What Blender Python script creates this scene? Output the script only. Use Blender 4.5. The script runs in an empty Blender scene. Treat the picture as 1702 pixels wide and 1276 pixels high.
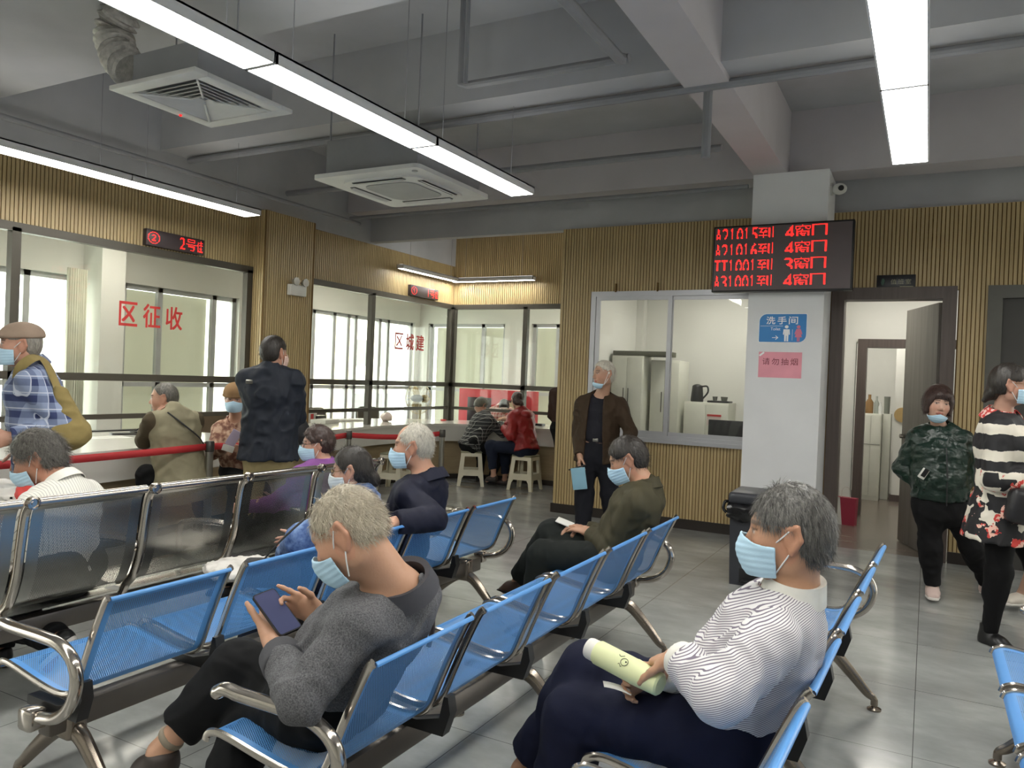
import bpy, bmesh, math, random
import numpy as np
from mathutils import Vector, Matrix, Euler
random.seed(7)
S = bpy.context.scene
COL = S.collection
# ------------------------------------------------------------------ camera
F, CX, CY, H = 1285.0, 851.0, 638.0, 1.47
YAW, PITCH, ROLL = math.radians(28.308), math.radians(-0.4455), 0.040
_f0 = np.array([-math.sin(YAW), math.cos(YAW), 0]); _r0 = np.array([math.cos(YAW), math.sin(YAW), 0]); _up = np.array([0, 0, 1.0])
CZ = _f0*math.cos(PITCH) + _up*math.sin(PITCH); _u0 = _up*math.cos(PITCH) - _f0*math.sin(PITCH)
CXV = math.cos(ROLL)*_r0 + math.sin(ROLL)*_u0; CYV = -math.sin(ROLL)*_r0 + math.cos(ROLL)*_u0
cam = bpy.data.cameras.new('camera'); cam_o = bpy.data.objects.new('camera', cam); COL.objects.link(cam_o)
cam.sensor_width = 36; cam.lens = F*36/1702; cam.clip_end = 200; cam.clip_start = 0.05
M = Matrix.Identity(4)
for i in range(3):
    M[i][0] = CXV[i]; M[i][1] = CYV[i]; M[i][2] = -CZ[i]
M[2][3] = H
cam_o.matrix_world = M
S.camera = cam_o
# ------------------------------------------------------------------ sky, exposure
W = bpy.data.worlds.new('sky'); S.world = W; W.use_nodes = True
_bg = W.node_tree.nodes['Background']; _bg.inputs[0].default_value = (1.0, 1.0, 0.93, 1); _bg.inputs[1].default_value = 3.6
S.view_settings.view_transform = 'Standard'; S.view_settings.look = 'None'; S.view_settings.gamma = 1.0
S.view_settings.exposure = 0.92; S.view_settings.use_curve_mapping = False
LAMP = 15.0      # emission of the ceiling light panels
# ------------------------------------------------------------------ pixel -> place
def ray(px, py): return CXV*(px-CX)/F + CYV*(CY-py)/F + CZ
def at(px, py, x=None, y=None, z=None, d=None):
    r = ray(px, py); o = np.array([0, 0, H])
    t = x/r[0] if x is not None else y/r[1] if y is not None else (z-H)/r[2] if z is not None else d
    return Vector(o + r*t)
# ------------------------------------------------------------------ materials
def srgb(c):
    if isinstance(c, str): c = [int(c[i:i+2], 16)/255 for i in (0, 2, 4)]
    return tuple(((v/12.92) if v <= 0.04045 else ((v+0.055)/1.055)**2.4) for v in c) + (1,)
class NT:
    def __init__(s, name):
        s.m = bpy.data.materials.new(name); s.m.use_nodes = True; s.t = s.m.node_tree
        s.b = s.t.nodes['Principled BSDF']; s.out = s.t.nodes['Material Output']
    def n(s, typ, **kw):
        x = s.t.nodes.new(typ)
        for k, v in kw.items():
            if k.startswith('i_'):
                k = k[2:]; k = int(k) if k.isdigit() else k.replace('_', ' '); x.inputs[k].default_value = v
            else: setattr(x, k, v)
        return x
    def l(s, a, b): s.t.links.new(a, b)
    def math(s, op, a, b=None, c=None):
        x = s.n('ShaderNodeMath', operation=op)
        for i, v in enumerate((a, b, c)):
            if v is None: continue
            if isinstance(v, (int, float)): x.inputs[i].default_value = v
            else: s.l(v, x.inputs[i])
        return x.outputs[0]
    def mix(s, fac, a, b):
        x = s.n('ShaderNodeMix', data_type='RGBA')
        for i, v in ((0, fac), (6, a), (7, b)):
            if isinstance(v, (int, float, tuple)): x.inputs[i].default_value = v
            else: s.l(v, x.inputs[i])
        return x.outputs[2]
    def coord(s, kind='Object'): return s.n('ShaderNodeTexCoord').outputs[kind]
    def noise(s, scale=5, detail=3, vec=None, rough=0.5, out='Fac'):
        x = s.n('ShaderNodeTexNoise'); x.inputs['Scale'].default_value = scale; x.inputs['Detail'].default_value = detail; x.inputs['Roughness'].default_value = rough
        s.l(vec if vec is not None else s.coord(), x.inputs['Vector']); return x.outputs[out]
    def ramp(s, fac, *stops):
        x = s.n('ShaderNodeValToRGB'); e = x.color_ramp.elements
        while len(e) < len(stops): e.new(0.5)
        for i, (p, c) in enumerate(stops): e[i].position = p; e[i].color = c
        s.l(fac, x.inputs[0]); return x.outputs[0]
    def bump(s, h, strength=0.3, dist=0.01):
        x = s.n('ShaderNodeBump'); x.inputs['Strength'].default_value = strength; x.inputs['Distance'].default_value = dist
        s.l(h, x.inputs['Height']); s.l(x.outputs[0], s.b.inputs['Normal'])
    def set(s, **kw):
        for k, v in kw.items():
            k = k.replace('_', ' ')
            if isinstance(v, (int, float, tuple)): s.b.inputs[k].default_value = v
            else: s.l(v, s.b.inputs[k])
        return s
MATS = {}
def mat(name, col, rough=0.5, metal=0.0, var=0.06, scale=6, bump=0.0, bscale=60, spec=0.5, emit=None, estr=1.0):
    """plain material with a little procedural variation of its colour"""
    if name in MATS: return MATS[name]
    t = NT(name); c = srgb(col)
    if var > 0:
        a = tuple(max(0, v*(1-var)) for v in c[:3]) + (1,); b = tuple(min(1, v*(1+var)) for v in c[:3]) + (1,)
        t.l(t.ramp(t.noise(scale, 4), (0.3, a), (0.7, b)), t.b.inputs['Base Color'])
    else: t.b.inputs['Base Color'].default_value = c
    t.set(Roughness=rough, Metallic=metal); t.b.inputs['Specular IOR Level'].default_value = spec
    if bump: t.bump(t.noise(bscale, 5), bump, 0.004)
    if emit: t.b.inputs['Emission Color'].default_value = srgb(emit); t.b.inputs['Emission Strength'].default_value = estr
    MATS[name] = t.m; return t.m
def glass_mat(name, tint=(0.93, 0.96, 0.95, 1), refl=1.0):
    t = NT(name); t.t.nodes.remove(t.b)
    tr = t.n('ShaderNodeBsdfTransparent'); tr.inputs[0].default_value = tint
    gl = t.n('ShaderNodeBsdfGlossy'); gl.inputs['Roughness'].default_value = 0.02
    fr = t.n('ShaderNodeFresnel'); fr.inputs[0].default_value = 1.5
    geo = t.n('ShaderNodeNewGeometry'); front = t.math('SUBTRACT', 1.0, geo.outputs['Backfacing'])
    mx = t.n('ShaderNodeMixShader'); t.l(t.math('MULTIPLY', t.math('MULTIPLY', fr.outputs[0], refl), front), mx.inputs[0]); t.l(tr.outputs[0], mx.inputs[1]); t.l(gl.outputs[0], mx.inputs[2])
    t.l(mx.outputs[0], t.out.inputs[0]); MATS[name] = t.m; return t.m
def perforated(name, col, rough, metal, hole=0.0026, pitch=0.0085):
    """sheet steel with a staggered grid of round holes; u along the bench, v along the profile (stored in the UV map)"""
    t = NT(name); t.set(Base_Color=srgb(col), Roughness=rough, Metallic=metal)
    uv = t.n('ShaderNodeUVMap'); sp = t.n('ShaderNodeSeparateXYZ'); t.l(uv.outputs[0], sp.inputs[0])
    row = t.math('FLOOR', t.math('DIVIDE', sp.outputs[1], pitch*0.87))
    u = t.math('ADD', t.math('DIVIDE', sp.outputs[0], pitch), t.math('MULTIPLY', row, 0.5))
    fu = t.math('SUBTRACT', t.math('FRACT', u), 0.5); fv = t.math('SUBTRACT', t.math('FRACT', t.math('DIVIDE', sp.outputs[1], pitch*0.87)), 0.5)
    fv = t.math('MULTIPLY', fv, 0.87)
    r = t.math('SQRT', t.math('ADD', t.math('MULTIPLY', fu, fu), t.math('MULTIPLY', fv, fv)))
    inh = t.math('LESS_THAN', r, hole/pitch)
    # margins without holes: the mask is stored as a third UV-like attribute
    at_ = t.n('ShaderNodeAttribute', attribute_name='mask'); inh = t.math('MULTIPLY', inh, t.math('GREATER_THAN', at_.outputs['Fac'], 0.5))
    tr = t.n('ShaderNodeBsdfTransparent'); mx = t.n('ShaderNodeMixShader')
    t.l(inh, mx.inputs[0]); t.l(t.b.outputs[0], mx.inputs[1]); t.l(tr.outputs[0], mx.inputs[2]); t.l(mx.outputs[0], t.out.inputs[0])
    MATS[name] = t.m; return t.m
# ------------------------------------------------------------------ mesh building
class MB:
    """collects shapes and links them as ONE mesh object"""
    def __init__(s): s.bm = bmesh.new()
    def box(s, c, size, rot=None, bev=0.0, seg=2):
        r = bmesh.ops.create_cube(s.bm, size=1.0); vs = r['verts']
        bmesh.ops.scale(s.bm, vec=size, verts=vs)
        if bev > 0:
            es = list({e for v in vs for e in v.link_edges})
            rb = bmesh.ops.bevel(s.bm, geom=es, offset=min(bev, min(size)*0.49), segments=seg, profile=0.5, affect='EDGES'); vs = list({v for f in rb['faces'] for v in f.verts} | {v for v in vs if v.is_valid})
        if rot is not None: bmesh.ops.rotate(s.bm, cent=(0, 0, 0), matrix=Euler(rot).to_matrix(), verts=vs)
        bmesh.ops.translate(s.bm, vec=c, verts=vs); return s
    def bx(s, a, b, bev=0.0):
        c = [(a[i]+b[i])/2 for i in range(3)]; return s.box(c, [abs(b[i]-a[i]) for i in range(3)], None, bev)
    def tube(s, pts, r, seg=10, cap=True, flat=None):
        """swept tube; r a number or list; flat=(sx, sy) squashes the section"""
        pts = [Vector(p) for p in pts]; n = len(pts); rr = r if isinstance(r, (list, tuple)) else [r]*n
        rings = []; up = None
        for i, p in enumerate(pts):
            t = (pts[min(i+1, n-1)] - pts[max(i-1, 0)]).normalized()
            if up is None: up = Vector((0, 0, 1)) if abs(t.z) < 0.9 else Vector((1, 0, 0))
            a = t.cross(up);
            if a.length < 1e-6: a = t.orthogonal()
            a.normalize(); b = a.cross(t).normalized(); up = b
            fx, fy = flat if flat else (1, 1)
            rings.append([s.bm.verts.new(p + a*math.cos(2*math.pi*k/seg)*rr[i]*fx + b*math.sin(2*math.pi*k/seg)*rr[i]*fy) for k in range(seg)])
        for i in range(n-1):
            for k in range(seg):
                s.bm.faces.new((rings[i][k], rings[i][(k+1) % seg], rings[i+1][(k+1) % seg], rings[i+1][k]))
        if cap: s.bm.faces.new(rings[0][::-1]); s.bm.faces.new(rings[-1])
        return s
    def lathe(s, prof, c=(0, 0, 0), seg=24, axis='z', rot=None):
        rings = []
        R_ = Euler(rot).to_matrix() if rot else Matrix.Identity(3)
        for (r, z) in prof:
            rings.append([s.bm.verts.new(R_ @ Vector((r*math.cos(2*math.pi*k/seg), r*math.sin(2*math.pi*k/seg), z)) + Vector(c)) for k in range(seg)])
        for i in range(len(rings)-1):
            for k in range(seg): s.bm.faces.new((rings[i][k], rings[i][(k+1) % seg], rings[i+1][(k+1) % seg], rings[i+1][k]))
        if prof[0][0] > 1e-6: s.bm.faces.new(rings[0][::-1])
        if prof[-1][0] > 1e-6: s.bm.faces.new(rings[-1])
        return s
    def prism(s, poly, origin, u, v, w, depth):
        """polygon in the (u, v) plane pushed along w by depth"""
        o, u, v, w = Vector(origin), Vector(u), Vector(v), Vector(w)
        a = [s.bm.verts.new(o + u*x + v*y) for x, y in poly]; b = [s.bm.verts.new(o + u*x + v*y + w*depth) for x, y in poly]
        n = len(poly)
        s.bm.faces.new(a[::-1]); s.bm.faces.new(b)
        for i in range(n): s.bm.faces.new((a[i], a[(i+1) % n], b[(i+1) % n], b[i]))
        return s
    def ball(s, c, r, scale=(1, 1, 1), rot=None, seg=20, rings=12):
        q = bmesh.ops.create_uvsphere(s.bm, u_segments=seg, v_segments=rings, radius=r); vs = q['verts']
        bmesh.ops.scale(s.bm, vec=scale, verts=vs)
        if rot: bmesh.ops.rotate(s.bm, cent=(0, 0, 0), matrix=Euler(rot).to_matrix(), verts=vs)
        bmesh.ops.translate(s.bm, vec=c, verts=vs); return s
    def sheet(s, rows):
        """grid of points -> quads"""
        g = [[s.bm.verts.new(p) for p in r] for r in rows]
        for i in range(len(g)-1):
            for j in range(len(g[0])-1): s.bm.faces.new((g[i][j], g[i][j+1], g[i+1][j+1], g[i+1][j]))
        return s
    def mesh(s, name, m, angle=35):
        bmesh.ops.recalc_face_normals(s.bm, faces=s.bm.faces)
        me = bpy.data.meshes.new(name); s.bm.to_mesh(me); s.bm.free()
        for p in me.polygons: p.use_smooth = True
        try: me.set_sharp_from_angle(angle=math.radians(angle))
        except Exception: pass
        for q in (m if isinstance(m, (list, tuple)) else [m]): me.materials.append(q)
        return me
    def build(s, name, m, parent=None, loc=None, rz=0.0, rot=None, angle=35):
        return link(name, s.mesh(name, m, angle), parent, loc, rz, rot)
def link(name, me, parent=None, loc=None, rz=0.0, rot=None):
    o = bpy.data.objects.new(name, me); COL.objects.link(o)
    if parent is not None: o.parent = parent
    if loc is not None: o.location = loc
    if rot is not None: o.rotation_euler = rot
    elif rz: o.rotation_euler = (0, 0, rz)
    return o
def tag(o, label, cat, group=None):
    o['label'] = label; o['category'] = cat
    if group: o['group'] = group
    return o
def thing(name, label, cat, loc=(0, 0, 0), rz=0.0, group=None):
    o = bpy.data.objects.new(name, None); COL.objects.link(o); o.location = loc; o.rotation_euler = (0, 0, rz); o.empty_display_size = 0.1
    return tag(o, label, cat, group)
def struct(o): o['kind'] = 'structure'; return o
def kids(o): return [c for c in bpy.data.objects if c.parent == o]
def dup(root, loc=None, rz=None, label=None):
    """a copy of a thing with copies of its parts and sub-parts"""
    r = root.copy(); COL.objects.link(r)
    if loc is not None: r.location = loc
    if rz is not None: r.rotation_euler = (0, 0, rz)
    if label: r['label'] = label
    for ch in kids(root):
        c = ch.copy(); COL.objects.link(c); c.parent = r
        for g in kids(ch):
            d = g.copy(); COL.objects.link(d); d.parent = c
    return r
def arc(c, r, a0, a1, n, u=(1, 0, 0), v=(0, 0, 1)):
    c, u, v = Vector(c), Vector(u), Vector(v)
    return [c + u*r*math.cos(a0+(a1-a0)*i/n) + v*r*math.sin(a0+(a1-a0)*i/n) for i in range(n+1)]
def smooth_path(pts, n=6):
    """Catmull-Rom through the points"""
    P = [Vector(p) for p in pts]; P = [P[0]*2-P[1]] + P + [P[-1]*2-P[-2]]; out = []
    for i in range(1, len(P)-2):
        for k in range(n):
            t = k/n; a, b, c, d = P[i-1], P[i], P[i+1], P[i+2]
            out.append(0.5*((2*b) + (c-a)*t + (2*a-5*b+4*c-d)*t*t + (3*b-a-3*c+d)*t**3))
    out.append(P[-2]); return out
# ------------------------------------------------------------------ writing
def text_tris(s, size=1.0, bold=0.0):
    cu = bpy.data.curves.new('lettering_curve', 'FONT'); cu.body = s; cu.size = size;  cu.align_x = 'LEFT'
    o = bpy.data.objects.new('lettering_source', cu); COL.objects.link(o)
    bpy.context.view_layer.update()
    ev = o.evaluated_get(bpy.context.evaluated_depsgraph_get()); me = ev.to_mesh(); me.calc_loop_triangles()
    V = np.array([v.co[:2] for v in me.vertices]); T = np.array([t.vertices[:] for t in me.loop_triangles]); ev.to_mesh_clear()
    bpy.data.objects.remove(o); bpy.data.curves.remove(cu); return V, T
A_ = np.array
def lettering(s, origin, u, v, w, width=None, height=None, depth=0.003, m=None, parent=None, spread=None, name='lettering', bold=0.0):
    """raised letters filling a box width x height from its lower left corner"""
    if spread:
        n = len(s); V, T = [], []; k = 0
        for i, ch in enumerate(s):
            q, t = text_tris(ch, 1.0, bold); lo, hi = q.min(0), q.max(0); V.append((q-lo)/(hi-lo)*A_([spread, 1.0])+A_([i, 0])); T.append(t+k); k += len(q)
        V, T = np.concatenate(V), np.concatenate(T)
    else: V, T = text_tris(s, 1.0, bold)
    mn, mx = V.min(0), V.max(0)
    sx = (width/(mx[0]-mn[0])) if width else None; sy = (height/(mx[1]-mn[1])) if height else sx
    if sx is None: sx = sy
    P = (V-mn)*np.array([sx, sy]); o, u, v, w = Vector(origin), Vector(u), Vector(v), Vector(w)
    b = MB(); e = bold*(height or width)
    for k, (ex, ey) in enumerate(((0, 0), (e, 0), (0, e), (e, e)) if bold else ((0, 0),)):   # heavier strokes: the glyph laid down four times, a hair apart
        vs = [b.bm.verts.new(o + u*(p[0]+ex) + v*(p[1]+ey) + w*(depth+k*0.0002)) for p in P]
        for t in T:
            try: b.bm.faces.new([vs[i] for i in t])
            except ValueError: pass
    return b.build(name, m, parent)
def led_cells(chars, rows=16):
    """[(char, columns)] -> boolean dot grid, glyphs sampled on a 16-row matrix"""
    out = []
    for ch, cols in chars:
        g = np.zeros((rows, cols), bool)
        if ch == '1':
            m = cols//2-1; g[1:rows-1, m] = True; g[2:4, m-1] = True
        elif ch != ' ':
            V, T = text_tris(ch); mn, mx = V.min(0), V.max(0); sub = 4
            pad = 1
            W_, H_ = (cols-pad)*sub, (rows-2)*sub
            P = (V-mn)/(mx-mn)
            cov = np.zeros((H_, W_)); yy, xx = np.mgrid[0:H_, 0:W_]; X = (xx+0.5)/W_; Y = 1-(yy+0.5)/H_
            for t in T:
                a, b, c = P[t]; d = (b[0]-a[0])*(c[1]-a[1])-(c[0]-a[0])*(b[1]-a[1])
                if abs(d) < 1e-12: continue
                w1 = ((X-a[0])*(c[1]-a[1])-(c[0]-a[0])*(Y-a[1]))/d; w2 = ((b[0]-a[0])*(Y-a[1])-(X-a[0])*(b[1]-a[1]))/d
                cov[(w1 >= 0) & (w2 >= 0) & (w1+w2 <= 1)] = 1
            c = cov.reshape(rows-2, sub, cols-pad, sub).mean((1, 3))
            g[1:rows-1, :cols-pad] = c > 0.46
        out.append(g)
    return np.concatenate(out, 1)
def led_text(grid, origin, u, v, w, cell, m, parent, name='lettering'):
    """every lit dot a small square lens on the panel"""
    o, u, v, w = Vector(origin), Vector(u), Vector(v), Vector(w); b = MB(); r = 0.32
    R_, C_ = grid.shape
    for i in range(R_):
        for j in range(C_):
            if grid[i, j]:
                c = o + u*(j+0.5)*cell[0] + v*(R_-i-0.5)*cell[1] + w*0.002
                q = [b.bm.verts.new(c + u*cell[0]*r*math.cos(a) + v*cell[1]*r*math.sin(a)) for a in (0, 1.047, 2.094, 3.1416, 4.189, 5.236)]
                b.bm.faces.new(q)
    return b.build(name, m, parent)
# ================================================================== MATERIALS OF THE ROOM
def floor_mat():
    t = NT('polished_grey_tile'); co = t.coord()
    n1 = t.noise(1.3, 6, co, 0.6); 
    mp = t.n('ShaderNodeMapping'); mp.inputs['Scale'].default_value = (1.3, 2.4, 1); mp.inputs['Rotation'].default_value = (0, 0, 0.9); t.l(co, mp.inputs[0])
    n2 = t.noise(1.5, 8, mp.outputs[0], 0.58)
    s = t.math('ADD', t.math('MULTIPLY', n1, 0.35), t.math('MULTIPLY', n2, 0.65))
    c = t.ramp(s, (0.34, srgb('7c7d7b')), (0.5, srgb('8e908e')), (0.66, srgb('a3a5a2')))
    sp = t.n('ShaderNodeSeparateXYZ'); t.l(co, sp.inputs[0])
    def line(v, off): 
        f = t.math('FRACT', t.math('DIVIDE', t.math('ADD', v, off), 0.8)); return t.math('LESS_THAN', t.math('ABSOLUTE', t.math('SUBTRACT', f, 0.5)), 0.0022)
    g = t.math('MAXIMUM', line(sp.outputs[0], 0.40), line(sp.outputs[1], 0.05))
    c = t.mix(g, c, srgb('4c4d4c'))
    t.set(Base_Color=c, Roughness=t.math('ADD', 0.10, t.math('MULTIPLY', n1, 0.12))); t.b.inputs['Specular IOR Level'].default_value = 0.5
    return t.m
def wood_mat(name, c1, c2, rough=0.5, sc=(22, 22, 0.9)):
    t = NT(name); mp = t.n('ShaderNodeMapping'); mp.inputs['Scale'].default_value = sc; t.l(t.coord(), mp.inputs[0])
    n = t.noise(1.5, 6, mp.outputs[0], 0.6); t.set(Base_Color=t.ramp(n, (0.3, srgb(c1)), (0.7, srgb(c2))), Roughness=rough); MATS[name] = t.m; return t.m
M_FLOOR = floor_mat()
M_SLAT = wood_mat('oak_slat', 'a59066', 'bca67a', 0.42)
M_GROOVE = mat('dark_groove', '75592f', 0.8)
M_DOOR = wood_mat('grey_brown_door', '6b6660', '7f7a73', 0.5)
M_DFRAME = wood_mat('dark_door_frame', '4a403c', '5a4f4a', 0.45)
M_CEIL = mat('dark_grey_ceiling_paint', 'acadb0', 0.8, var=0.08, scale=2)
M_BEAM = mat('grey_beam_paint', 'b8b4b7', 0.8, var=0.05, scale=2)
M_PIPE = mat('grey_pipe_paint', '85868a', 0.7)
M_WHITE = mat('white_wall_paint', 'dcdcd6', 0.7, var=0.03, scale=2)
M_COLUMN = mat('white_column_paint', 'dddee0', 0.65, var=0.03, scale=3)
M_BRONZE = mat('dark_bronze_aluminium', '4b473f', 0.4, 0.3)
M_ALU = mat('satin_aluminium', 'b4b5ba', 0.35, 0.5, var=0.03)
M_GREYALU = mat('grey_window_frame', 'b6b8ba', 0.45, 0.0)
M_KICK = mat('dark_skirting', '2a2420', 0.4)
M_WOODFLOOR = wood_mat('grey_wood_floor', '5e564d', '7a7067', 0.25, (1.2, 9, 1))
M_GLASS = glass_mat('clear_glass', (0.96, 0.965, 0.955, 1), 1.0)
M_OGLASS = glass_mat('outer_glass', (0.95, 0.98, 0.96, 1), 0.6)
M_LAMP = mat('lit_diffuser', 'ffffff', 0.5, var=0, emit='fffdf6', estr=LAMP)
M_UPL = mat('added_uplight', 'ffffff', 0.5, var=0, emit='fffdf6', estr=1.3)  # glow added on top of the panels to brighten the ceiling
M_PLASTIC = mat('white_plastic', 'd6d6d0', 0.4)
M_BLACK = mat('black_plastic', '18181a', 0.4)
M_STEEL = mat('brushed_steel', '9a9890', 0.3, 0.9, var=0.04)
M_RED = mat('bright_red', 'c02a2c', 0.5)
# ================================================================== ROOM SHELL
def quad_box(name, a, b, m, parent=None, bev=0): return struct(MB().bx(a, b, bev).build(name, m, parent)) if parent is None else MB().bx(a, b, bev).build(name, m, parent)
YB, XL, YN = 7.82, -6.40, 9.90        # back wall, glazed wall of the offices, end of the nook
quad_box('floor', (-9.2, -3.2, -0.12), (4.6, 7.9, 0), M_FLOOR)
struct(MB().bx((-9.2, 7.9, -0.12), (-3.63, 13, 0)).build('floor', M_FLOOR))
struct(MB().bx((-3.63, 7.9, -0.12), (4.6, 14.5, 0.0)).build('floor', M_WOODFLOOR))
quad_box('ceiling', (-6.6, -3.2, 4.0), (4.6, 10.1, 4.12), M_CEIL)
quad_box('wall_right', (4.5, -3.2, 0), (4.62, 7.9, 4), M_WHITE)
quad_box('wall_rear', (-9.2, -3.3, 0), (4.6, -3.2, 4), M_WHITE)
def slat_wall(name, o, u, L, z0, z1, n, holes=(), pitch=0.0325, wd=0.0245, dp=0.010):
    """timber slats on a dark board; holes are (u0, u1, za, zb)"""
    o, u, n = Vector(o), Vector(u), Vector(n); b = MB(); w = Vector((0, 0, 1)); k = 0
    def seg(u0, u1, ranges, d0, d1):
        for a, c in ranges:
            if c-a > 0.01: b.prism([(u0, a), (u1, a), (u1, c), (u0, c)], o + n*d0, u, w, n, d1-d0)
    def free(um):
        r = [(z0, z1)]
        for (h0, h1, za, zb) in holes:
            if h0 < um < h1:
                q = []
                for a, c in r:
                    if za > a: q.append((a, min(c, za)))
                    if zb < c: q.append((max(a, zb), c))
                r = q
        return r
    for i in range(int(L/pitch)):
        seg(i*pitch+0.004, i*pitch+0.004+wd, free((i+0.5)*pitch), 0.0, dp)
    for f in b.bm.faces: f.material_index = 0
    nb = len(b.bm.faces)
    cuts = sorted({0.0, L} | {h for hh in holes for h in hh[:2] if 0 < h < L})
    for a, c in zip(cuts[:-1], cuts[1:]): seg(a, c, free((a+c)/2), -0.05, 0.0)
    b.bm.faces.ensure_lookup_table()
    for f in list(b.bm.faces)[nb:]: f.material_index = 1
    ob = b.build(name, [M_SLAT, M_GROOVE]); return struct(ob)
# back wall with the service window and two doors
X0 = -3.63
slat_wall('wall_back', (X0, YB, 0), (1, 0, 0), 6.4, 0.10, 3.14, (0, -1, 0), [(-3.25-X0, -1.0-X0, 0.90, 2.42), (-0.83-X0, 0.20-X0, 0, 2.40), (0.42-X0, 1.5-X0, 0, 2.40)])
slat_wall('wall_back_corner', (X0, YB, 0), (0, 1, 0), 2.1, 0.10, 3.14, (-1, 0, 0))
quad_box('trim_soffit', (-6.4, 7.86, 3.14), (4.5, 7.98, 4.0), M_CEIL)
quad_box('baseboard_back', (X0-0.02, YB-0.025, 0), (-0.83, YB+0.02, 0.10), M_KICK)
struct(MB().bx((0.20, YB-0.025, 0), (0.42, YB+0.02, 0.10)).build('baseboard_back', M_KICK))
struct(MB().bx((X0-0.025, YB-0.02, 0), (X0+0.02, YN, 0.10)).build('baseboard_corner', M_KICK))
# left wall: slats above the glazing, a boxed pier between the two offices
slat_wall('wall_left', (XL, -1, 0), (0, 1, 0), 6.95, 2.52, 3.12, (1, 0, 0))
slat_wall('wall_left_nook', (XL, 6.66, 0), (0, 1, 0), 3.26, 2.52, 3.12, (1, 0, 0))
slat_wall('wall_pier', (-6.22, 5.93, 0), (0, 1, 0), 0.74, 0, 3.14, (1, 0, 0))
slat_wall('wall_pier_near', (-6.48, 5.93, 0), (1, 0, 0), 0.27, 0, 3.14, (0, -1, 0))
slat_wall('wall_pier_far', (-6.48, 6.67, 0), (1, 0, 0), 0.27, 0, 3.14, (0, 1, 0))
quad_box('trim_dark_bulkhead', (-6.62, -3, 3.12), (-6.38, 10.0, 4.0), M_CEIL)
slat_wall('wall_nook', (XL-0.02, YN, 0), (1, 0, 0), 2.8, 2.52, 3.6, (0, -1, 0))
quad_box('trim_nook_top', (-6.6, YN, 3.6), (-3.6, YN+0.1, 4.0), M_CEIL)
# white column in front of the back wall and the beams above
quad_box('wall_column', (-1.49, 7.28, 0), (-0.84, 7.80, 3.42), M_COLUMN)
quad_box('ceiling_beam_over_column', (-1.49, -3.0, 3.42), (-1.20, 7.42, 4.0), M_BEAM)
quad_box('ceiling_beam_cross', (-6.4, 7.40, 3.42), (4.5, 7.74, 4.0), M_BEAM)
quad_box('ceiling_beam_middle', (-6.4, 4.76, 3.46), (4.5, 5.05, 4.0), M_CEIL)
quad_box('ceiling_beam_front', (-6.4, 2.35, 3.42), (-1.5, 3.27, 4.0), M_CEIL)
# ------------------------------------------------------------------ service window in the back wall
def frame_rect(b, o, u, x0, x1, z0, z1, n, w, d, off=0.0):
    o, u, n = Vector(o), Vector(u), Vector(n); z = Vector((0, 0, 1))
    for (a, c, e, f) in ((x0, x1, z0, z0+w), (x0, x1, z1-w, z1), (x0, x0+w, z0+w, z1-w), (x1-w, x1, z0+w, z1-w)):
        b.prism([(a, e), (c, e), (c, f), (a, f)], o + n*off, u, z, n, d)
    return b
UX, NY = (1, 0, 0), (0, -1, 0)
win = struct(bpy.data.objects.new('window_1', None)); COL.objects.link(win)
b = MB(); frame_rect(b, (0, YB, 0), UX, -3.26, -0.98, 0.88, 2.44, NY, 0.055, 0.05, -0.02)
b.bx((-3.30, YB-0.07, 0.86), (-1.0, YB+0.06, 0.90))
b.build('window_frame', M_ALU, win)
for nm, x0, x1, dy in (('sash', -3.20, -2.36, 0.012), ('sash', -2.40, -1.02, -0.012)):
    b = MB(); frame_rect(b, (0, YB, 0), UX, x0, x1, 0.93, 2.39, NY, 0.045, 0.022, dy-0.012); s_ = b.build(nm, M_ALU, win)
    MB().bx((x0+0.04, YB-dy-0.002, 0.97), (x1-0.04, YB-dy+0.002, 2.35)).build('pane', M_GLASS, s_)
for k, px in enumerate((-2.98, -2.52, -1.95)):   # small hooks over the frame
    MB().bx((px-0.006, YB-0.05, 2.43), (px+0.006, YB-0.02, 2.52)).build('hook', M_GROOVE, win)
# ------------------------------------------------------------------ doors in the back wall
def door_frame(b, x0, x1, zt, y, w=0.10, d=0.16):
    b.bx((x0-w, y-0.035, 0), (x0, y+d, zt+w)); b.bx((x1, y-0.035, 0), (x1+w, y+d, zt+w)); b.bx((x0, y-0.035, zt), (x1, y+d, zt+w)); return b
d1 = struct(bpy.data.objects.new('door_1', None)); COL.objects.link(d1)
door_frame(MB(), -0.72, 0.08, 2.32, YB, 0.11).build('door_frame', M_DFRAME, d1)
lf = MB().bx((-0.80, -0.022, 0.01), (0, 0.022, 2.30), 0.003).build('door_leaf', M_DOOR, d1, (0.075, YB+0.10, 0), 0)
lf.rotation_euler = (0, 0, math.radians(-70))
h = MB(); h.lathe([(0.02, -0.005), (0.022, 0.0), (0.022, 0.045)], (-0.72, -0.02, 1.05), 14, rot=(math.pi/2, 0, 0)); h.tube([(-0.72, -0.065, 1.05), (-0.62, -0.065, 1.05)], 0.008)
h.build('door_handle', M_STEEL, lf)
d2 = struct(bpy.data.objects.new('door_2', None)); COL.objects.link(d2)
door_frame(MB(), 0.53, 1.35, 2.32, YB, 0.11).build('door_frame', mat('grey_metal_frame', '55544f', 0.5), d2)
MB().bx((0.53, YB+0.02, 0.01), (1.35, YB+0.06, 2.32)).build('door_leaf', mat('dark_grey_door', '3b3a37', 0.5), d2)
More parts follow.
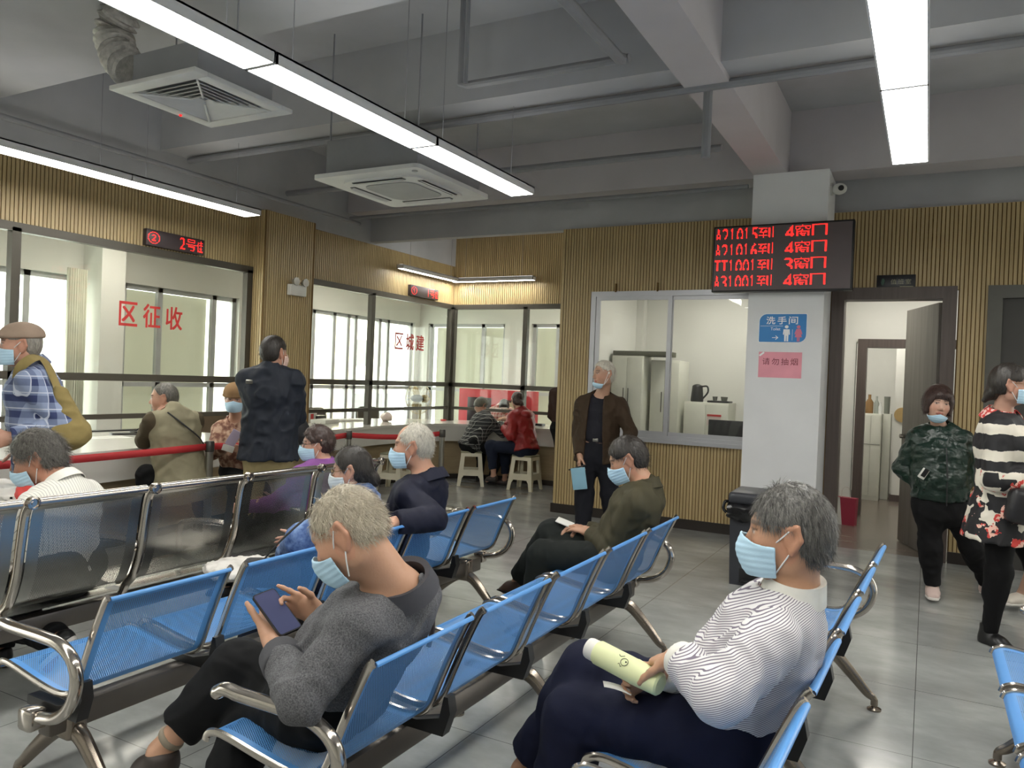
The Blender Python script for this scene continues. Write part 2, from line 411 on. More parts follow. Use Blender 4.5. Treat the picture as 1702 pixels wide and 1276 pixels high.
# ------------------------------------------------------------------ rooms behind the back wall
YR = 10.1
for a, c in (((-3.5, YR, 0), (-0.78, YR+0.1, 3.0)), ((0.35, YR, 0), (2, YR+0.1, 3.0)), ((-0.78, YR, 2.06), (0.35, YR+0.1, 3.0))):
    struct(MB().bx(a, c).build('wall_inner_back', M_WHITE))
quad_box('wall_inner_left', (-3.56, 7.9, 0), (-3.50, YR, 3.0), M_WHITE)
quad_box('wall_inner_partition', (-0.98, 7.98, 0), (-0.90, YR, 3.0), M_WHITE)
quad_box('wall_inner_right', (1.4, 7.9, 0), (1.5, 14, 3.0), M_WHITE)
quad_box('ceiling_inner', (-3.56, 7.98, 2.75), (1.5, 14, 2.85), M_WHITE)
quad_box('wall_behind_slats', (-3.56, 7.88, 2.45), (1.5, 7.98, 3.14), M_WHITE)
quad_box('wall_far_room', (-1.2, 12.6, 0), (1.5, 12.7, 2.8), M_WHITE)
quad_box('wall_far_left', (-1.2, 10.2, 0), (-1.1, 12.7, 2.8), M_WHITE)
quad_box('wall_far_step', (-0.40, 11.75, 0.0), (0.5, 11.85, 2.8), M_WHITE)
quad_box('baseboard_far', (-0.42, 11.72, 0), (0.5, 11.75, 0.09), M_DFRAME)
quad_box('baseboard_inner', (-0.90, YR-0.02, 0), (-0.78, YR, 0.09), M_DFRAME)
d3 = struct(bpy.data.objects.new('door_3', None)); COL.objects.link(d3)
door_frame(MB(), -0.66, 0.30, 2.0, YR-0.01, 0.10, 0.12).build('door_frame', M_DFRAME, d3)
# ------------------------------------------------------------------ glazed fronts of the offices
def glazing(n, o, u, L, posts, nrm, top=2.50, mid=1.335, low=0.985):
    w_ = struct(bpy.data.objects.new('window_%d' % n, None)); COL.objects.link(w_); o, u, nrm = Vector(o), Vector(u), Vector(nrm); z = Vector((0, 0, 1))
    def bar(b, a, c, e, f, dd=0.07): b.prism([(a, e), (c, e), (c, f), (a, f)], o - nrm*dd/2, u, z, nrm, dd)
    b = MB(); bar(b, 0, L, top-0.03, top+0.04); b.build('head_rail', M_BRONZE, w_)
    b = MB(); bar(b, 0, L, mid-0.032, mid+0.032); b.build('middle_rail', M_BRONZE, w_)
    b = MB(); bar(b, 0, L, low-0.022, low+0.022, 0.05); b.build('lower_rail', M_BRONZE, w_)
    for p in posts: b = MB(); bar(b, p-0.035, p+0.035, 0.78, top); b.build('post', M_BRONZE, w_)
    ps = sorted(posts)
    for a, c in zip(ps[:-1], ps[1:]):
        b = MB(); bar(b, a+0.03, c-0.03, mid, top, 0.008); b.build('pane', M_GLASS, w_)
        b = MB(); bar(b, a+0.03, c-0.03, low, mid, 0.008); b.build('lower_pane', M_GLASS, w_)
    return w_
UY, NX = (0, 1, 0), (1, 0, 0)
w2 = glazing(2, (XL, 0.6, 0), UY, 5.35, (0.05, 2.90, 5.28), NX)
w3 = glazing(3, (XL, 6.66, 0), UY, 3.2, (0.08, 1.30, 3.17), NX)
w4 = glazing(4, (XL, YN, 0), UX, 2.8, (0.03, 1.26, 2.75), NY)
M_REDFILM = mat('red_window_film', 'b8322f', 0.5)
lettering('区征收', (XL+0.008, 4.41, 1.80), UY, (0, 0, 1), NX, 0.66, 0.215, 0.001, M_REDFILM, w2, bold=0.03, spread=0.74)
lettering('区城建', (XL+0.008, 8.47, 1.80), UY, (0, 0, 1), NX, 0.68, 0.22, 0.001, M_REDFILM, w3, bold=0.03, spread=0.74)
# ------------------------------------------------------------------ offices behind the glazing, with windows to the outside
XO = -8.8
def pierced(name, o, u, L, z0, z1, n, th, holes, m):
    o, u, n = Vector(o), Vector(u), Vector(n); b = MB(); z = Vector((0, 0, 1))
    cuts = sorted({0.0, L} | {x for h in holes for x in h[:2]})
    for a, c in zip(cuts[:-1], cuts[1:]):
        r = [(z0, z1)]
        for h in holes:
            if h[0] < (a+c)/2 < h[1]: r = [(z0, h[2]), (h[3], z1)]
        for e, f in r:
            if f-e > 0.005: b.prism([(a, e), (c, e), (c, f), (a, f)], o, u, z, n, -th)
    return struct(b.build(name, m))
YO = -2.0
OUT = [(2.0, 5.55), (6.15, 7.95), (9.35, 12.3)]
pierced('wall_outer', (XO, YO, 0), UY, 14.5, 0, 3.0, NX, 0.2, [(a-YO, c-YO, 0.35, 2.46) for a, c in OUT], M_WHITE)
pierced('wall_nook_end', (-8.9, 12.45, 0), UX, 5.4, 0, 3.0, NY, 0.2, [(0.3, 2.0, 0.35, 2.46), (2.55, 3.55, 0.35, 2.46), (4.3, 5.3, 0.35, 2.46)], M_WHITE)
quad_box('ceiling_office', (-9.0, -2.0, 2.95), (-6.45, 12.6, 3.05), M_WHITE)
struct(MB().bx((-6.45, 9.96, 2.95), (-3.4, 12.6, 3.05)).build('ceiling_office', M_WHITE))
quad_box('wall_office_side', (-3.5, 9.96, 0), (-3.4, 12.6, 3.0), M_WHITE)
quad_box('wall_office_column', (-8.8, 5.60, 0), (-8.45, 5.90, 2.95), M_WHITE)
M_BLIND = None
def blind_mat():
    t = NT('frosted_blind'); t.t.nodes.remove(t.b)
    d = t.n('ShaderNodeBsdfDiffuse'); d.inputs[0].default_value = srgb('cfccc0'); r = t.n('ShaderNodeBsdfTranslucent'); r.inputs[0].default_value = srgb('cfccc2')
    mx = t.n('ShaderNodeMixShader'); mx.inputs[0].default_value = 0.36; t.l(d.outputs[0], mx.inputs[1]); t.l(r.outputs[0], mx.inputs[2]); t.l(mx.outputs[0], t.out.inputs[0]); return t.m
M_BLIND = blind_mat()
def outer_window(n, o, u, L, nrm, mull, sill=0.35, top=2.46, mid=1.20):
    w_ = struct(bpy.data.objects.new('window_%d' % n, None)); COL.objects.link(w_); o, u, nrm = Vector(o), Vector(u), Vector(nrm); z = Vector((0, 0, 1))
    b = MB()
    def bar(b, a, c, e, f, dd=0.06, off=0.0): b.prism([(a, e), (c, e), (c, f), (a, f)], o - nrm*(0.10+dd/2-off), u, z, nrm, dd)
    bar(b, 0, L, sill, sill+0.05); bar(b, 0, L, top-0.06, top)
    for p in (0.03,) + tuple(mull) + (L-0.03,): bar(b, p-0.035, p+0.035, sill, top)
    bar(b, 0, L, mid-0.03, mid+0.03); b.build('window_frame', M_GREYALU, w_)
    b = MB(); bar(b, 0, L, sill, top, 0.006); b.build('pane', M_OGLASS, w_)
    return w_
outer_window(5, (XO, 2.0, 0), UY, 3.55, NX, (1.2, 2.35, 3.0))
o6 = outer_window(6, (XO, 6.15, 0), UY, 1.80, NX, (0.55, 1.42))
MB().bx((XO-0.19, 6.2, 0.4), (XO-0.18, 7.52, 2.40)).build('blind', M_BLIND, o6)
o7 = outer_window(7, (XO, 9.35, 0), UY, 2.95, NX, (0.22, 0.72, 1.08, 1.28, 1.95, 2.2))
o8 = outer_window(8, (-8.6, 12.45, 0), UX, 1.70, NY, (0.5, 1.2))
MB().bx((-8.5, 12.63, 0.4), (-6.95, 12.64, 2.40)).build('blind', M_BLIND, o8)
o9 = outer_window(9, (-6.35, 12.45, 0), UX, 1.0, NY, (0.5,))
MB().bx((-6.32, 12.63, 0.4), (-5.38, 12.64, 2.40)).build('blind', M_BLIND, o9)
o10 = outer_window(10, (-4.6, 12.45, 0), UX, 1.0, NY, (0.5,))
M_CURT = mat('pale_curtain', 'd8d8c8', 0.9)
def curtain(x, y0, y1, axis, label, z0=0.03, z1=2.52):
    b = MB(); n = 40; rows = []
    for zz in (z0, (z0+z1)/2, z1):
        rows.append([((x+0.03*math.sin(i*1.3)), y0+(y1-y0)*i/n, zz) if axis == 'y' else (y0+(y1-y0)*i/n, x+0.03*math.sin(i*1.3), zz) for i in range(n+1)])
    b.sheet(rows); o = b.build('curtain', M_CURT); md = o.modifiers.new('thick', 'SOLIDIFY'); md.thickness = 0.004
    tag(o, label, 'curtain'); return o
curtain(-8.62, 5.30, 5.52, 'y', 'pale curtain drawn aside beside the bright office window under the red window lettering')
curtain(12.33, -4.75, -4.35, 'x', 'pale curtain in the far office at the right end of the nook glazing')
# block of flats outside
M_FLAT = mat('pale_render', 'e2ded2', 0.9); M_FLATW = mat('dark_flat_window', '6f7470', 0.3)
fl = thing('apartment_building', 'pale block of flats seen outside through the nook office window', 'building', (-30, 31, -12))
MB().bx((-4, -4, 0), (3, 5, 30)).build('wall', M_FLAT, fl)
MB().bx((3.0, -1.2, 0), (3.5, 0.6, 30)).build('stair_tower', mat('ochre_render', 'dccfae', 0.9), fl)
for k in range(7):
    for yy in (-3.2, 1.4, 3.2):
        MB().bx((2.9, yy, 8+k*2.9), (3.06, yy+1.1, 9.4+k*2.9)).build('window', M_FLATW, fl)
struct(MB().bx((-70, -40, -12.3), (-10, 80, -12.0)).build('ground_outside', mat('pale_street', 'b8bcae', 0.9)))
# ================================================================== LIGHTS
def light_panel(label, c, L, w, axis='y', group='ceiling light panels'):
    t = thing('ceiling_light', label, 'ceiling light', c, 0, group)
    sx, sy = (w, L) if axis == 'y' else (L, w)
    b = MB()
    for a, q in (((-sx/2, -sy/2, 0), (-sx/2+0.008, sy/2, 0.055)), ((sx/2-0.008, -sy/2, 0), (sx/2, sy/2, 0.055)), ((-sx/2, -sy/2, 0), (sx/2, -sy/2+0.008, 0.055)), ((-sx/2, sy/2-0.008, 0), (sx/2, sy/2, 0.055)), ((-sx/2, -sy/2, 0.045), (sx/2, sy/2, 0.055))): b.bx(a, q)
    b.build('housing', mat('lamp_housing', 'd8d8d8', 0.5), t)
    MB().bx((-sx/2+0.007, -sy/2+0.007, 0.001), (sx/2-0.007, sy/2-0.007, 0.02)).build('diffuser', M_LAMP, t)
    MB().bx((-sx/2+0.02, -sy/2+0.02, 0.056), (sx/2-0.02, sy/2-0.02, 0.060)).build('added_uplight_strip', M_UPL, t)  # added uplight on the housing, throws extra light on the ceiling
    for q in (-0.35, 0.35):
        p = (0, q*L) if axis == 'y' else (q*L, 0); MB().tube([(p[0], p[1], 0.05), (p[0], p[1], 1.14)], 0.002, 6).build('suspension_rod', M_PIPE, t)
    return t
ZL, PL = 2.85, 1.295
for k, (nm) in enumerate(('panel of the long strip, cut by the top of the picture', 'middle panel of the long ceiling strip, beside the slatted air diffuser', 'end panel of the long ceiling strip, beside the square air conditioner')):
    light_panel('lit white ' + nm, (-2.755, 2.56-0.655+1.305*(k-0.0)+0.0, ZL), PL, 0.20)
for k in range(3): light_panel('lit white ceiling panel in an added stretch of strip overhead, outside the picture', (-2.755, 0.60-1.305*k, ZL), PL, 0.20, group='ceiling panels overhead')  # panels in these overhead rows are unseen, added to brighten the hall
for k in range(2): light_panel('lit white ceiling panel in an added stretch of strip overhead, outside the picture', (-0.15, 0.65-1.305*k, ZL), PL, 0.20, group='ceiling panels overhead')
for k in range(4): light_panel('lit white ceiling panel in an added stretch of strip overhead, outside the picture', (2.45, 5.8-1.305*k, ZL), PL, 0.20, group='ceiling panels overhead')  # unseen row at the right, put in for more light
for k, nm in enumerate(('far panel of the left strip, near the number 2 display', 'near panel of the left ceiling strip, cut by the left edge')):
    light_panel('lit white ' + nm, (-5.49, 4.43-1.29*k, ZL), PL, 0.21)
for k, nm in enumerate(('far panel of the strip at upper right, ending over the column', 'near panel of the upper right strip, cut by the top edge', 'panel of the right strip above the camera')):
    light_panel('lit white ' + nm, (-0.15, 4.55-1.30*k, ZL), PL, 0.20)
light_panel('narrow lit lamp above the number 1 display in the nook', (-6.22, 9.02, 2.86), 1.45, 0.10)
light_panel('narrow lit lamp above the glazing at the end of the nook', (-5.62, 9.72, 2.86), 1.35, 0.10, 'x')
for (x, y, nm) in ((-7.6, 3.0, 'recessed lamp on the ceiling of the left office'), (-7.6, 5.6, 'recessed lamp on the office ceiling behind the slatted pier'), (-7.6, 9.6, 'recessed lamp on the office ceiling behind the red lettering in the nook'), (-5.2, 11.2, 'recessed lamp on the ceiling over the red fire cabinet')):
    t = thing('ceiling_light', nm, 'ceiling light', (x, y, 2.90)); MB().bx((-0.3, -0.3, 0), (0.3, 0.3, 0.05)).build('diffuser', mat('office_diffuser', 'ffffff', 0.5, var=0, emit='fff8ea', estr=8.0), t)
for (x, y, nm) in ((-2.2, 9.0, 'ceiling lamp in the room behind the service window'), (-0.2, 9.0, 'ceiling lamp in the lobby behind the open door'), (-0.7, 11.2, 'ceiling lamp in the farthest room behind the open door')):
    t = thing('ceiling_light', nm, 'ceiling light', (x, y, 2.70)); MB().bx((-0.3, -0.3, 0), (0.3, 0.3, 0.05)).build('diffuser', mat('room_diffuser', 'ffffff', 0.5, var=0, emit='fffaf0', estr=9.0), t)
# ================================================================== WAITING BENCHES
M_BLUE = perforated('blue_perforated_steel', '5591cf', 0.38, 0.0, 0.0021, 0.0068)
M_SILVER = perforated('silver_perforated_steel', 'a3a29c', 0.26, 0.95, 0.0016, 0.0068)
M_CHROME = mat('chrome_tube', 'b9b2aa', 0.16, 0.95, var=0.03)
M_BEAMST = mat('dark_steel_beam', '6a645e', 0.35, 0.7)
M_CAST = mat('cast_leg_metal', '8d8378', 0.24, 0.9, var=0.05)
M_BRACKET = mat('black_seat_bracket', '1b1b1c', 0.4)
def shell(name, prof, w, m, vtop, mg=(0.03, 0.03, 0.03), nx=10):
    """curved sheet swept over the seat width; profile points are (back to front, height)"""
    P = smooth_path([(p[0], 0, p[1]) for p in prof], 5); bm = bmesh.new(); uvl = bm.loops.layers.uv.new('UVMap'); ml = bm.verts.layers.float.new('mask')
    L = [0.0]
    for a, b in zip(P[:-1], P[1:]): L.append(L[-1] + (b-a).length)
    tot = L[-1]; xs = [-w/2, -w/2+mg[0]] + [-w/2+mg[0]+(w-2*mg[0])*i/nx for i in range(1, nx)] + [w/2-mg[0], w/2]
    # extra rows so the mask switches sharply at the margins
    ls = sorted(set([0, mg[1], mg[1]+0.001, tot-mg[2]-0.001, tot-mg[2], tot] + L))
    def ev(l):
        for i in range(len(L)-1):
            if l <= L[i+1]+1e-9: return P[i].lerp(P[i+1], (l-L[i])/max(1e-9, L[i+1]-L[i]))
        return P[-1]
    xs = sorted(set(xs + [-w/2+mg[0]+0.001, w/2-mg[0]-0.001]))
    g = []
    for l in ls:
        p = ev(l); row = []
        for x in xs:
            v = bm.verts.new((p.x, x, p.z)); v[ml] = 1.0 if (abs(x) < w/2-mg[0]-0.0005 and mg[1]+0.0005 < l < tot-mg[2]-0.0005) else 0.0; row.append((v, (x+1, vtop+l)))
        g.append(row)
    for i in range(len(g)-1):
        for j in range(len(xs)-1):
            q = (g[i][j], g[i][j+1], g[i+1][j+1], g[i+1][j]); f = bm.faces.new([k[0] for k in q])
            for lp, k in zip(f.loops, q): lp[uvl].uv = k[1]
    me = bpy.data.meshes.new(name); bm.to_mesh(me); bm.free()
    for p in me.polygons: p.use_smooth = True
    me.materials.append(m); return me
# profile of the blue seats: x runs backward (+X in the room), z up; origin on the floor under the back's top edge
BACK = [(0.010, 0.736), (0.009, 0.743), (0.001, 0.747), (-0.016, 0.728), (-0.058, 0.64), (-0.103, 0.535), (-0.135, 0.455), (-0.160, 0.42)]
SEAT = [(-0.160, 0.42), (-0.20, 0.402), (-0.27, 0.400), (-0.38, 0.415), (-0.48, 0.432), (-0.54, 0.437), (-0.575, 0.425), (-0.585, 0.405)]
PITCH_S, WID = 0.545, 0.465
def bench(label, x, yend, n, blue=True, rz=0.0):
    t = thing('waiting_bench', label, 'bench', (x, yend, 0), rz, 'rows of waiting benches')
    if blue:
        mb = shell('backrest', BACK, WID, M_BLUE, 0.0, (0.028, 0.052, 0.025)); ms = shell('seat', SEAT, WID, M_BLUE, 0.5, (0.028, 0.02, 0.05))
        prof, mfr, r = BACK[2:-1] + SEAT, M_CHROME, 0.010
    else:
        B2 = [(0.0, 0.885), (-0.03, 0.84), (-0.055, 0.70), (-0.075, 0.58), (-0.12, 0.47), (-0.165, 0.425)]
        S2 = [(-0.165, 0.395), (-0.24, 0.385), (-0.36, 0.392), (-0.50, 0.41), (-0.58, 0.40), (-0.60, 0.37)]
        mb = shell('backrest', B2, 0.50, M_SILVER, 0.0, (0.05, 0.04, 0.04)); ms = shell('seat', S2, 0.50, mat('plain_silver_steel', 'b4b5b0', 0.22, 0.9), 0.5)
        prof, mfr, r = B2, M_CHROME, 0.013
    P = smooth_path([(p[0], 0, p[1]) for p in prof], 4)
    w = WID if blue else 0.50
    fr = MB().tube(P, r, 8, flat=(0.8, 1.25)).mesh('side_frame', mfr) if blue else None
    L = n*PITCH_S if blue else n*0.56
    pit = L/n
    for k in range(n):
        y = -(k+0.5)*pit
        link('backrest', mb, t, (0, y, 0)); link('seat', ms, t, (0, y, 0))
        if blue:
            for s in (-1, 1): link('side_frame', fr, t, (0, y+s*(w/2+0.006), 0))
            if k == 0:
                bk = MB(); 
                bk.prism([(-0.10, 0.47), (-0.115, 0.40), (-0.20, 0.375), (-0.36, 0.375), (-0.36, 0.345), (-0.10, 0.345), (-0.075, 0.42), (-0.085, 0.47)], (0, -0.02, 0), (1, 0, 0), (0, 0, 1), (0, 1, 0), 0.04)
                bmb = bk.mesh('bracket', M_BRACKET)
            link('bracket', bmb, t, (0, y-pit/2 if k < n-1 else -L+0.03, 0))
        else:
            if k == 0:
                rail = MB().tube([(0.004, -0.245, 0.892), (0.004, 0.245, 0.892)], 0.019, 14).mesh('top_rail', M_CHROME)
                PP = smooth_path([(p[0]+0.004, 0, p[1]) for p in [(0.006, 0.895)]+B2[1:]+[(-0.2, 0.36)]], 4)
                up = MB().tube(PP, 0.016, 10, flat=(1.1, 1.4)); up.lathe([(0.0, -0.012), (0.026, -0.012), (0.026, 0.012), (0.019, 0.014), (0.018, 0.006), (0.008, 0.006), (0.008, 0.010), (0, 0.010)], (0.025, 0, 0.893), 16, rot=(0, math.pi/2, 0))
                upm = up.mesh('back_post', M_CHROME)
                ar = MB().tube(smooth_path([(-0.09, 0, 0.60), (-0.14, 0, 0.625), (-0.3, 0, 0.62), (-0.44, 0, 0.60), (-0.50, 0, 0.56), (-0.50, 0, 0.42)], 5), 0.017, 10); arm_a = ar.mesh('armrest', M_CHROME)
                gl_ = MB()
                for q in (-0.05, 0, 0.05): gl_.bx((-0.60, q-0.018, 0.375), (-0.16, q+0.018, 0.405), 0.006)
                rim = gl_.mesh('seat_rib', M_CHROME)
            link('top_rail', rail, t, (0, y, 0)); link('back_post', upm, t, (0, y+pit/2, 0))
            link('armrest', arm_a, t, (0, y+pit/2, 0))
            if k == n-1: link('back_post', upm, t, (0, -L, 0)); link('armrest', arm_a, t, (0, -L, 0))
    # beam and cast legs
    zb = 0.345
    MB().bx((-0.30, -L+0.01, zb-0.085), (-0.235, -0.01, zb), 0.008).build('beam', M_BEAMST, t)
    lg = MB()
    lg.box((-0.268, 0, 0.29), (0.095, 0.075, 0.13), None, 0.02, 3)
    for sgn, xf in ((1, -0.005), (-1, -0.56)):
        pts = [(-0.268, 0, 0.262), (-0.268+sgn*0.07, 0, 0.235), (-0.268+(xf+0.268)*0.62, 0, 0.145), (xf-sgn*0.035, 0, 0.075), (xf-sgn*0.004, 0, 0.052), (xf, 0, 0.022)]
        lg.tube(smooth_path(pts, 5), [0.036-0.020*min(1, i/20) for i in range(26)], 12, flat=(0.8, 1.0))
        lg.lathe([(0, 0), (0.031, 0), (0.031, 0.008), (0.02, 0.014), (0.011, 0.018), (0.011, 0.034), (0, 0.034)], (xf, 0, 0), 18)
    lgm = lg.mesh('leg', M_CAST)
    for y in ((-0.16, -L/2, -L+0.10) if blue else (-0.4, -L+0.4)): link('leg', lgm, t, (0, y, 0))
    if blue:   # closed loop arms at both ends, tip pointing forward
        for y in (0.0, -L):
            s = 1 if y == 0 else -1
            pts = [(-0.47, 0, 0.590), (-0.44, 0, 0.603), (-0.38, 0, 0.600), (-0.22, 0, 0.600), (-0.13, 0, 0.592), (-0.065, 0, 0.555), (-0.045, 0, 0.49), (-0.075, 0, 0.415), (-0.14, 0, 0.365), (-0.22, 0, 0.345), (-0.268, 0, 0.335)]
            a = MB().tube(smooth_path(pts, 6), 0.0195, 14)
            a.ball((-0.473, 0, 0.588), 0.0195)
            a.bx((-0.30, -0.03, 0.30), (-0.23, 0.03, 0.37), 0.012)
            a.build('armrest', M_CHROME, t, (0, y+s*0.028, 0))
    return t
bench('chrome steel bench with tall mirror-bright backs in front of the counter rope', -3.16, 4.06, 5, False)
bench('blue perforated bench where the white haired man in a navy jacket sits', -2.19, 4.20, 5)
bench('blue perforated bench where the man with a phone and the man in olive sit', -1.19, 4.23, 5)
bench('blue perforated bench where the man in the striped shirt sits', -0.155, 4.13, 5, True, math.radians(-1.7))
bench('blue perforated bench cut by the right edge, only its seat fronts showing', 0.86, 3.83, 5)
# ================================================================== COUNTER
M_CTOP = mat('white_counter_top', 'dad8d0', 0.12, var=0.02); M_CAPRON = mat('white_counter_apron', 'cfcdc6', 0.3, var=0.02)
M_CBODY = wood_mat('beige_counter_body', '9c8a6c', 'a99878', 0.4, (3, 3, 20))
FRONT = smooth_path([(-5.25, 0.2, 0), (-5.38, 2.0, 0), (-5.49, 3.57, 0), (-5.73, 5.1, 0), (-5.92, 6.3, 0), (-6.08, 7.2, 0), (-6.17, 8.0, 0), (-6.10, 8.8, 0), (-5.85, 9.28, 0), (-5.35, 9.52, 0), (-4.6, 9.58, 0), (-3.66, 9.58, 0)], 10)
def offset(path, d):
    out = []
    for i, p in enumerate(path):
        t = (path[min(i+1, len(path)-1)] - path[max(i-1, 0)]).normalized(); q = min(d, 0.17) if 5.60 < p.y < 7.20 and p.x < -5.7 else d if d < 0.5 else 1.45-0.5*min(1, max(0, (p.y-8.3)/0.9)); out.append(p + Vector((-t.y, t.x, 0))*q)
    return out
def slab(path, d0, d1, z0, z1):
    a, c = offset(path, d0), offset(path, d1); b = MB()
    rows = [[Vector((p.x, p.y, z)) for p in q] for q, z in ((a, z0), (a, z1), (c, z1), (c, z0), (a, z0))]
    b.sheet(rows)
    for k in (0, len(path)-1): b.bm.faces.new([b.bm.verts.new(r[k]) for r in rows[:4]])
    bmesh.ops.remove_doubles(b.bm, verts=b.bm.verts, dist=0.0005); return b
ct = thing('service_counter', 'long curved white service counter with a beige base under the office glazing', 'counter')
slab(FRONT, 0.0, 1.45, 0.76, 0.79).build('counter_top', M_CTOP, ct, angle=50)
slab(FRONT, 0.012, 0.035, 0.545, 0.76).build('apron', M_CAPRON, ct, angle=50)
slab(FRONT, 0.13, 0.165, 0.0, 0.76).build('base_panel', M_CBODY, ct, angle=50)
slab(FRONT, 0.12, 0.13, 0.0, 0.07).build('kick_plate', M_KICK, ct, angle=50)
# ================================================================== STOOLS
M_STOOL = mat('cream_stool_plastic', 'd9d3bd', 0.4)
def stool(label, x, y, rz):
    t = thing('plastic_stool', label, 'stool', (x, y, 0), rz, 'plastic stools at the counter')
    MB().box((0, 0, 0.452), (0.285, 0.285, 0.022), None, 0.012, 3).build('seat', mat('olive_stool_seat', '8b8a70', 0.5), t)
    b = MB(); b.box((0, 0, 0.428), (0.275, 0.275, 0.03), None, 0.008)
    for k in range(4):
        a = math.pi/2*k; c, s = math.cos(a), math.sin(a); R_ = Matrix.Rotation(a, 3, 'Z')
        u = R_ @ Vector((1, 0, 0)); o = R_ @ Vector((0, -0.137, 0.44)); dwn = (R_ @ Vector((0, -0.045, -0.44))); w = R_ @ Vector((0, 1, 0))
        out = [(-0.137, 0), (0.137, 0), (0.182, 1), (0.135, 1), (0.12, 0.74), (0.105, 0.70), (-0.105, 0.70), (-0.12, 0.74), (-0.135, 1), (-0.182, 1)]
        b.prism([(-0.137, 0), (0.137, 0), (0.140, 0.10), (-0.140, 0.10)], o, u, dwn, w, 0.012)
        for sg in (1, -1):
            q = [(0.140, 0.10), (0.088, 0.10), (0.10, 0.50), (0.157, 0.50)]; b.prism([(sg*x_, y_) for x_, y_ in q], o, u, dwn, w, 0.012)
            q = [(0.157, 0.50), (0.10, 0.50), (0.10, 0.70), (0.118, 0.76), (0.138, 1.0), (0.182, 1.0)]; b.prism([(sg*x_, y_) for x_, y_ in q], o, u, dwn, w, 0.012)
        b.prism([(-0.10, 0.50), (0.10, 0.50), (0.10, 0.68), (-0.10, 0.68)], o, u, dwn, w, 0.012)
    b.build('leg_frame', M_STOOL, t); return t
stool('cream plastic stool under the person in the checked shirt', -5.43, 9.00, 0.55)
stool('cream plastic stool under the woman in the red jacket', -4.66, 9.12, 0.05)
stool('empty cream plastic stool half hidden behind the white haired man in navy', -5.93, 7.95, 0.2)
# ================================================================== ROPE POSTS
M_BELT = mat('red_belt', 'b22a2e', 0.6)
def post(label, x, y, to=None):
    t = thing('rope_post', label, 'rope post', (x, y, 0), 0, 'rope posts before the counter')
    MB().lathe([(0, 0), (0.16, 0), (0.16, 0.012), (0.13, 0.03), (0.03, 0.045), (0, 0.045)], seg=28).build('base', M_STEEL, t)
    MB().lathe([(0, 0.04), (0.030, 0.04), (0.030, 0.83), (0, 0.83)], seg=20).build('pole', M_STEEL, t)
    MB().lathe([(0, 0.79), (0.034, 0.79), (0.036, 0.80), (0.036, 0.865), (0.03, 0.875), (0, 0.875)], seg=20).build('head', mat('dark_post_head', '4a4844', 0.4, 0.5), t)
    if to:
        b = MB(); dx, dy = to[0]-x, to[1]-y; n = 14
        b.sheet([[(dx*i/n, dy*i/n, z - 0.03*math.sin(math.pi*i/n)) for i in range(n+1)] for z in (0.805, 0.858)])
        o = b.build('belt', M_BELT, t, angle=5); md = o.modifiers.new('thick', 'SOLIDIFY'); md.thickness = 0.003
post('steel rope post beside the man in the beige waistcoat', -5.00, 4.27, (-5.12, 1.2))
post('steel rope post left of the woman with glasses and a mask', -5.12, 6.08, (-5.00, 4.27))
post('steel rope post nearest the stools, at the end of the red rope', -4.68, 7.12, (-5.12, 6.08))
post('steel rope post at the left end of the red rope', -5.12, 1.2)
# ================================================================== RED MATRIX DISPLAYS
M_LEDP = mat('display_panel', '3a3234', 0.35); M_DOT = mat('red_led', 'ff2a20', 0.5, var=0, emit='ff1a16', estr=4.0)
def display(label, y0, y1, z0, z1, chars):
    t = thing('led_display', label, 'display', (-6.37, (y0+y1)/2, (z0+z1)/2)); L, h = y1-y0, z1-z0
    MB().bx((-0.03, -L/2, -h/2), (0.03, L/2, h/2), 0.004).build('housing', M_LEDP, t)
    g = led_cells(chars); led_text(g, (0.031, -L/2+0.012, -h/2+0.012), UY, (0, 0, 1), NX, ((L-0.024)/g.shape[1], (h-0.024)/16), M_DOT, t)
display('small red display reading 2 over the left office window', 4.62, 5.26, 2.555, 2.705, [('②', 16), (' ', 25), ('2', 8), ('号', 15), ('佳', 9)])
display('small red display reading 1 over the nook office window', 8.72, 9.40, 2.555, 2.705, [('①', 16), (' ', 28), ('1', 7), ('号', 15), ('佳', 9)])
t = thing('led_display', 'large red display board listing four queue numbers on the white column', 'display', (-1.20, 7.13, 2.632))
MB().bx((-0.595, -0.0, -0.30), (0.595, 0.10, 0.30), 0.004).build('housing', M_BLACK, t)
MB().bx((-0.58, -0.004, -0.285), (0.58, 0.0, 0.285)).build('screen', mat('display_screen', '5c5254', 0.5), t)
for k, (a, c) in enumerate((('A21015', '4'), ('A21016', '4'), ('TT1001', '3'), ('A31001', '4'))):
    g = led_cells([(q, 7) for q in a] + [('到', 15), (' ', 10), (c, 9), ('窗', 15), ('口', 15), (' ', 20)]); g[-4:, :] = False
    led_text(g, (-0.575, -0.005, 0.285-0.1425*(k+1)), UX, (0, 0, 1), NY, (1.15/g.shape[1], 0.1425/16), M_DOT, t)
for x in (-0.3, 0.3): MB().bx((x-0.02, 0.09, -0.05), (x+0.02, 0.16, 0.05)).build('bracket', M_STEEL, t)
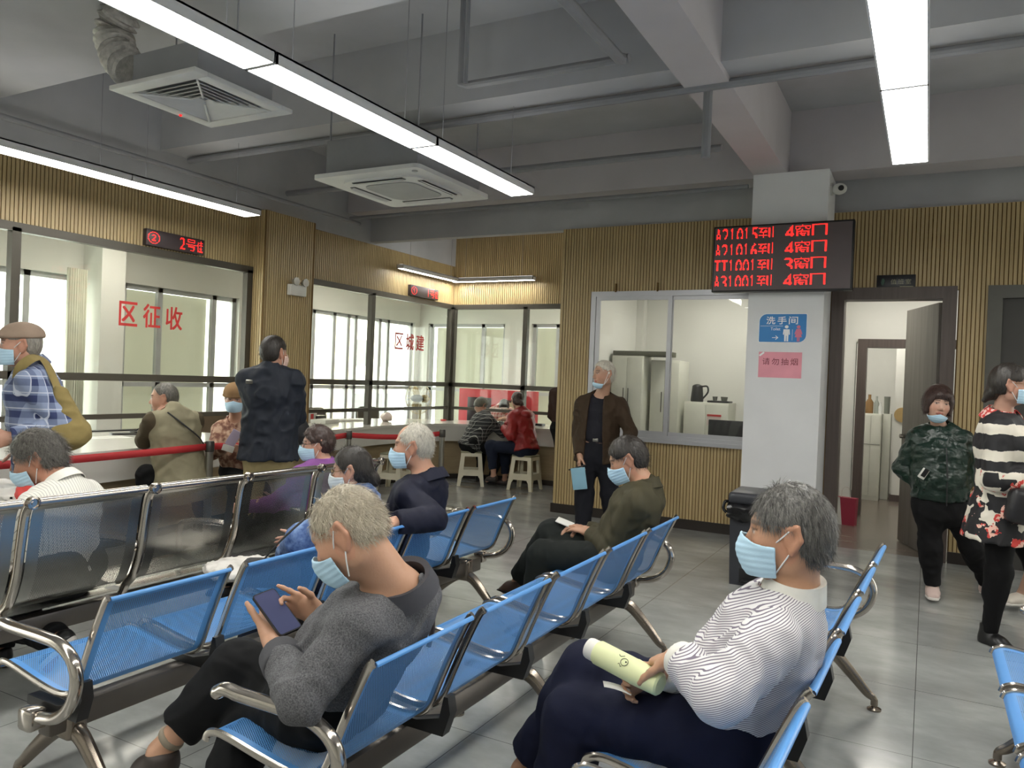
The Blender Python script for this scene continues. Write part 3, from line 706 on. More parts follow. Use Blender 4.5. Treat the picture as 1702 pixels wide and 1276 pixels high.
# ================================================================== SIGNS
M_BLUES = mat('sign_blue', '2b7fc4', 0.4); M_SWHITE = mat('sign_white', 'f0f2f4', 0.5, var=0); M_SPINK = mat('sign_pink', 'd77a92', 0.5)
def rrect(w, h, rad, n=8):
    out = []
    for (cx_, cy_, a0, r) in ((w, h, 0, rad[1]), (0, h, 90, rad[0]), (0, 0, 180, rad[3]), (w, 0, 270, rad[2])):
        sx, sy = (1 if cx_ else -1), (1 if cy_ else -1)
        c = (cx_-sx*r, cy_-sy*r)
        out += [(c[0]+r*math.cos(math.radians(a0+90*i/n)), c[1]+r*math.sin(math.radians(a0+90*i/n))) for i in range(n+1)]
    return out
t = thing('toilet_sign', 'blue toilet sign with white man and pink woman on the white column', 'sign', (-1.385, 7.279, 1.885)); Wd, Hh = 0.415, 0.262
MB().prism(rrect(Wd, Hh, (0.07, 0.01, 0.07, 0.01)), (0, 0, 0), UX, (0, 0, 1), NY, 0.004).build('border', M_SWHITE, t)
MB().prism([(x+0.005, z+0.005) for x, z in rrect(Wd-0.01, Hh-0.01, (0.066, 0.008, 0.066, 0.008))], (0, -0.004, 0), UX, (0, 0, 1), NY, 0.001).build('board', M_BLUES, t)
lettering('洗手间', (0.065, -0.005, 0.165), UX, (0, 0, 1), NY, 0.27, 0.068, 0.001, M_SWHITE, t, bold=0.03, spread=0.78)
lettering('Toilet', (0.105, -0.005, 0.110), UX, (0, 0, 1), NY, 0.085, 0.026, 0.001, M_SWHITE, t)
b = MB(); b.bx((0.015, -0.0062, 0.148), (0.21, -0.005, 0.151)); b.bx((0.292, -0.0062, 0.02), (0.2945, -0.005, 0.12))
b.bx((0.12, -0.0062, 0.042), (0.17, -0.005, 0.047))
b.prism([(0.175, 0.0445), (0.152, 0.064), (0.148, 0.060), (0.165, 0.0445), (0.148, 0.029), (0.152, 0.025)], (0, -0.005, 0), UX, (0, 0, 1), NY, 0.001)
b.build('arrow_and_lines', M_SWHITE, t)
def pict(x, woman):
    b = MB(); o = (x, -0.005, 0.012)
    b.prism([(0.016*math.cos(a*0.3927), 0.13+0.0145*math.sin(a*0.3927)) for a in range(16)], o, UX, (0, 0, 1), NY, 0.001)
    q = [(-0.026, 0.108), (0.026, 0.108), (0.030, 0.06), (0.021, 0.06), (0.019, 0.09), (0.017, 0.0), (0.003, 0.0), (0.002, 0.05), (-0.002, 0.05), (-0.003, 0.0), (-0.017, 0.0), (-0.019, 0.09), (-0.021, 0.06), (-0.030, 0.06)]
    if woman: q = [(-0.018, 0.112), (0.018, 0.112), (0.034, 0.066), (0.025, 0.062), (0.014, 0.088), (0.030, 0.038), (0.012, 0.038), (0.011, 0.0), (0.002, 0.0), (0.002, 0.038), (-0.002, 0.038), (-0.002, 0.0), (-0.011, 0.0), (-0.012, 0.038), (-0.030, 0.038), (-0.014, 0.088), (-0.025, 0.062), (-0.034, 0.066)]
    b.prism(q, o, UX, (0, 0, 1), NY, 0.001); b.build('pictogram', M_SPINK if woman else M_SWHITE, t)
pict(0.243, False); pict(0.345, True)
t = thing('notice', 'pink paper no smoking notice taped to the white column', 'notice', (-1.375, 7.279, 1.568))
MB().bx((0, -0.002, 0), (0.373, 0, 0.232)).build('paper', mat('pink_paper', 'e79dab', 0.7), t)
lettering('请勿抽烟', (0.035, -0.002, 0.115), UX, (0, 0, 1), NY, 0.305, 0.062, 0.0008, mat('dark_red_ink', '7c2c36', 0.7), t, spread=0.78)
MB().prism([(0.0, 0.20), (0.012, 0.19), (0.052, 0.222), (0.04, 0.234)], (0, -0.002, 0), UX, (0, 0, 1), NY, 0.0008).build('tape', M_SWHITE, t)
t = thing('room_sign', 'small black room sign above the open door', 'sign', (-0.455, YB-0.02, 2.415))
MB().bx((0, -0.012, 0), (0.315, 0, 0.125), 0.002).build('plate', mat('black_sign_plate', '26262a', 0.3), t)
M_GOLDT = mat('pale_gold_lettering', '8d8a72', 0.5)
lettering('值班室', (0.115, -0.012, 0.04), UX, (0, 0, 1), NY, 0.165, 0.046, 0.001, M_GOLDT, t, spread=0.78)
b = MB(); b.bx((0.19, -0.013, 0.016), (0.30, -0.012, 0.022)); b.build('underline', M_GOLDT, t)
b = MB(); b.prism([(0.05, 0.03), (0.062, 0.05), (0.066, 0.08), (0.056, 0.095), (0.044, 0.09), (0.036, 0.06), (0.04, 0.04)], (0, -0.012, 0), UX, (0, 0, 1), NY, 0.001); b.build('emblem', mat('dark_green_emblem', '2c4a3c', 0.5), t)
# ================================================================== CEILING MACHINES AND PIPES
M_AC = mat('air_con_plastic', 'd2d2d0', 0.5); M_ACG = mat('air_con_grille', 'a2a2a2', 0.6); M_SLOT = mat('dark_slot', '3c3c3e', 0.6)
t = thing('air_diffuser', 'square ceiling air diffuser with concentric slats beside the foil duct', 'air conditioner', (-3.53, 2.89, 2.90))
b = MB(); frame_rect(b, (0, 0, 0), UX, -0.325, 0.325, -0.325, 0.325, (0, 0, 1), 0.07, 0.03) if False else None
for a, c in (((-0.33, -0.33, 0), (0.33, -0.25, 0.025)), ((-0.33, 0.25, 0), (0.33, 0.33, 0.025)), ((-0.33, -0.25, 0), (-0.25, 0.25, 0.025)), ((0.25, -0.25, 0), (0.33, 0.25, 0.025))): b.bx(a, c, 0.004)
b.build('panel', M_AC, t)
b = MB()
for k in range(6):
    r0, r1 = 0.245-0.038*k, 0.245-0.038*k-0.026; za, zb = 0.004, 0.024
    for q in range(4):
        R_ = Matrix.Rotation(math.pi/2*q, 3, 'Z')
        f = [R_ @ Vector(p) for p in ((-r0, -r0, za), (r0, -r0, za), (r1, -r1, zb), (-r1, -r1, zb))]
        f2 = [p + Vector((0, 0, 0.004)) for p in f]
        v = [b.bm.verts.new(p) for p in f+f2]
        for ix in ((0, 1, 2, 3), (7, 6, 5, 4), (0, 4, 5, 1), (1, 5, 6, 2), (2, 6, 7, 3), (3, 7, 4, 0)): b.bm.faces.new([v[i] for i in ix])
b.build('slats', M_AC, t)
b = MB()
for q in range(4):
    R_ = Matrix.Rotation(math.pi/4+math.pi/2*q, 3, 'Z'); p0 = R_ @ Vector((0.05, 0, 0.01)); p1 = R_ @ Vector((0.345, 0, 0.0)); b.tube([p0, p1], 0.006, 6)
b.build('mitre_bars', M_AC, t)
MB().bx((-0.25, -0.25, 0.028), (0.25, 0.25, 0.20)).build('body', M_PIPE, t)
for x in (-0.24, 0.24): MB().tube([(x, 0, 0.20), (x, 0, 1.1)], 0.005, 6).build('hanger', M_PIPE, t)
b = MB(); b.ball((-0.30, 0.09, -0.003), 0.008); b.build('red_light', mat('red_indicator', 'c83030', 0.4, emit='ff2020', estr=1.0), t)
t = thing('air_conditioner', 'square cassette air conditioner with a rounded centre grille below the long lamp strip', 'air conditioner', (-3.62, 4.84, 2.89))
MB().prism(rrect(0.96, 1.0, (0.05,)*4), (-0.48, -0.5, 0), UX, UY, (0, 0, 1), 0.03).build('panel', M_AC, t)
MB().prism(rrect(0.72, 0.74, (0.15,)*4), (-0.36, -0.37, -0.012), UX, UY, (0, 0, 1), 0.012).build('inner_panel', M_AC, t)
MB().prism(rrect(0.46, 0.48, (0.10,)*4), (-0.23, -0.24, -0.018), UX, UY, (0, 0, 1), 0.006).build('grille', M_ACG, t)
for q in range(4):
    R_ = Matrix.Rotation(math.pi/2*q, 3, 'Z')
    b = MB(); b.box((0, -0.315, -0.0125), (0.46, 0.05, 0.006)); o = b.build('slot', M_SLOT, t); o.rotation_euler = (0, 0, math.pi/2*q)
    b = MB(); b.box((0, -0.322, -0.02), (0.44, 0.036, 0.006), (0.35, 0, 0)); o = b.build('louvre', M_AC, t); o.rotation_euler = (0, 0, math.pi/2*q)
MB().lathe([(0, -0.004), (0.022, -0.004), (0.022, 0), (0, 0)], (0.40, -0.42, 0), 16).build('badge', M_ACG, t)
MB().bx((-0.42, -0.42, 0.03), (0.42, 0.42, 0.30), 0.01).build('body', M_PIPE, t)
for x in (-0.4, 0.4):
    for y in (-0.4, 0.4): MB().tube([(x, y, 0.3), (x, y, 1.1)], 0.006, 6).build('hanger', M_PIPE, t)
foil = MB(); fp = smooth_path([(-3.90, 2.72, 3.06), (-3.98, 2.72, 3.12), (-4.05, 2.72, 3.22), (-4.07, 2.72, 3.32), (-4.00, 2.72, 3.42)], 10)
foil.tube(fp, [0.095+0.014*math.sin(i*1.9) for i in range(len(fp))], 18); tag(foil.build('foil_duct', mat('crinkled_foil', 'b8b6b2', 0.45, 0.3, var=0.3, scale=25, bump=1.0, bscale=40)), 'crinkled silver foil duct bending up beside the slatted air diffuser', 'duct')
def pipe(label, pts, r): return tag(MB().tube(pts, r, 10).build('ceiling_pipe', M_PIPE), label, 'pipe')
pipe('short grey pipe hung between two thin rods near the middle of the ceiling', [(-2.85, 4.40, 4.0), (-2.85, 4.40, 3.43), (-2.80, 4.40, 3.42), (-1.66, 4.40, 3.42)], 0.026)
pipe('grey pipe running toward the back wall, its end meeting the short hung pipe', [(-1.70, 2.2, 3.40), (-1.70, 4.34, 3.40), (-1.70, 4.40, 3.42)], 0.034)
pipe('long grey pipe crossing the ceiling under the middle beam', [(-6.3, 5.02, 3.42), (4.4, 5.02, 3.42)], 0.030)
pipe('grey pipe crossing the ceiling behind the square air conditioner', [(-6.3, 6.3, 3.40), (-1.55, 6.3, 3.40)], 0.030)
pipe('thin grey pipe along the left wall above the ceiling strip', [(-6.1, -1.0, 3.25), (-6.1, 7.3, 3.25)], 0.022)
pipe('thin grey conduit running above the slats of the back wall', [(-6.3, 7.36, 3.34), (-1.55, 7.36, 3.34)], 0.02)
tag(MB().tube([(-2.19, 3.42, 4.0), (-2.19, 3.42, 3.46), (-2.19, 3.42, 3.0)], 0.012, 8).build('sprinkler_rod', M_PIPE), 'thin vertical drop pipe hanging from the ceiling over the benches', 'pipe')
tag(MB().tube([(-1.36, 5.10, 3.42), (-1.36, 5.10, 2.98)], 0.030, 10).build('drop_pipe', M_PIPE), 'short vertical grey pipe under the beam near the column', 'pipe')
t = thing('security_camera', 'small white dome camera on the right side of the column top', 'camera', (-0.84, 7.42, 3.27))
MB().lathe([(0, 0), (0.055, 0), (0.055, 0.02), (0, 0.02)], seg=20, rot=(0, math.pi/2, 0)).build('mount', M_PLASTIC, t)
b = MB(); b.ball((0.075, -0.03, -0.01), 0.058, (1.1, 1.1, 0.85)); b.build('housing', M_PLASTIC, t)
MB().lathe([(0, 0), (0.025, 0), (0.022, 0.012), (0, 0.014)], (0.095, -0.085, -0.015), 16, rot=(math.pi/2, 0, 0.3)).build('lens', M_BLACK, t)
t = thing('emergency_light', 'twin headed emergency light on the slatted pier', 'emergency light', (-6.20, 6.37, 2.28))
MB().bx((0, -0.12, 0), (0.06, 0.12, 0.12), 0.008).build('box', M_PLASTIC, t)
for s in (-1, 1):
    MB().lathe([(0, 0), (0.02, 0), (0.045, 0.05), (0.045, 0.065), (0, 0.065)], (0.03, s*0.07, 0.15), 18, rot=(0, math.pi/2, 0)).build('lamp_head', mat('lamp_chrome', 'c8c8c4', 0.2, 0.6), t)
# ================================================================== LITTER BIN
M_BIN = mat('dark_grey_bin', '2e3036', 0.45)
t = thing('litter_bin', 'dark grey pedal bin with a black liner standing before the white column', 'bin', (-1.09, 6.06, 0), 0.03)
b = MB()
for a, c, rx in ((0.0, 0.60, 0),):
    vs = [(-0.185, -0.20), (0.185, -0.20), (0.185, 0.20), (-0.185, 0.20)]
    lo = [b.bm.verts.new((x*0.92, y*0.92, 0.0)) for x, y in vs]; hi = [b.bm.verts.new((x, y, 0.60)) for x, y in vs]
    b.bm.faces.new(lo[::-1]); b.bm.faces.new(hi)
    for i in range(4): b.bm.faces.new((lo[i], lo[(i+1) % 4], hi[(i+1) % 4], hi[i]))
b.build('body', M_BIN, t)
MB().box((0, 0, 0.645), (0.40, 0.43, 0.09), None, 0.03, 3).build('lid', M_BIN, t)
MB().bx((-0.10, -0.195, 0.02), (0.10, -0.16, 0.13), 0.005).build('pedal_recess', M_BLACK, t)
MB().bx((-0.08, -0.235, 0.03), (0.08, -0.17, 0.05), 0.005).build('pedal', M_BLACK, t)
b = MB(); rows = []
for i, (z, k) in enumerate(((0.605, 1.05), (0.57, 1.10), (0.53, 1.08), (0.49, 1.11))):
    r = []
    for j in range(49):
        a = 2*math.pi*j/48; q = max(abs(math.cos(a)), abs(math.sin(a))); r.append((0.19*math.cos(a)/q*k + 0.008*math.sin(j*2.3+i), 0.205*math.sin(a)/q*k + 0.008*math.cos(j*1.7+i*2), z + (0.02*math.sin(j*0.9) if i == 3 else 0)))
    rows.append(r)
b.sheet(rows); o = b.build('liner', mat('black_bag_film', '141416', 0.22), t); o.modifiers.new('thick', 'SOLIDIFY').thickness = 0.002
b = MB(); b.tube(smooth_path([(-0.20, -0.10, 0.60), (-0.235, -0.12, 0.60), (-0.245, -0.13, 0.55), (-0.22, -0.13, 0.52)], 5), 0.012, 8); b.build('liner_knot', MATS['black_bag_film'], t)
# ================================================================== ROOM BEHIND THE SERVICE WINDOW
M_CAB = mat('pale_grey_steel_cabinet', 'd0d1c6', 0.4, var=0.03)
def cupboard(label, x0, x1, y0, y1, h, handles=True, cat='cabinet', name='filing_cabinet'):
    t = thing(name, label, cat, ((x0+x1)/2, y0, 0)); w = x1-x0
    MB().bx((-w/2, 0.012, 0), (w/2, y1-y0, h), 0.004).build('body', M_CAB, t)
    for s in (-1, 1):
        d = MB().bx((min(0, s*(w/2-0.004))+0.002, 0, 0.06), (max(0, s*(w/2-0.004))-0.002, 0.014, h-0.02), 0.003).build('door', M_CAB, t)
        if handles: MB().tube([(s*0.03, -0.018, h*0.64), (s*0.03, -0.018, h*0.78)], 0.006, 8).build('handle', mat('grey_handle', '55534c', 0.4, 0.4), d)
    return t
cupboard('tall pale steel cabinet behind the service window, partly behind the standing man', -3.46, -3.06, 9.0, 9.42, 1.80)
cupboard('tall pale steel cabinet behind the service window, right of the other one', -3.02, -2.66, 9.2, 9.62, 1.76)
c3 = cupboard('low pale steel cabinet with a kettle on it behind the service window', -2.62, -2.08, 9.3, 9.70, 1.27, False, name='low_cabinet')
MB().bx((0.02, -0.004, 1.00), (0.19, 0.0, 1.13)).build('label_card', mat('card_white_red', 'd8c6c2', 0.6), c3)
MB().bx((0.02, -0.006, 1.105), (0.19, -0.004, 1.13)).build('label_band', M_RED, c3)
t = thing('flat_carton', 'long dark flat box lying on top of the tall steel cabinet', 'box', (-3.16, 9.15, 1.80), 0.05); MB().bx((-0.30, -0.12, 0), (0.42, 0.16, 0.06), 0.004).build('box', mat('olive_carton', '4c4d3e', 0.7), t); MB().bx((0.30, -0.1, 0.06), (0.40, 0.1, 0.075)).build('lid_flap', M_PLASTIC, t)
t = thing('kettle', 'black electric kettle on the low steel cabinet', 'kettle', (-2.50, 9.45, 1.27))
MB().lathe([(0, 0), (0.075, 0), (0.078, 0.02), (0.062, 0.19), (0.055, 0.20), (0.02, 0.215), (0, 0.215)], seg=22).build('body', M_BLACK, t)
MB().tube(smooth_path([(0.055, 0, 0.19), (0.12, 0, 0.19), (0.13, 0, 0.12), (0.07, 0, 0.04)], 5), 0.011, 8).build('handle', M_BLACK, t)
t = thing('tea_tray', 'dark tray with cups on the low steel cabinet', 'tray', (-2.22, 9.45, 1.27)); MB().box((0, 0, 0.012), (0.26, 0.22, 0.024), None, 0.008).build('tray', M_BLACK, t)
for k, (x, y) in enumerate(((-0.06, 0), (0.03, 0.04), (0.07, -0.03))): tag(MB().lathe([(0, 0), (0.022, 0), (0.032, 0.05), (0.029, 0.05), (0.018, 0.006), (0, 0.006)], seg=16).build('tea_cup', mat('grey_cup', '77786f', 0.3), None, (-2.22+x, 9.45+y, 1.294)), 'small grey cup on the dark tea tray', 'cup', 'cups on the tea tray')
t = thing('computer_monitor', 'black monitor seen from behind inside the service window', 'monitor', (-1.80, 8.35, 0.74)); MB().bx((-0.27, -0.02, 0.06), (0.27, 0.02, 0.37), 0.006).build('screen_back', mat('monitor_black', '1d1d20', 0.5), t); MB().bx((-0.03, -0.01, 0.01), (0.03, 0.02, 0.1)).build('stand', M_BLACK, t); MB().box((0, 0.02, 0.006), (0.22, 0.16, 0.012), None, 0.004).build('base', M_BLACK, t)
t = thing('desk', 'desk under the monitor inside the service window', 'desk', (-2.0, 8.4, 0)); MB().bx((-1.0, -0.35, 0.71), (0.9, 0.35, 0.74), 0.004).build('desk_top', M_CAB, t)
for x in (-0.95, 0.85): MB().bx((x-0.02, -0.33, 0), (x+0.02, 0.33, 0.71)).build('side_panel', M_CAB, t)
# ================================================================== ROOMS BEHIND THE OPEN DOOR
t = cupboard('narrow white cabinet topped with bottles in the farthest room', -0.80, -0.545, 11.6, 12.0, 1.18, False, name='slim_cabinet')
MB().bx((-0.12, -0.004, 0.76), (0.12, 0.0, 0.765)).build('seam', M_SLOT, t)
for x, h, r, c, nm in ((-0.71, 0.26, 0.05, '8a6a44', 'brown paper carton-like jar at the back of the slim white cabinet'), (-0.62, 0.24, 0.032, '9aa098', 'tall glass bottle standing on the slim white cabinet'), (-0.575, 0.16, 0.03, 'd4d6d2', 'short white bottle standing on the slim white cabinet')):
    tag(MB().lathe([(0, 0), (r, 0), (r, h*0.6), (r*0.4, h*0.78), (r*0.4, h), (0, h)], seg=18).build('bottle', mat('bottle_'+c, c, 0.25), None, (x, 11.75, 1.18)), nm, 'bottle')
tag(MB().lathe([(0, 0), (0.035, 0), (0.04, 0.24), (0, 0.24)], seg=18).build('flask', mat('flask_grey', '8c9088', 0.3, 0.3), None, (-0.50, 11.95, 1.18)), 'grey flask standing right of the slim white cabinet', 'flask')
tag(MB().bx((-0.54, 11.86, 0), (-0.44, 12.2, 1.18), 0.004).build('narrow_shelf', M_CAB), 'narrow grey shelf squeezed beside the slim white cabinet', 'shelf')
tag(MB().lathe([(0, 0), (0.10, 0.0), (0.10, 0.01), (0.0, 0.012)], (0, 0, 0), 28, rot=(math.pi/2, 0, 0)).build('straw_fan', mat('straw', 'b59a68', 0.8), None, (-0.30, 11.745, 1.18)), 'round straw fan hung on the wall beyond the inner door', 'fan')
t = thing('paper_bag', 'red and white paper carrier bag on the floor behind the open door', 'bag', at(1402, 872, z=0), -0.2)
b = MB(); b.prism([(-0.11, 0), (0.11, 0), (0.12, 0.30), (-0.12, 0.30)], (0, 0, 0), UX, (0, 0, 1), UY, 0.09); b.build('bag', mat('crimson_paper', 'a03048', 0.5), t)
MB().prism([(-0.115, 0.0), (-0.02, 0.0), (-0.05, 0.30), (-0.118, 0.30)], (0, -0.002, 0), UX, (0, 0, 1), UY, 0.002).build('white_panel', M_PLASTIC, t)
MB().tube(smooth_path([(-0.05, 0.04, 0.30), (-0.03, 0.04, 0.40), (0.03, 0.04, 0.40), (0.05, 0.04, 0.30)], 5), 0.004, 6).build('handle', mat('white_string', 'd8d4cc', 0.7), t)
# ================================================================== THINGS IN THE OFFICES
t = thing('fire_cabinet', 'red fire cabinet with dark glass door behind the nook counter', 'cabinet', (-6.28, 11.25, 0))
MB().bx((-0.80, 0, 0), (0.60, 0.25, 1.26), 0.006).build('body', mat('fire_red', 'c2303a', 0.4), t)
MB().bx((-0.62, -0.012, 0.45), (-0.16, 0.0, 1.12), 0.003).build('glass_door', mat('smoked_door_glass', '2a2024', 0.2), t)
MB().bx((0.02, -0.01, 0.75), (0.36, 0.0, 1.10)).build('notice_plate', mat('notice_beige', 'b6a888', 0.6), t)
MB().bx((0.13, -0.014, 1.06), (0.23, -0.01, 1.10)).build('plate_header', mat('dark_plate', '5a3430', 0.6), t)
b = MB()
for z in (0.50, 0.66, 0.84): b.bx((-0.40, -0.016, z), (-0.30, -0.012, z+0.09))
b.build('white_marks', M_SWHITE, t)
t = thing('pedestal_fan', 'cream pedestal fan with a black motor behind the nook glazing', 'fan', (-7.25, 10.35, 0))
MB().lathe([(0, 0), (0.18, 0), (0.18, 0.02), (0.03, 0.05), (0.018, 0.06), (0.018, 1.0), (0, 1.0)], seg=22).build('stand', mat('cream_fan', 'd6cfae', 0.5), t)
b = MB()
for k in range(22):
    a = 2*math.pi*k/22; b.tube([(0.06*math.cos(a), -0.07, 1.08+0.06*math.sin(a)), (0.18*math.cos(a), -0.10, 1.08+0.18*math.sin(a)), (0.25*math.cos(a), -0.06, 1.08+0.25*math.sin(a)), (0.18*math.cos(a), 0.02, 1.08+0.18*math.sin(a))], 0.003, 5)
b.tube([(0.25*math.cos(a*0.2618), -0.06, 1.08+0.25*math.sin(a*0.2618)) for a in range(25)], 0.006, 6); b.build('guard', MATS['cream_fan'], t)
b = MB()
for k in range(3):
    a = 2.094*k; b.ball((0.12*math.cos(a), -0.05, 1.08+0.12*math.sin(a)), 0.09, (1.0, 0.08, 0.7), (0, -a, 0))
b.build('blades', mat('tan_blade', 'b4a274', 0.4), t)
b = MB(); b.ball((0, -0.10, 1.08), 0.075, (1.6, 1, 0.8)); b.build('motor', M_BLACK, t)
def office_chair(label, x, y, rz, col):
    t = thing('office_chair', label, 'chair', (x, y, 0), rz)
    m = mat('chair_'+col, col, 0.6)
    b = MB(); b.prism(rrect(0.44, 0.34, (0.12, 0.12, 0.04, 0.04)), (-0.22, 0.18, 0.56), UX, (0, 0.08, 1), UY, 0.03); b.build('backrest', m, t)
    MB().box((0, -0.03, 0.44), (0.42, 0.42, 0.05), None, 0.02, 3).build('seat', m, t)
    for s in (-1, 1):
        MB().tube([(s*0.2, -0.22, 0), (s*0.2, 0.17, 0.56), (s*0.2, 0.205, 0.86)], 0.011, 8).build('leg', M_STEEL, t); MB().tube([(s*0.2, 0.26, 0), (s*0.2, -0.16, 0.43)], 0.011, 8).build('leg', M_STEEL, t)
office_chair('brown folding chair behind the counter, right of the man in the beige waistcoat', -7.05, 6.18, math.radians(70), '6a5c4c')
office_chair('dark chair behind the nook counter under the leftmost nook window', at(540, 690, x=-8.0).x, at(540, 690, x=-8.0).y, math.radians(85), '4a4442')
office_chair('dark chair behind the nook counter beside its middle window post', at(622, 690, x=-8.0).x, at(622, 690, x=-8.0).y, math.radians(70), '45433a')
# papers and small things on the counter
M_PAPER = mat('white_paper', 'd8d6d0', 0.7); ZC = 0.79
def flat(label, px, py, w, d, h, m, rz=0, name='paper_sheet', cat='paper'):
    p = at(px, py, z=ZC); t = MB().box((0, 0, h/2), (w, d, h), None, min(0.004, h*0.3)).build(name, m, None, (p.x, p.y, ZC), rz); return tag(t, label, cat)
flat('loose paper on the counter behind the canvas bag', 172, 727, 0.42, 0.22, 0.002, M_PAPER, 1.4)
flat('dark folder lying on the counter left of the man in the waistcoat', 190, 716, 0.50, 0.10, 0.012, M_BLACK, 1.45, 'document_folder', 'folder')
flat('black clip board near the elbow of the man in the waistcoat', 205, 722, 0.22, 0.12, 0.015, M_BLACK, 1.2, 'clip_board', 'clipboard')
t = thing('pen_stand', 'black counter pen stand beside the elbow of the man in the waistcoat', 'pen stand', at(224, 720, z=ZC)); MB().lathe([(0, 0), (0.05, 0), (0.045, 0.02), (0, 0.025)], seg=18).build('base', M_BLACK, t); MB().tube([(0, 0, 0.02), (0.02, 0.07, 0.07), (0.03, 0.12, 0.10)], 0.006, 8).build('pen', M_BLACK, t)
t = thing('tissue_box', 'white box with red lettering on the nook counter', 'box', at(512, 702, z=ZC), 0.1); MB().bx((-0.06, -0.10, 0), (0.06, 0.10, 0.13), 0.003).build('box', M_PAPER, t); MB().bx((0.06, -0.03, 0.02), (0.062, 0.03, 0.115)).build('red_print', M_RED, t)
flat('stack of papers on the nook counter behind the woman with glasses', 540, 703, 0.22, 0.34, 0.05, M_PAPER, 0.2, 'paper_stack', 'papers')
flat('dark notebook on the nook counter, leaning on the papers', 528, 701, 0.12, 0.28, 0.085, M_BLACK, 0.3, 'dark_notebook', 'notebook')
flat('spread papers on the nook counter left of the middle post', 575, 699, 0.25, 0.42, 0.02, M_PAPER, -0.1, 'spread_papers', 'papers')
flat('small red stamp pad on the nook counter before the fire cabinet', 737, 699, 0.06, 0.07, 0.02, M_RED, 0, 'stamp_pad', 'stamp pad')
flat('paper under the arms of the person in the checked shirt', 822, 700, 0.30, 0.21, 0.002, M_PAPER, 0.3)
flat('dark tray on the counter right of the woman in red', 893, 707, 0.20, 0.12, 0.03, M_BLACK, 0, 'stationery_tray', 'tray')
t = thing('plastic_bag', 'crumpled pinkish plastic bag on the nook counter', 'bag', at(642, 700, z=ZC)); b = MB(); b.ball((0, 0, 0.06), 0.075, (1.1, 1.2, 0.85))
for v in b.bm.verts: v.co += Vector((math.sin(v.co.y*70), math.sin(v.co.z*80), math.sin(v.co.x*75)))*0.008
b.build('bag', mat('pink_film', 'dccac4', 0.3), t)
# ================================================================== SMOOTH BODIES FROM DISTANCE FIELDS
def A(v): return np.array(v, dtype=float)
def nrm(v): v = A(v); return v/max(1e-9, np.linalg.norm(v))
_rs = np.random.RandomState(5); _TAB = _rs.uniform(-1, 1, (32, 32, 32))
def vnoise(P):
    i = np.floor(P).astype(int); f = P-i; f = f*f*(3-2*f); i &= 31; j = (i+1) & 31
    x0, y0, z0 = i.T; x1, y1, z1 = j.T; fx, fy, fz = f.T; T = _TAB
    a = T[x0, y0, z0]*(1-fx)+T[x1, y0, z0]*fx; b = T[x0, y1, z0]*(1-fx)+T[x1, y1, z0]*fx
    c = T[x0, y0, z1]*(1-fx)+T[x1, y0, z1]*fx; d = T[x0, y1, z1]*(1-fx)+T[x1, y1, z1]*fx
    return (a*(1-fy)+b*fy)*(1-fz) + (c*(1-fy)+d*fy)*fz
def smin(a, b, k):
    h = np.maximum(k-np.abs(a-b), 0)/k; return np.minimum(a, b) - h*h*k*0.25
def smax(a, b, k): return -smin(-a, -b, k)
class Sdf:
    def __init__(s): s.ops = []; s.post = []
    def add(s, fn, c, R, k=0.02): s.ops.append((fn, A(c), R, k)); return s
    def cap(s, a, b, ra, rb, k=0.02, cut=False, cut0=False):
        a, b = A(a), A(b); ab = b-a; L2 = max(1e-9, ab.dot(ab)); u = nrm(ab)
        def fn(P):
            t = np.clip((P-a)@ab/L2, 0, 1); d = np.linalg.norm(P-(a+t[:, None]*ab), axis=1) - (ra+(rb-ra)*t)
            if cut: d = smax(d, (P-b)@u, 0.01)
            if cut0: d = smax(d, (a-P)@u, 0.01)
            return d
        return s.add(fn, (a+b)/2, np.sqrt(L2)/2+max(ra, rb), k)
    def ell(s, c, r, R=None, k=0.02):
        c, r = A(c), A(r); R = np.eye(3) if R is None else A(R)   # columns of R are the axes
        def fn(P):
            q = (P-c)@R; k0 = np.linalg.norm(q/r, axis=1); k1 = np.linalg.norm(q/(r*r), axis=1); return k0*(k0-1)/np.maximum(k1, 1e-9)
        return s.add(fn, c, max(r), k)
    def ecap(s, a, b, ra, rb, lat, k=0.04, cut=False, cut0=False):
        """elliptical capsule: radii (lateral, depth) at both ends"""
        a, b = A(a), A(b); u = nrm(b-a); L = np.linalg.norm(b-a); l = A(lat) - u*(A(lat)@u); l = nrm(l); f = np.cross(l, u); ra, rb = A(ra), A(rb)
        def fn(P):
            q = P-a; w = q@u; t = np.clip(w/L, 0, 1); over = w - t*L; rx = ra[0]+(rb[0]-ra[0])*t; ry = ra[1]+(rb[1]-ra[1])*t
            m = np.minimum(rx, ry); x, y = q@l, q@f
            kk = np.sqrt((x/rx)**2+(y/ry)**2+(over/m)**2); k1 = np.sqrt((x/rx**2)**2+(y/ry**2)**2+(over/m**2)**2)
            d = np.where(kk > 0.05, kk*(kk-1)/np.maximum(k1, 1e-9), -m)
            if cut: d = smax(d, w-L, 0.012)
            if cut0: d = smax(d, -w, 0.012)
            return d
        return s.add(fn, (a+b)/2, L/2+max(ra.max(), rb.max()), k)
    def __call__(s, P):
        d = np.full(len(P), 0.6)
        for fn, c, R, k in s.ops:
            v = np.linalg.norm(P-c, axis=1)-R; m = v < 0.09
            if m.any(): v[m] = fn(P[m])
            d = smin(d, v, k)
        for p in s.post: d = p(P, d)
        return d
    def bounds(s, pad=0.05):
        lo = np.min([c-R for _, c, R, _ in s.ops], 0)-pad; hi = np.max([c+R for _, c, R, _ in s.ops], 0)+pad; return lo, hi
_C8 = np.array([(i, j, k) for i in (0, 1) for j in (0, 1) for k in (0, 1)])
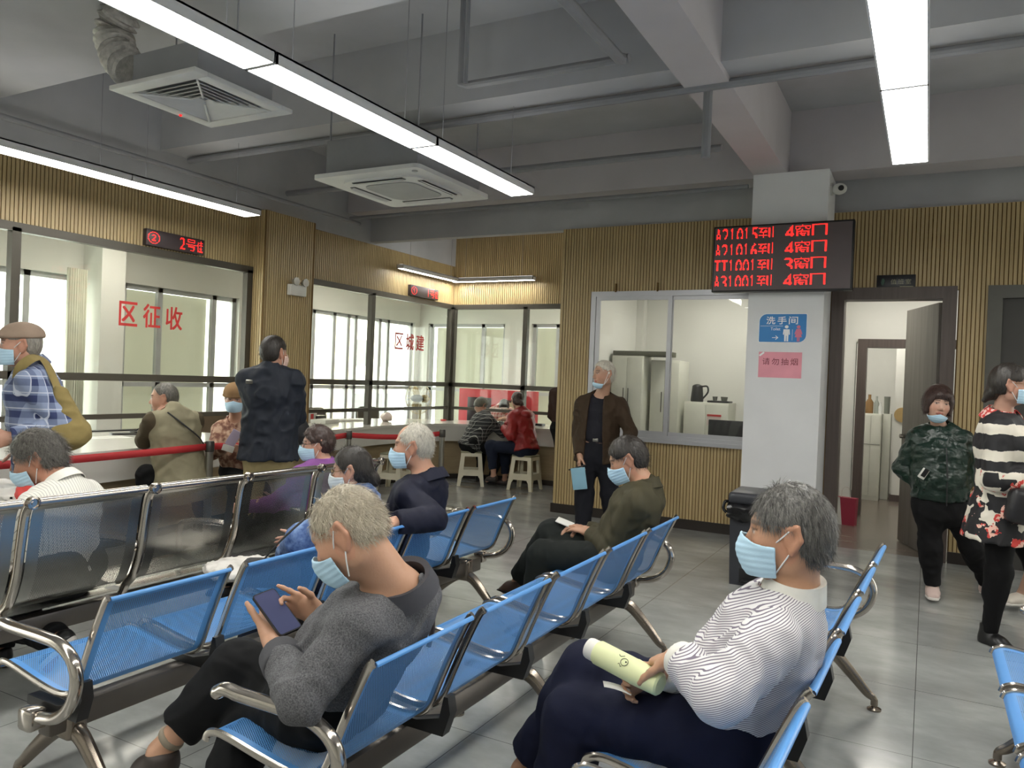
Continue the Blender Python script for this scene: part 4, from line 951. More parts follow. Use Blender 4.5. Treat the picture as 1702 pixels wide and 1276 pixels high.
def _key(I): return (I[:, 0].astype(np.int64)*4096 + I[:, 1])*4096 + I[:, 2]
def sdf_arrays(f, h, pad=0.03):
    lo, hi = f.bounds(pad); lv = 4; n = np.ceil((hi-lo)/(h*2**lv)).astype(int)
    I = np.stack(np.meshgrid(*[np.arange(q) for q in n], indexing='ij'), -1).reshape(-1, 3)
    for l in range(lv, -1, -1):
        sz = h*2**l; d = f(lo+(I+0.5)*sz); I = I[np.abs(d) < sz*0.87*1.25 + (0.02 if l > 1 else 0.004)]
        if l: I = (I[:, None, :]*2+_C8[None]).reshape(-1, 3)
    C = (I[:, None, :]+_C8[None]).reshape(-1, 3); ck = _key(C); uk, first, inv = np.unique(ck, return_index=True, return_inverse=True)
    UC = C[first]; val = f(lo+UC*h); V8 = val[inv].reshape(-1, 8); inside = V8 < 0
    act = inside.any(1) & ~inside.all(1); I = I[act]; V8 = V8[act]
    acc = np.zeros((len(I), 3)); cnt = np.zeros(len(I))
    for a in range(8):
        for ax in range(3):
            b = a | (4 >> ax)
            if a & (4 >> ax): continue
            va, vb = V8[:, a], V8[:, b]; m = (va < 0) != (vb < 0); t = np.where(m, va/np.where(m, va-vb, 1), 0)
            p = _C8[a] + t[:, None]*(_C8[b]-_C8[a]); acc += p*m[:, None]; cnt += m
    verts = lo + (I+acc/np.maximum(cnt, 1)[:, None])*h
    ik = _key(I); order = np.argsort(ik); sk = ik[order]; faces = []
    E_ = np.eye(3, dtype=int)
    for ax in range(3):
        b, c = (ax+1) % 3, (ax+2) % 3
        idx = [_C8.tolist().index([0, 0, 0]), _C8.tolist().index(E_[ax].tolist())]
        va, vb = V8[:, idx[0]], V8[:, idx[1]]; m = (va < 0) != (vb < 0); J = I[m]; flip = (va[m] < 0)
        quad = []; ok = np.ones(len(J), bool)
        for off in (np.zeros(3, int), -E_[b], -E_[b]-E_[c], -E_[c]):
            k = _key(J+off); p = np.searchsorted(sk, k); p = np.minimum(p, len(sk)-1); ok &= sk[p] == k; quad.append(order[p])
        Q = np.stack(quad, 1); Q[~flip] = Q[~flip][:, ::-1]; faces.append(Q[ok])
    return verts, np.concatenate(faces)
def sdf_mesh(name, f, h, m, frame=None, colour=None, smooth=1, pad=0.03):
    """surface of the field as a mesh, in the coordinates of frame = (origin, yaw)"""
    V, Q = sdf_arrays(f, h, pad)
    for _ in range(smooth):   # light relaxing
        acc = np.zeros_like(V); n = np.zeros(len(V))
        for a, b in ((0, 1), (1, 2), (2, 3), (3, 0)):
            np.add.at(acc, Q[:, a], V[Q[:, b]]); np.add.at(acc, Q[:, b], V[Q[:, a]]); np.add.at(n, Q[:, a], 1); np.add.at(n, Q[:, b], 1)
        V = V*0.5 + 0.5*acc/np.maximum(n, 1)[:, None]
    return raw_mesh(name, V, Q, m, frame, colour(V) if colour is not None else None)
def to_frame(V, frame):
    if frame is None: return V
    o, yaw = frame; c, s = math.cos(-yaw), math.sin(-yaw); q = V-A(o); return np.stack([q[:, 0]*c-q[:, 1]*s, q[:, 0]*s+q[:, 1]*c, q[:, 2]], 1)
def raw_mesh(name, V, Q, m, frame=None, col=None):
    me = bpy.data.meshes.new(name); P = to_frame(V, frame); k = Q.shape[1]
    me.vertices.add(len(P)); me.vertices.foreach_set('co', P.astype(np.float32).ravel())
    me.loops.add(len(Q)*k); me.loops.foreach_set('vertex_index', Q.astype(np.int32).ravel())
    me.polygons.add(len(Q)); me.polygons.foreach_set('loop_start', (np.arange(len(Q))*k).astype(np.int32)); me.polygons.foreach_set('loop_total', np.full(len(Q), k, np.int32))
    me.polygons.foreach_set('use_smooth', np.ones(len(Q), bool))
    if col is not None:
        at_ = me.attributes.new('Col', 'FLOAT_COLOR', 'POINT'); at_.data.foreach_set('color', np.concatenate([col, np.ones((len(col), 1))], 1).astype(np.float32).ravel())
    me.update(calc_edges=True); me.validate()
    me.materials.append(m); return me
# ------------------------------------------------------------------ people's materials
def cloth(name, c, rough=0.85, weave=0.35, scale=900, var=0.08, sheen=0.3):
    if name in MATS: return MATS[name]
    t = NT(name); a = srgb(c); lo = tuple(v*(1-var) for v in a[:3])+(1,); hi = tuple(min(1, v*(1+var)) for v in a[:3])+(1,)
    t.set(Base_Color=t.ramp(t.noise(14, 5), (0.3, lo), (0.7, hi)), Roughness=rough); t.b.inputs['Sheen Weight'].default_value = 0.0; t.b.inputs['Specular IOR Level'].default_value = 0.25
    t.bump(t.math('ADD', t.math('MULTIPLY', t.noise(scale, 2), 0.5), t.noise(30, 4)), weave, 0.004); MATS[name] = t.m; return t.m
def fleck(name, c1, c2, scale=260, rough=0.9):
    t = NT(name); n = t.noise(scale, 3, rough=0.7); t.set(Base_Color=t.ramp(n, (0.36, srgb(c1)), (0.64, srgb(c2))), Roughness=rough); t.bump(t.noise(60, 4), 0.25, 0.004); MATS[name] = t.m; return t.m
def pattern(name, fn, rough=0.85):
    """cloth printed by fn(t, x, y, z) -> colour socket, in the wearer's own coordinates"""
    t = NT(name); sp = t.n('ShaderNodeSeparateXYZ'); t.l(t.coord(), sp.inputs[0]); t.set(Base_Color=fn(t, *sp.outputs), Roughness=rough); t.bump(t.noise(35, 4), 0.3, 0.004); MATS[name] = t.m; return t.m
def band(t, v, period, duty, off=0.0): return t.math('LESS_THAN', t.math('FRACT', t.math('ADD', t.math('DIVIDE', v, period), off)), duty)
def skin_mat():
    t = NT('skin'); a = t.n('ShaderNodeAttribute', attribute_name='Col'); n = t.noise(90, 4)
    t.set(Base_Color=t.mix(t.math('MULTIPLY', n, 0.25), a.outputs['Color'], t.mix(0.5, a.outputs['Color'], srgb('8a4f3a'))), Roughness=0.5)
    t.b.inputs['Subsurface Weight'].default_value = 0.0; t.bump(t.noise(160, 4), 0.15, 0.003); MATS['skin'] = t.m; return t.m
M_SKIN = skin_mat()
def hair_mat(name, c1, c2, rough=0.45):
    if name in MATS: return MATS[name]
    t = NT(name); mp = t.n('ShaderNodeMapping'); mp.inputs['Scale'].default_value = (140, 140, 26); t.l(t.coord(), mp.inputs[0])
    t.set(Base_Color=t.ramp(t.noise(1.0, 4, mp.outputs[0], 0.7), (0.35, srgb(c1)), (0.65, srgb(c2))), Roughness=rough); t.bump(t.noise(1.0, 3, mp.outputs[0], 0.6), 0.4, 0.004); MATS[name] = t.m; return t.m
M_MASK = mat('pale_blue_mask', 'b2d2e6', 0.8, var=0.04, bump=0.15, bscale=300); M_LOOP = mat('white_ear_loop', 'e4e6e6', 0.7)
# ================================================================== PEOPLE
UPV = A((0, 0, 1))
def axes(yaw, pitch=0.0, roll=0.0):
    """forward, left, up for a heading (degrees from +X), nodding down by pitch, tilting by roll"""
    y = math.radians(yaw); f = A((math.cos(y), math.sin(y), 0)); l = A((-math.sin(y), math.cos(y), 0)); p = math.radians(pitch)
    f2 = f*math.cos(p) - UPV*math.sin(p); u2 = UPV*math.cos(p) + f*math.sin(p); r = math.radians(roll)
    l2 = l*math.cos(r) + u2*math.sin(r); u3 = u2*math.cos(r) - l*math.sin(r); return f2, l2, u3
def ik(a, t, l1, l2, hint):
    a, t = A(a), A(t); d = t-a; L = np.linalg.norm(d); L2 = min(L, (l1+l2)*0.998); u = d/max(L, 1e-6); t = a+u*L2
    x = (l1*l1-l2*l2+L2*L2)/(2*L2); h = math.sqrt(max(0, l1*l1-x*x)); hv = A(hint); hv = hv-u*(hv@u); return a+u*x+nrm(hv)*h, t
SKIN_T = {'tan': 'b98a6c', 'fair': 'cfa488', 'brown': 'a8785a', 'pink': 'cc9a82'}
class Person:
    def __init__(s, label, hip, nb, head, yaw, hyaw=None, hpitch=0, hroll=0, H_=1.68, sex='m', skin='tan', h=0.006, hc=0.009, belly=0.0, seed=0, group=None, chest=1.0, hscale=1.0):
        s.label, s.h, s.hc, s.seed = label, h, hc, seed; s.k = H_/1.70; s.sex = sex
        s.hip, s.nb, s.hd = A(hip), A(nb), A(head); s.yaw = yaw; s.f, s.l, _ = axes(yaw); s.belly = belly
        s.hf, s.hl, s.hu = axes(hyaw if hyaw is not None else yaw, hpitch, hroll); s.HR = np.stack([s.hf, s.hl, s.hu], 1)
        s.sp = nrm(s.nb-s.hip); s.tf = nrm(s.f - s.sp*(s.f@s.sp)); sk = A(srgb(SKIN_T.get(skin, skin))[:3]); s.skin = sk*0.84+sk.mean()*0.16; s.chest = chest; s.neckw = 1.0
        s.hs = 0.97*s.k*(0.97 if sex == 'f' else 1.0)*hscale; s.frame = ((s.hip[0], s.hip[1], 0.0), math.radians(yaw)); s.parts = []
        sw = (0.178 if sex == 'm' else 0.158)*s.k; s.S = {}; s.E = {}; s.Wr = {}; s.Hp = {}; s.K = {}; s.An = {}; s.hands = {}; s.feet = {}
        for sd, sg in (('L', 1), ('R', -1)):
            s.S[sd] = s.nb - s.sp*0.075*s.k + s.l*sg*sw + s.tf*0.01; s.Hp[sd] = s.hip + s.l*sg*0.085*s.k
        s.ua, s.fa, s.th, s.sh = 0.285*s.k, 0.245*s.k, 0.425*s.k, 0.405*s.k
    def P(s, f, l, u): return s.hip + s.f*f + s.l*l + UPV*u
    def HPt(s, x, y, z): return s.hd + (s.hf*x + s.hl*y + s.hu*z)*s.hs
    def arm(s, sd, wrist, hint, shoulder=None, elbow=None, exact=False, **hand):
        if shoulder is not None: s.S[sd] = s.S[sd]+A(shoulder)
        if exact: s.E[sd], s.Wr[sd] = A(elbow), A(wrist)
        elif elbow is not None: s.E[sd] = s.S[sd]+nrm(A(elbow)-s.S[sd])*s.ua; s.Wr[sd] = s.E[sd]+nrm(A(wrist)-s.E[sd])*s.fa
        else: s.E[sd], s.Wr[sd] = ik(s.S[sd], wrist, s.ua, s.fa, hint)
        s.hands[sd] = hand; return s
    def leg(s, sd, ankle, hint, toe=None, pitch=0, knee=None, exact=False, straight=False):
        if exact: s.K[sd], s.An[sd] = A(knee), A(ankle)
        elif straight: s.An[sd] = A(ankle); s.K[sd] = s.Hp[sd]*0.48+s.An[sd]*0.52+nrm(hint)*0.018
        elif knee is not None: s.K[sd] = s.Hp[sd]+nrm(A(knee)-s.Hp[sd])*s.th; s.An[sd] = s.K[sd]+nrm(A(ankle)-s.K[sd])*s.sh
        else: s.K[sd], s.An[sd] = ik(s.Hp[sd], ankle, s.th, s.sh, hint)
        s.feet[sd] = (nrm(toe) if toe is not None else s.f, pitch); return s
    # -------------------------------------------------------------- body
    def head_prims(s, S_, face=True):
        c = s.hs; R = s.HR; pt = s.HPt
        S_.ell(pt(-0.012, 0, 0.030), A((0.097, 0.076, 0.094))*c, R, 0.02); S_.ell(pt(0.022, 0, -0.03), A((0.070, 0.064, 0.082))*c, R, 0.03)
        S_.ell(pt(0.045, 0, -0.085), A((0.040, 0.040, 0.030))*c, R, 0.03)
        for g in (1, -1): S_.ell(pt(0.052, g*0.036, -0.025), A((0.034, 0.028, 0.034))*c, R, 0.025); S_.ell(pt(-0.005, g*0.056, -0.055), A((0.03, 0.014, 0.035))*c, R, 0.03)
        if face:
            S_.ell(pt(0.076, 0, 0.030), A((0.016, 0.050, 0.014))*c, R, 0.016)
            S_.cap(pt(0.086, 0, 0.012), pt(0.106, 0, -0.026), 0.008*c, 0.0125*c, 0.012)
            for g in (1, -1):
                S_.ell(pt(0.094, g*0.011, -0.032), A((0.012, 0.010, 0.009))*c, R, 0.008)
                S_.ell(pt(0.070, g*0.031, 0.007), A((0.019, 0.019, 0.013))*c, R, 0.006)
                S_.ell(pt(0.082, g*0.010, -0.060), A((0.013, 0.018, 0.0065))*c, R, 0.008); S_.ell(pt(0.082, g*0.008, -0.072), A((0.013, 0.016, 0.007))*c, R, 0.008)
                # ear: rim, bowl and lobe
                S_.ell(pt(-0.014, g*0.080, 0.000), A((0.024, 0.009, 0.037))*c, R, 0.010); S_.cap(pt(0.006, g*0.079, 0.020), pt(-0.026, g*0.093, 0.031), 0.0065*c, 0.007*c, 0.007)
                S_.cap(pt(-0.026, g*0.093, 0.031), pt(-0.034, g*0.092, -0.004), 0.007*c, 0.0065*c, 0.007); S_.cap(pt(-0.034, g*0.092, -0.004), pt(-0.009, g*0.081, -0.038), 0.0065*c, 0.009*c, 0.007)
    def hand_prims(s, S_, sd):
        o = s.hands[sd]; w = s.Wr[sd]; fa = nrm(w-s.E[sd]); a = nrm(o.get('dir', fa)); g = 1 if sd == 'L' else -1
        n = A(o.get('palm', -s.l*g)); n = nrm(n-a*(n@a)); t = np.cross(n, a)*(g); t = nrm(t)   # t points to the thumb side
        if 'thumb' in o: t = nrm(A(o['thumb'])-a*(A(o['thumb'])@a)); t = nrm(t-n*(t@n))
        k = s.k*(1.0 if s.sex == 'm' else 0.92); S_.cap(w-fa*0.03, w+a*0.02*k, 0.027*k, 0.026*k, 0.02)
        S_.ecap(w+a*0.015*k, w+a*0.080*k, (0.034*k, 0.015*k), (0.041*k, 0.0135*k), t, 0.02)
        S_.ell(w+a*0.035*k+t*0.022*k+n*0.008*k, A((0.03, 0.018, 0.014))*k, np.stack([a, t, n], 1), 0.015)
        curl = o.get('curl', (0.5, 0.55, 0.6, 0.65)); curl = curl if isinstance(curl, (tuple, list)) else (curl,)*4
        for i, (off, L) in enumerate(((0.030, 0.072), (0.010, 0.080), (-0.011, 0.075), (-0.030, 0.058))):
            p = w + a*(0.086-abs(off-0.005)*0.25)*k + t*off*k; ang = curl[i]*0.5; rr = 0.0086*k; sp = o.get('spread', 0.06)*(1.5-i)
            for j, fr in enumerate((0.46, 0.30, 0.24)):
                d = a*math.cos(ang)+n*math.sin(ang)+t*sp*0.6; q = p+nrm(d)*L*fr*k; S_.cap(p, q, rr, rr*0.90, 0.006 if j else 0.010); p = q; rr *= 0.90; ang += curl[i]*(0.9 if j == 0 else 0.7)
        tc = o.get('tcurl', 0.35); p = w+a*0.028*k+t*0.030*k+n*0.006*k; d0 = nrm(t*0.75+a*0.7+n*(0.25+tc*0.3)); q = p+d0*0.038*k
        S_.cap(p, q, 0.0125*k, 0.0105*k, 0.014); d1 = nrm(d0*(1-tc)+a*tc*0.9+n*tc*0.5); q2 = q+d1*0.030*k; S_.cap(q, q2, 0.0105*k, 0.0095*k, 0.006); S_.cap(q2, q2+nrm(d1+n*tc*0.5)*0.022*k, 0.0095*k, 0.0078*k, 0.006)
    def torso(s, S_, t=0.0, bot=None, cut=False, kk=0.05, hem=None):
        k = s.k; h, nb, sp = s.hip, s.nb, s.sp; w = 1.0 if s.sex == 'm' else 0.93; c = s.chest
        up = lambda q: h+(nb-h)*q
        wa = up(0.36)+s.tf*(0.012+s.belly*0.35); ch = up(0.72)+s.tf*0.008; tp = nb-sp*0.075*k
        b0 = bot if bot is not None else h-sp*0.02; r0 = hem if hem is not None else (0.158*w*k+t+s.belly*0.4, 0.112*k+t+s.belly*0.5)
        S_.ecap(b0, wa, r0, (0.150*w*k*c+t+s.belly*0.6, 0.108*k+t+s.belly), s.l, kk, cut0=cut)
        S_.ecap(wa, ch, (0.150*w*k*c+t+s.belly*0.6, 0.108*k+t+s.belly), (0.165*w*k*c+t, 0.116*k+t), s.l, kk)
        S_.ecap(ch, tp, (0.165*w*k*c+t, 0.116*k+t), (0.125*w*k*c+t, 0.078*k+t), s.l, kk)
        for sd in 'LR': S_.cap(nb-sp*0.040*k, s.S[sd]-(s.S[sd]-nb)*0.12, 0.050*k+t, 0.046*k+t, kk); S_.cap(nb+sp*0.02*k, nb-sp*0.05*k+(s.S[sd]-nb)*0.5, 0.040*k+t*0.6, 0.036*k+t*0.6, 0.04)
        if s.sex == 'f' :
            for g in (1, -1): S_.ell(up(0.66)+s.l*g*0.07*k+s.tf*0.085*k, A((0.055, 0.065, 0.06))*k+t, np.stack([s.tf, s.l, sp], 1), 0.04)
    def body(s):
        S_ = Sdf(); k = s.k; s.torso(S_)
        nk0, nk1 = s.nb-s.sp*0.02, s.HPt(-0.022, 0, -0.055); S_.cap(nk0, nk1, (0.066 if s.sex == 'm' else 0.056)*k*s.neckw, (0.056 if s.sex == 'm' else 0.048)*k*s.neckw, 0.03); s.head_prims(S_)
        for sd in 'LR':
            if sd in s.E: S_.cap(s.S[sd], s.E[sd], 0.048*k, 0.040*k, 0.04); S_.cap(s.E[sd], s.E[sd]+(s.Wr[sd]-s.E[sd])*0.35, 0.040*k, 0.039*k, 0.03); S_.cap(s.E[sd]+(s.Wr[sd]-s.E[sd])*0.35, s.Wr[sd], 0.039*k, 0.026*k, 0.03); s.hand_prims(S_, sd)
            if sd in s.K:
                S_.cap(s.Hp[sd], s.K[sd], 0.080*k, 0.055*k, 0.05); ca = s.K[sd]+(s.An[sd]-s.K[sd])*0.3
                bk = -nrm(s.K[sd]*0+s.feet[sd][0]); S_.cap(s.K[sd], ca+bk*0.015, 0.050*k, 0.051*k, 0.03); S_.cap(ca+bk*0.015, s.An[sd], 0.051*k, 0.034*k, 0.03)
                td = s.feet[sd][0]; S_.cap(s.An[sd]-UPV*0.02*k, s.foot_pt(sd, 0.10, -0.058), 0.033*k, 0.020*k, 0.03); S_.cap(s.An[sd]-UPV*0.02*k, s.foot_pt(sd, -0.03, -0.045), 0.033*k, 0.028*k, 0.02)
        c0 = s.skin
        def colour(V):
            q = (V-s.hd)@s.HR/s.hs; x, y, z = q.T; ay = np.abs(y); C = np.tile(c0, (len(V), 1))
            ishead = np.linalg.norm(q, axis=1) < 0.16
            def paint(m, c, a=1.0): m = (m*a)[:, None]; C[:] = C*(1-m)+A(srgb(c)[:3])*m
            g = lambda v: np.exp(-v)
            paint(g(((ay-0.045)/0.03)**2+((z+0.03)/0.03)**2)*ishead*(x > 0.02), 'c07a62', 0.35)
            paint((ishead & (ay > 0.074) & (z < 0.05)).astype(float), 'c27e66', 0.3)
            paint((ishead & (x > 0.068) & (ay < 0.027-np.abs(z+0.066)*0.9) & (z > -0.080) & (z < -0.053)).astype(float), 'a3564a', 0.75)
            paint((ishead & (x > 0.06) & (np.abs(z+0.066) < 0.0018+0*z) & (ay < 0.026)).astype(float), '5a2a26', 0.7)
            br = (ishead & (x > 0.055) & (np.abs(z-0.030-0.004*(1-((ay-0.033)/0.02)**2)) < 0.0055) & (ay > 0.013) & (ay < 0.052)).astype(float); paint(br, s.brow if hasattr(s, 'brow') else '3a302a', 0.8)
            ey = (ishead & (x > 0.06) & (((ay-0.032)/0.0145)**2+((z-0.008)/0.0050)**2 < 1)).astype(float); paint(ey, 'b4a89e', 0.75)
            paint((ishead & (x > 0.06) & ((ay-0.032)**2+(z-0.008)**2 < 0.0058**2)).astype(float), '1e1614', 1.0)
            paint((ishead & (x > 0.06) & (ay > 0.015) & (ay < 0.050) & (np.abs(z-0.0145) < 0.0028)).astype(float), '3c2a24', 0.75)
            return C
        o = link('person', sdf_mesh('person', S_, s.h, M_SKIN, s.frame, colour)); o.location = s.frame[0]; o.rotation_euler = (0, 0, s.frame[1]); s.o = o
        tag(o, s.label, 'person', 'people in the waiting hall'); return s
    def child(s, name, me): return link(name, me, s.o)
    def foot_pt(s, sd, fwd, up):
        d, p = s.feet[sd]; p = math.radians(p); f = d*math.cos(p)-UPV*math.sin(p); u = UPV*math.cos(p)+d*math.sin(p); return s.An[sd]+(f*fwd+u*up)*s.k
    # -------------------------------------------------------------- clothes
    def folds(s, amp, sc=(9, 9, 13), zfun=None):
        o = A((s.seed*3.7+1, s.seed*1.3, s.seed*2.1)); B = np.linalg.qr(np.random.RandomState(s.seed+3).randn(3, 3))[0]
        def post(P, d):
            m = np.abs(d) < 0.05
            if not m.any(): return d
            q = (P[m]-s.hip)@B*A(sc); n = vnoise(q+o+vnoise(q*0.6+7)[:, None]*0.7); r = 1-np.abs(n)*2.2; n2 = vnoise(q*2.3+o)
            d = d.copy(); d[m] -= amp*(r*0.7+n2*0.35); return d
        return post
    def top(s, m, t=0.018, name='jacket', hem=None, hemr=None, sleeve=(0.060, 0.052, 0.040), folds=0.006, wrist=1.0, opening=None, neck=0.066, arms='LR', sc=(12, 12, 18), extra=None, cuff=0.0, gap=0.0, nz=0.0, armk=0.022):
        S_ = Sdf(); k = s.k; s.torso(S_, t, bot=hem, cut=True, hem=hemr)
        for sd in arms:
            e, w = s.E[sd], s.Wr[sd]; w2 = e+(w-e)*wrist
            S_.cap(s.S[sd], e, (sleeve[0])*k, (sleeve[1])*k, armk); S_.cap(e, w2, sleeve[1]*k, sleeve[2]*k, 0.016, cut=True)
        if extra: extra(S_, s)
        S_.post.append(s.folds(folds, sc))
        n0, n1 = s.nb-s.sp*(0.00+nz), s.HPt(-0.022, 0, -0.055); nd = nrm(n1-n0); c0 = n0+s.tf*0.012
        def necks(P, d):
            q = P-c0; w = q@nd; r = np.linalg.norm(q-w[:, None]*nd, axis=1); v = np.maximum(r-neck*k, -w-0.01); d = smax(d, -v, 0.012)
            if opening:
                x = np.abs((P-s.hip)@s.l-gap); fw = (P-s.hip-((P-s.hip)@s.sp)[:, None]*s.sp)@s.tf; hgt = (P-s.hip)@s.sp; L = np.linalg.norm(s.nb-s.hip)
                wd = opening[0]+(opening[1]-opening[0])*np.clip(hgt/L, 0, 1); d = smax(d, -np.maximum(x-wd, 0.02-fw), 0.012)
            return d
        S_.post.append(necks)
        s.top_me = s.child(name, sdf_mesh(name, S_, s.hc, m, s.frame)); return s
    def trousers(s, m, t=0.012, calf=(0.062, 0.050), cutf=1.0, folds=0.006, name='trousers', knee=0.072, sc=(12, 12, 17), thigh=0.090, legs='LR', up=0.16):
        S_ = Sdf(); k = s.k; S_.ecap(s.hip-s.sp*0.03, s.hip+s.sp*up*k, ((0.160 if s.sex == 'm' else 0.152)*k+t+s.belly*0.4, 0.112*k+t+s.belly*0.5), (0.150*k+t*0.6+s.belly*0.5, 0.106*k+t*0.6+s.belly*0.8), s.l, 0.05, cut=True)
        for sd in legs:
            an = s.K[sd]+(s.An[sd]-s.K[sd])*cutf
            S_.cap(s.Hp[sd], s.K[sd], thigh*k+t*0.3, knee*k, 0.06); S_.cap(s.K[sd], an, knee*k, calf[1]*k, 0.03, cut=True); S_.cap(s.K[sd], s.K[sd]+(s.An[sd]-s.K[sd])*0.35-s.feet[sd][0]*0.01, knee*k*0.95, calf[0]*k, 0.04)
            S_.ell(s.Hp[sd]-s.tf*0.045*k-UPV*0.0, A((0.085, 0.085, 0.085))*k, None, 0.05)
        S_.post.append(s.folds(folds, sc)); s.child(name, sdf_mesh(name, S_, s.hc, m, s.frame)); return s
    def shoes(s, m, msole=None, legs='LR', w=0.046, L=(-0.055, 0.165), hgt=0.05):
        k = s.k
        for sd in legs:
            S_ = Sdf(); d, p = s.feet[sd]; pr = math.radians(p); f = d*math.cos(pr)-UPV*math.sin(pr); u = UPV*math.cos(pr)+d*math.sin(pr); lat = np.cross(u, f)
            S_.ecap(s.foot_pt(sd, L[0]+0.03, -0.045), s.foot_pt(sd, 0.06, -0.048), (w*0.82*k, 0.045*k), (w*k, 0.042*k), lat, 0.03); S_.ecap(s.foot_pt(sd, 0.06, -0.048), s.foot_pt(sd, L[1]-0.035, -0.062), (w*k, 0.040*k), (w*0.85*k, 0.026*k), lat, 0.03)
            S_.cap(s.foot_pt(sd, -0.012, -0.05), s.foot_pt(sd, -0.012, hgt-0.06), 0.046*k, 0.045*k, 0.03, cut=True)
            base = s.foot_pt(sd, 0, -0.085)
            S_.post.append(lambda P, d_, base=base, u=u: smax(d_, -((P-base)@u)+0.012, 0.006)); o = s.child('shoe', sdf_mesh('shoe', S_, max(0.005, s.h*0.9), m, s.frame))
            T_ = Sdf(); T_.ecap(s.foot_pt(sd, L[0]+0.03, -0.08), s.foot_pt(sd, 0.06, -0.08), (w*0.86*k, 0.05*k), (w*1.05*k, 0.05*k), lat, 0.02); T_.ecap(s.foot_pt(sd, 0.06, -0.08), s.foot_pt(sd, L[1]-0.035, -0.08), (w*1.05*k, 0.05*k), (w*0.9*k, 0.04*k), lat, 0.02)
            T_.post.append(lambda P, d_, base=base, u=u: smax(smax(d_, -((P-base)@u), 0.005), (P-base)@u-0.020, 0.005)); link('sole', sdf_mesh('sole', T_, max(0.005, s.h*0.9), msole or M_BLACK, s.frame), o)
        return s
    def collar(s, m, r=0.064, hgt=0.045, fold=True, open_=35, flare=0.024, name='collar', th=0.004, drop=0.0, dip=0.022):
        """band round the neck, folded over, open at the throat"""
        k = s.k; n0 = s.nb+s.sp*(0.012-drop)+s.tf*0.006; ax = nrm(nrm(s.HPt(-0.022, 0, -0.055)-n0)*0.6+s.sp*0.4); f = nrm(s.tf-ax*(s.tf@ax)); l = np.cross(ax, f); n = 44; rows = []
        prof = [(r+0.008, -0.012), (r, 0.012), (r-0.004, hgt)] + ([(r+0.004, hgt+0.004), (r+flare*0.6, hgt*0.55), (r+flare, hgt*0.05-0.006)] if fold else [])
        for i, (rr, z) in enumerate(prof):
            row = []
            for j in range(n+1):
                a = math.radians(open_+(360-2*open_)*j/n); back = (1-math.cos(a))/2; e = 1.0 if i < 3 else 1.0
                row.append(Vector(n0+(f*math.cos(a)*rr*1.02+l*math.sin(a)*rr*1.12)*k+ax*(z-dip*(1-back)*(1 if i else 0.6)-0.004)*k))
            rows.append(row)
        b = MB(); b.sheet(rows); bmesh.ops.subdivide_edges(b.bm, edges=b.bm.edges, cuts=1, use_grid_fill=True, smooth=0.3); bmesh.ops.solidify(b.bm, geom=b.bm.faces, thickness=th) ; me = b.mesh(name, m, 60)
        P_ = np.array([v.co[:] for v in me.vertices]); Q_ = to_frame(P_, s.frame)
        for v, q in zip(me.vertices, Q_): v.co = q
        me.update(); s.child(name, me); return s
    # -------------------------------------------------------------- head things
    def hair(s, m, t=0.012, front=(0.060, 0.062), slope=1.3, zb=-0.060, rough=0.004, side=None, extra=None, strands=0, slen=0.03, top_t=None, fall=0.4, h=None, crown=None, freq=(70, 70, 22), lift=0.25):
        S_ = Sdf(); c = s.hs; R = s.HR
        S_.ell(s.HPt(-0.014, 0, 0.030), (A((0.097, 0.076, 0.094))+A((t, t, top_t if top_t is not None else t)))*c, R, 0.02); S_.ell(s.HPt(-0.04, 0, -0.005), (A((0.062, 0.064, 0.075))+t)*c, R, 0.03)
        X_ = Sdf()
        if extra: extra(X_, s)
        o = A((s.seed*1.7, 2.2, s.seed*0.9))
        def post(P, d):
            q = (P-s.hd)@R/c; x, y, z = q.T; fx, fz = front
            cut = np.maximum((fz+slope*(x-fx) - z)/math.sqrt(1+slope*slope)*1.0, zb-z)
            if side is not None: cut = np.maximum(cut, np.minimum(np.minimum(x-side[0], side[1]-z), 0.10-np.abs(y)))
            if crown is not None: cut = np.maximum(cut, crown[3]-np.linalg.norm((q-A(crown[:3])), axis=1))
            n = vnoise(q*A(freq)+o)*0.6+vnoise(q*A(freq)*2.1+o)*0.4
            d = smax(d-rough*n*c, cut*c+rough*0.7*n*c, 0.006); return smin(d, X_(P)-rough*n*c, 0.02) if extra else d
        S_.post.append(post); V, Q = sdf_arrays(S_, h or s.h*0.8, 0.09 if extra else 0.03)
        me = raw_mesh('hair', V, Q, m, s.frame)
        if strands:
            rs = np.random.RandomState(s.seed+11); ok = np.abs(S_(V)) < 0.02; idx = rs.choice(np.where(ok)[0], strands); B = V[idx]; q = (B-s.hd)@R/c
            nrm_ = np.stack([q[:, 0]/0.0094, q[:, 1]/0.0058, (q[:, 2]-0.03)/0.0088], 1); nrm_ /= np.linalg.norm(nrm_, axis=1)[:, None]
            fl = np.stack([-q[:, 0]*0-0.25+q[:, 0]*3, q[:, 1]*6, -np.ones(len(q))*(1.0)], 1); fl = fl*fall + nrm_*lift + rs.randn(len(q), 3)*0.16; nn = (fl*nrm_).sum(1); fl -= nrm_*(nn-np.clip(nn, 0.06, 0.10+lift*0.6))[:, None]; fl /= np.linalg.norm(fl, axis=1)[:, None]
            L = slen*(0.5+rs.rand(len(q)))[:, None]; wv = np.cross(fl, nrm_+rs.randn(len(q), 3)*0.2); wv /= np.linalg.norm(wv, axis=1)[:, None]; wv *= 0.0007
            g = -np.array([0, 0, 1.0]); p1 = q+fl*L*0.55; p2 = q+fl*L+g*L*0.25*fall
            b0 = q-nrm_*0.003; T_ = np.stack([b0-wv, b0+wv, p1+wv*0.8, p1-wv*0.8, p2], 1).reshape(-1, 3); W_ = T_*c@R.T+s.hd
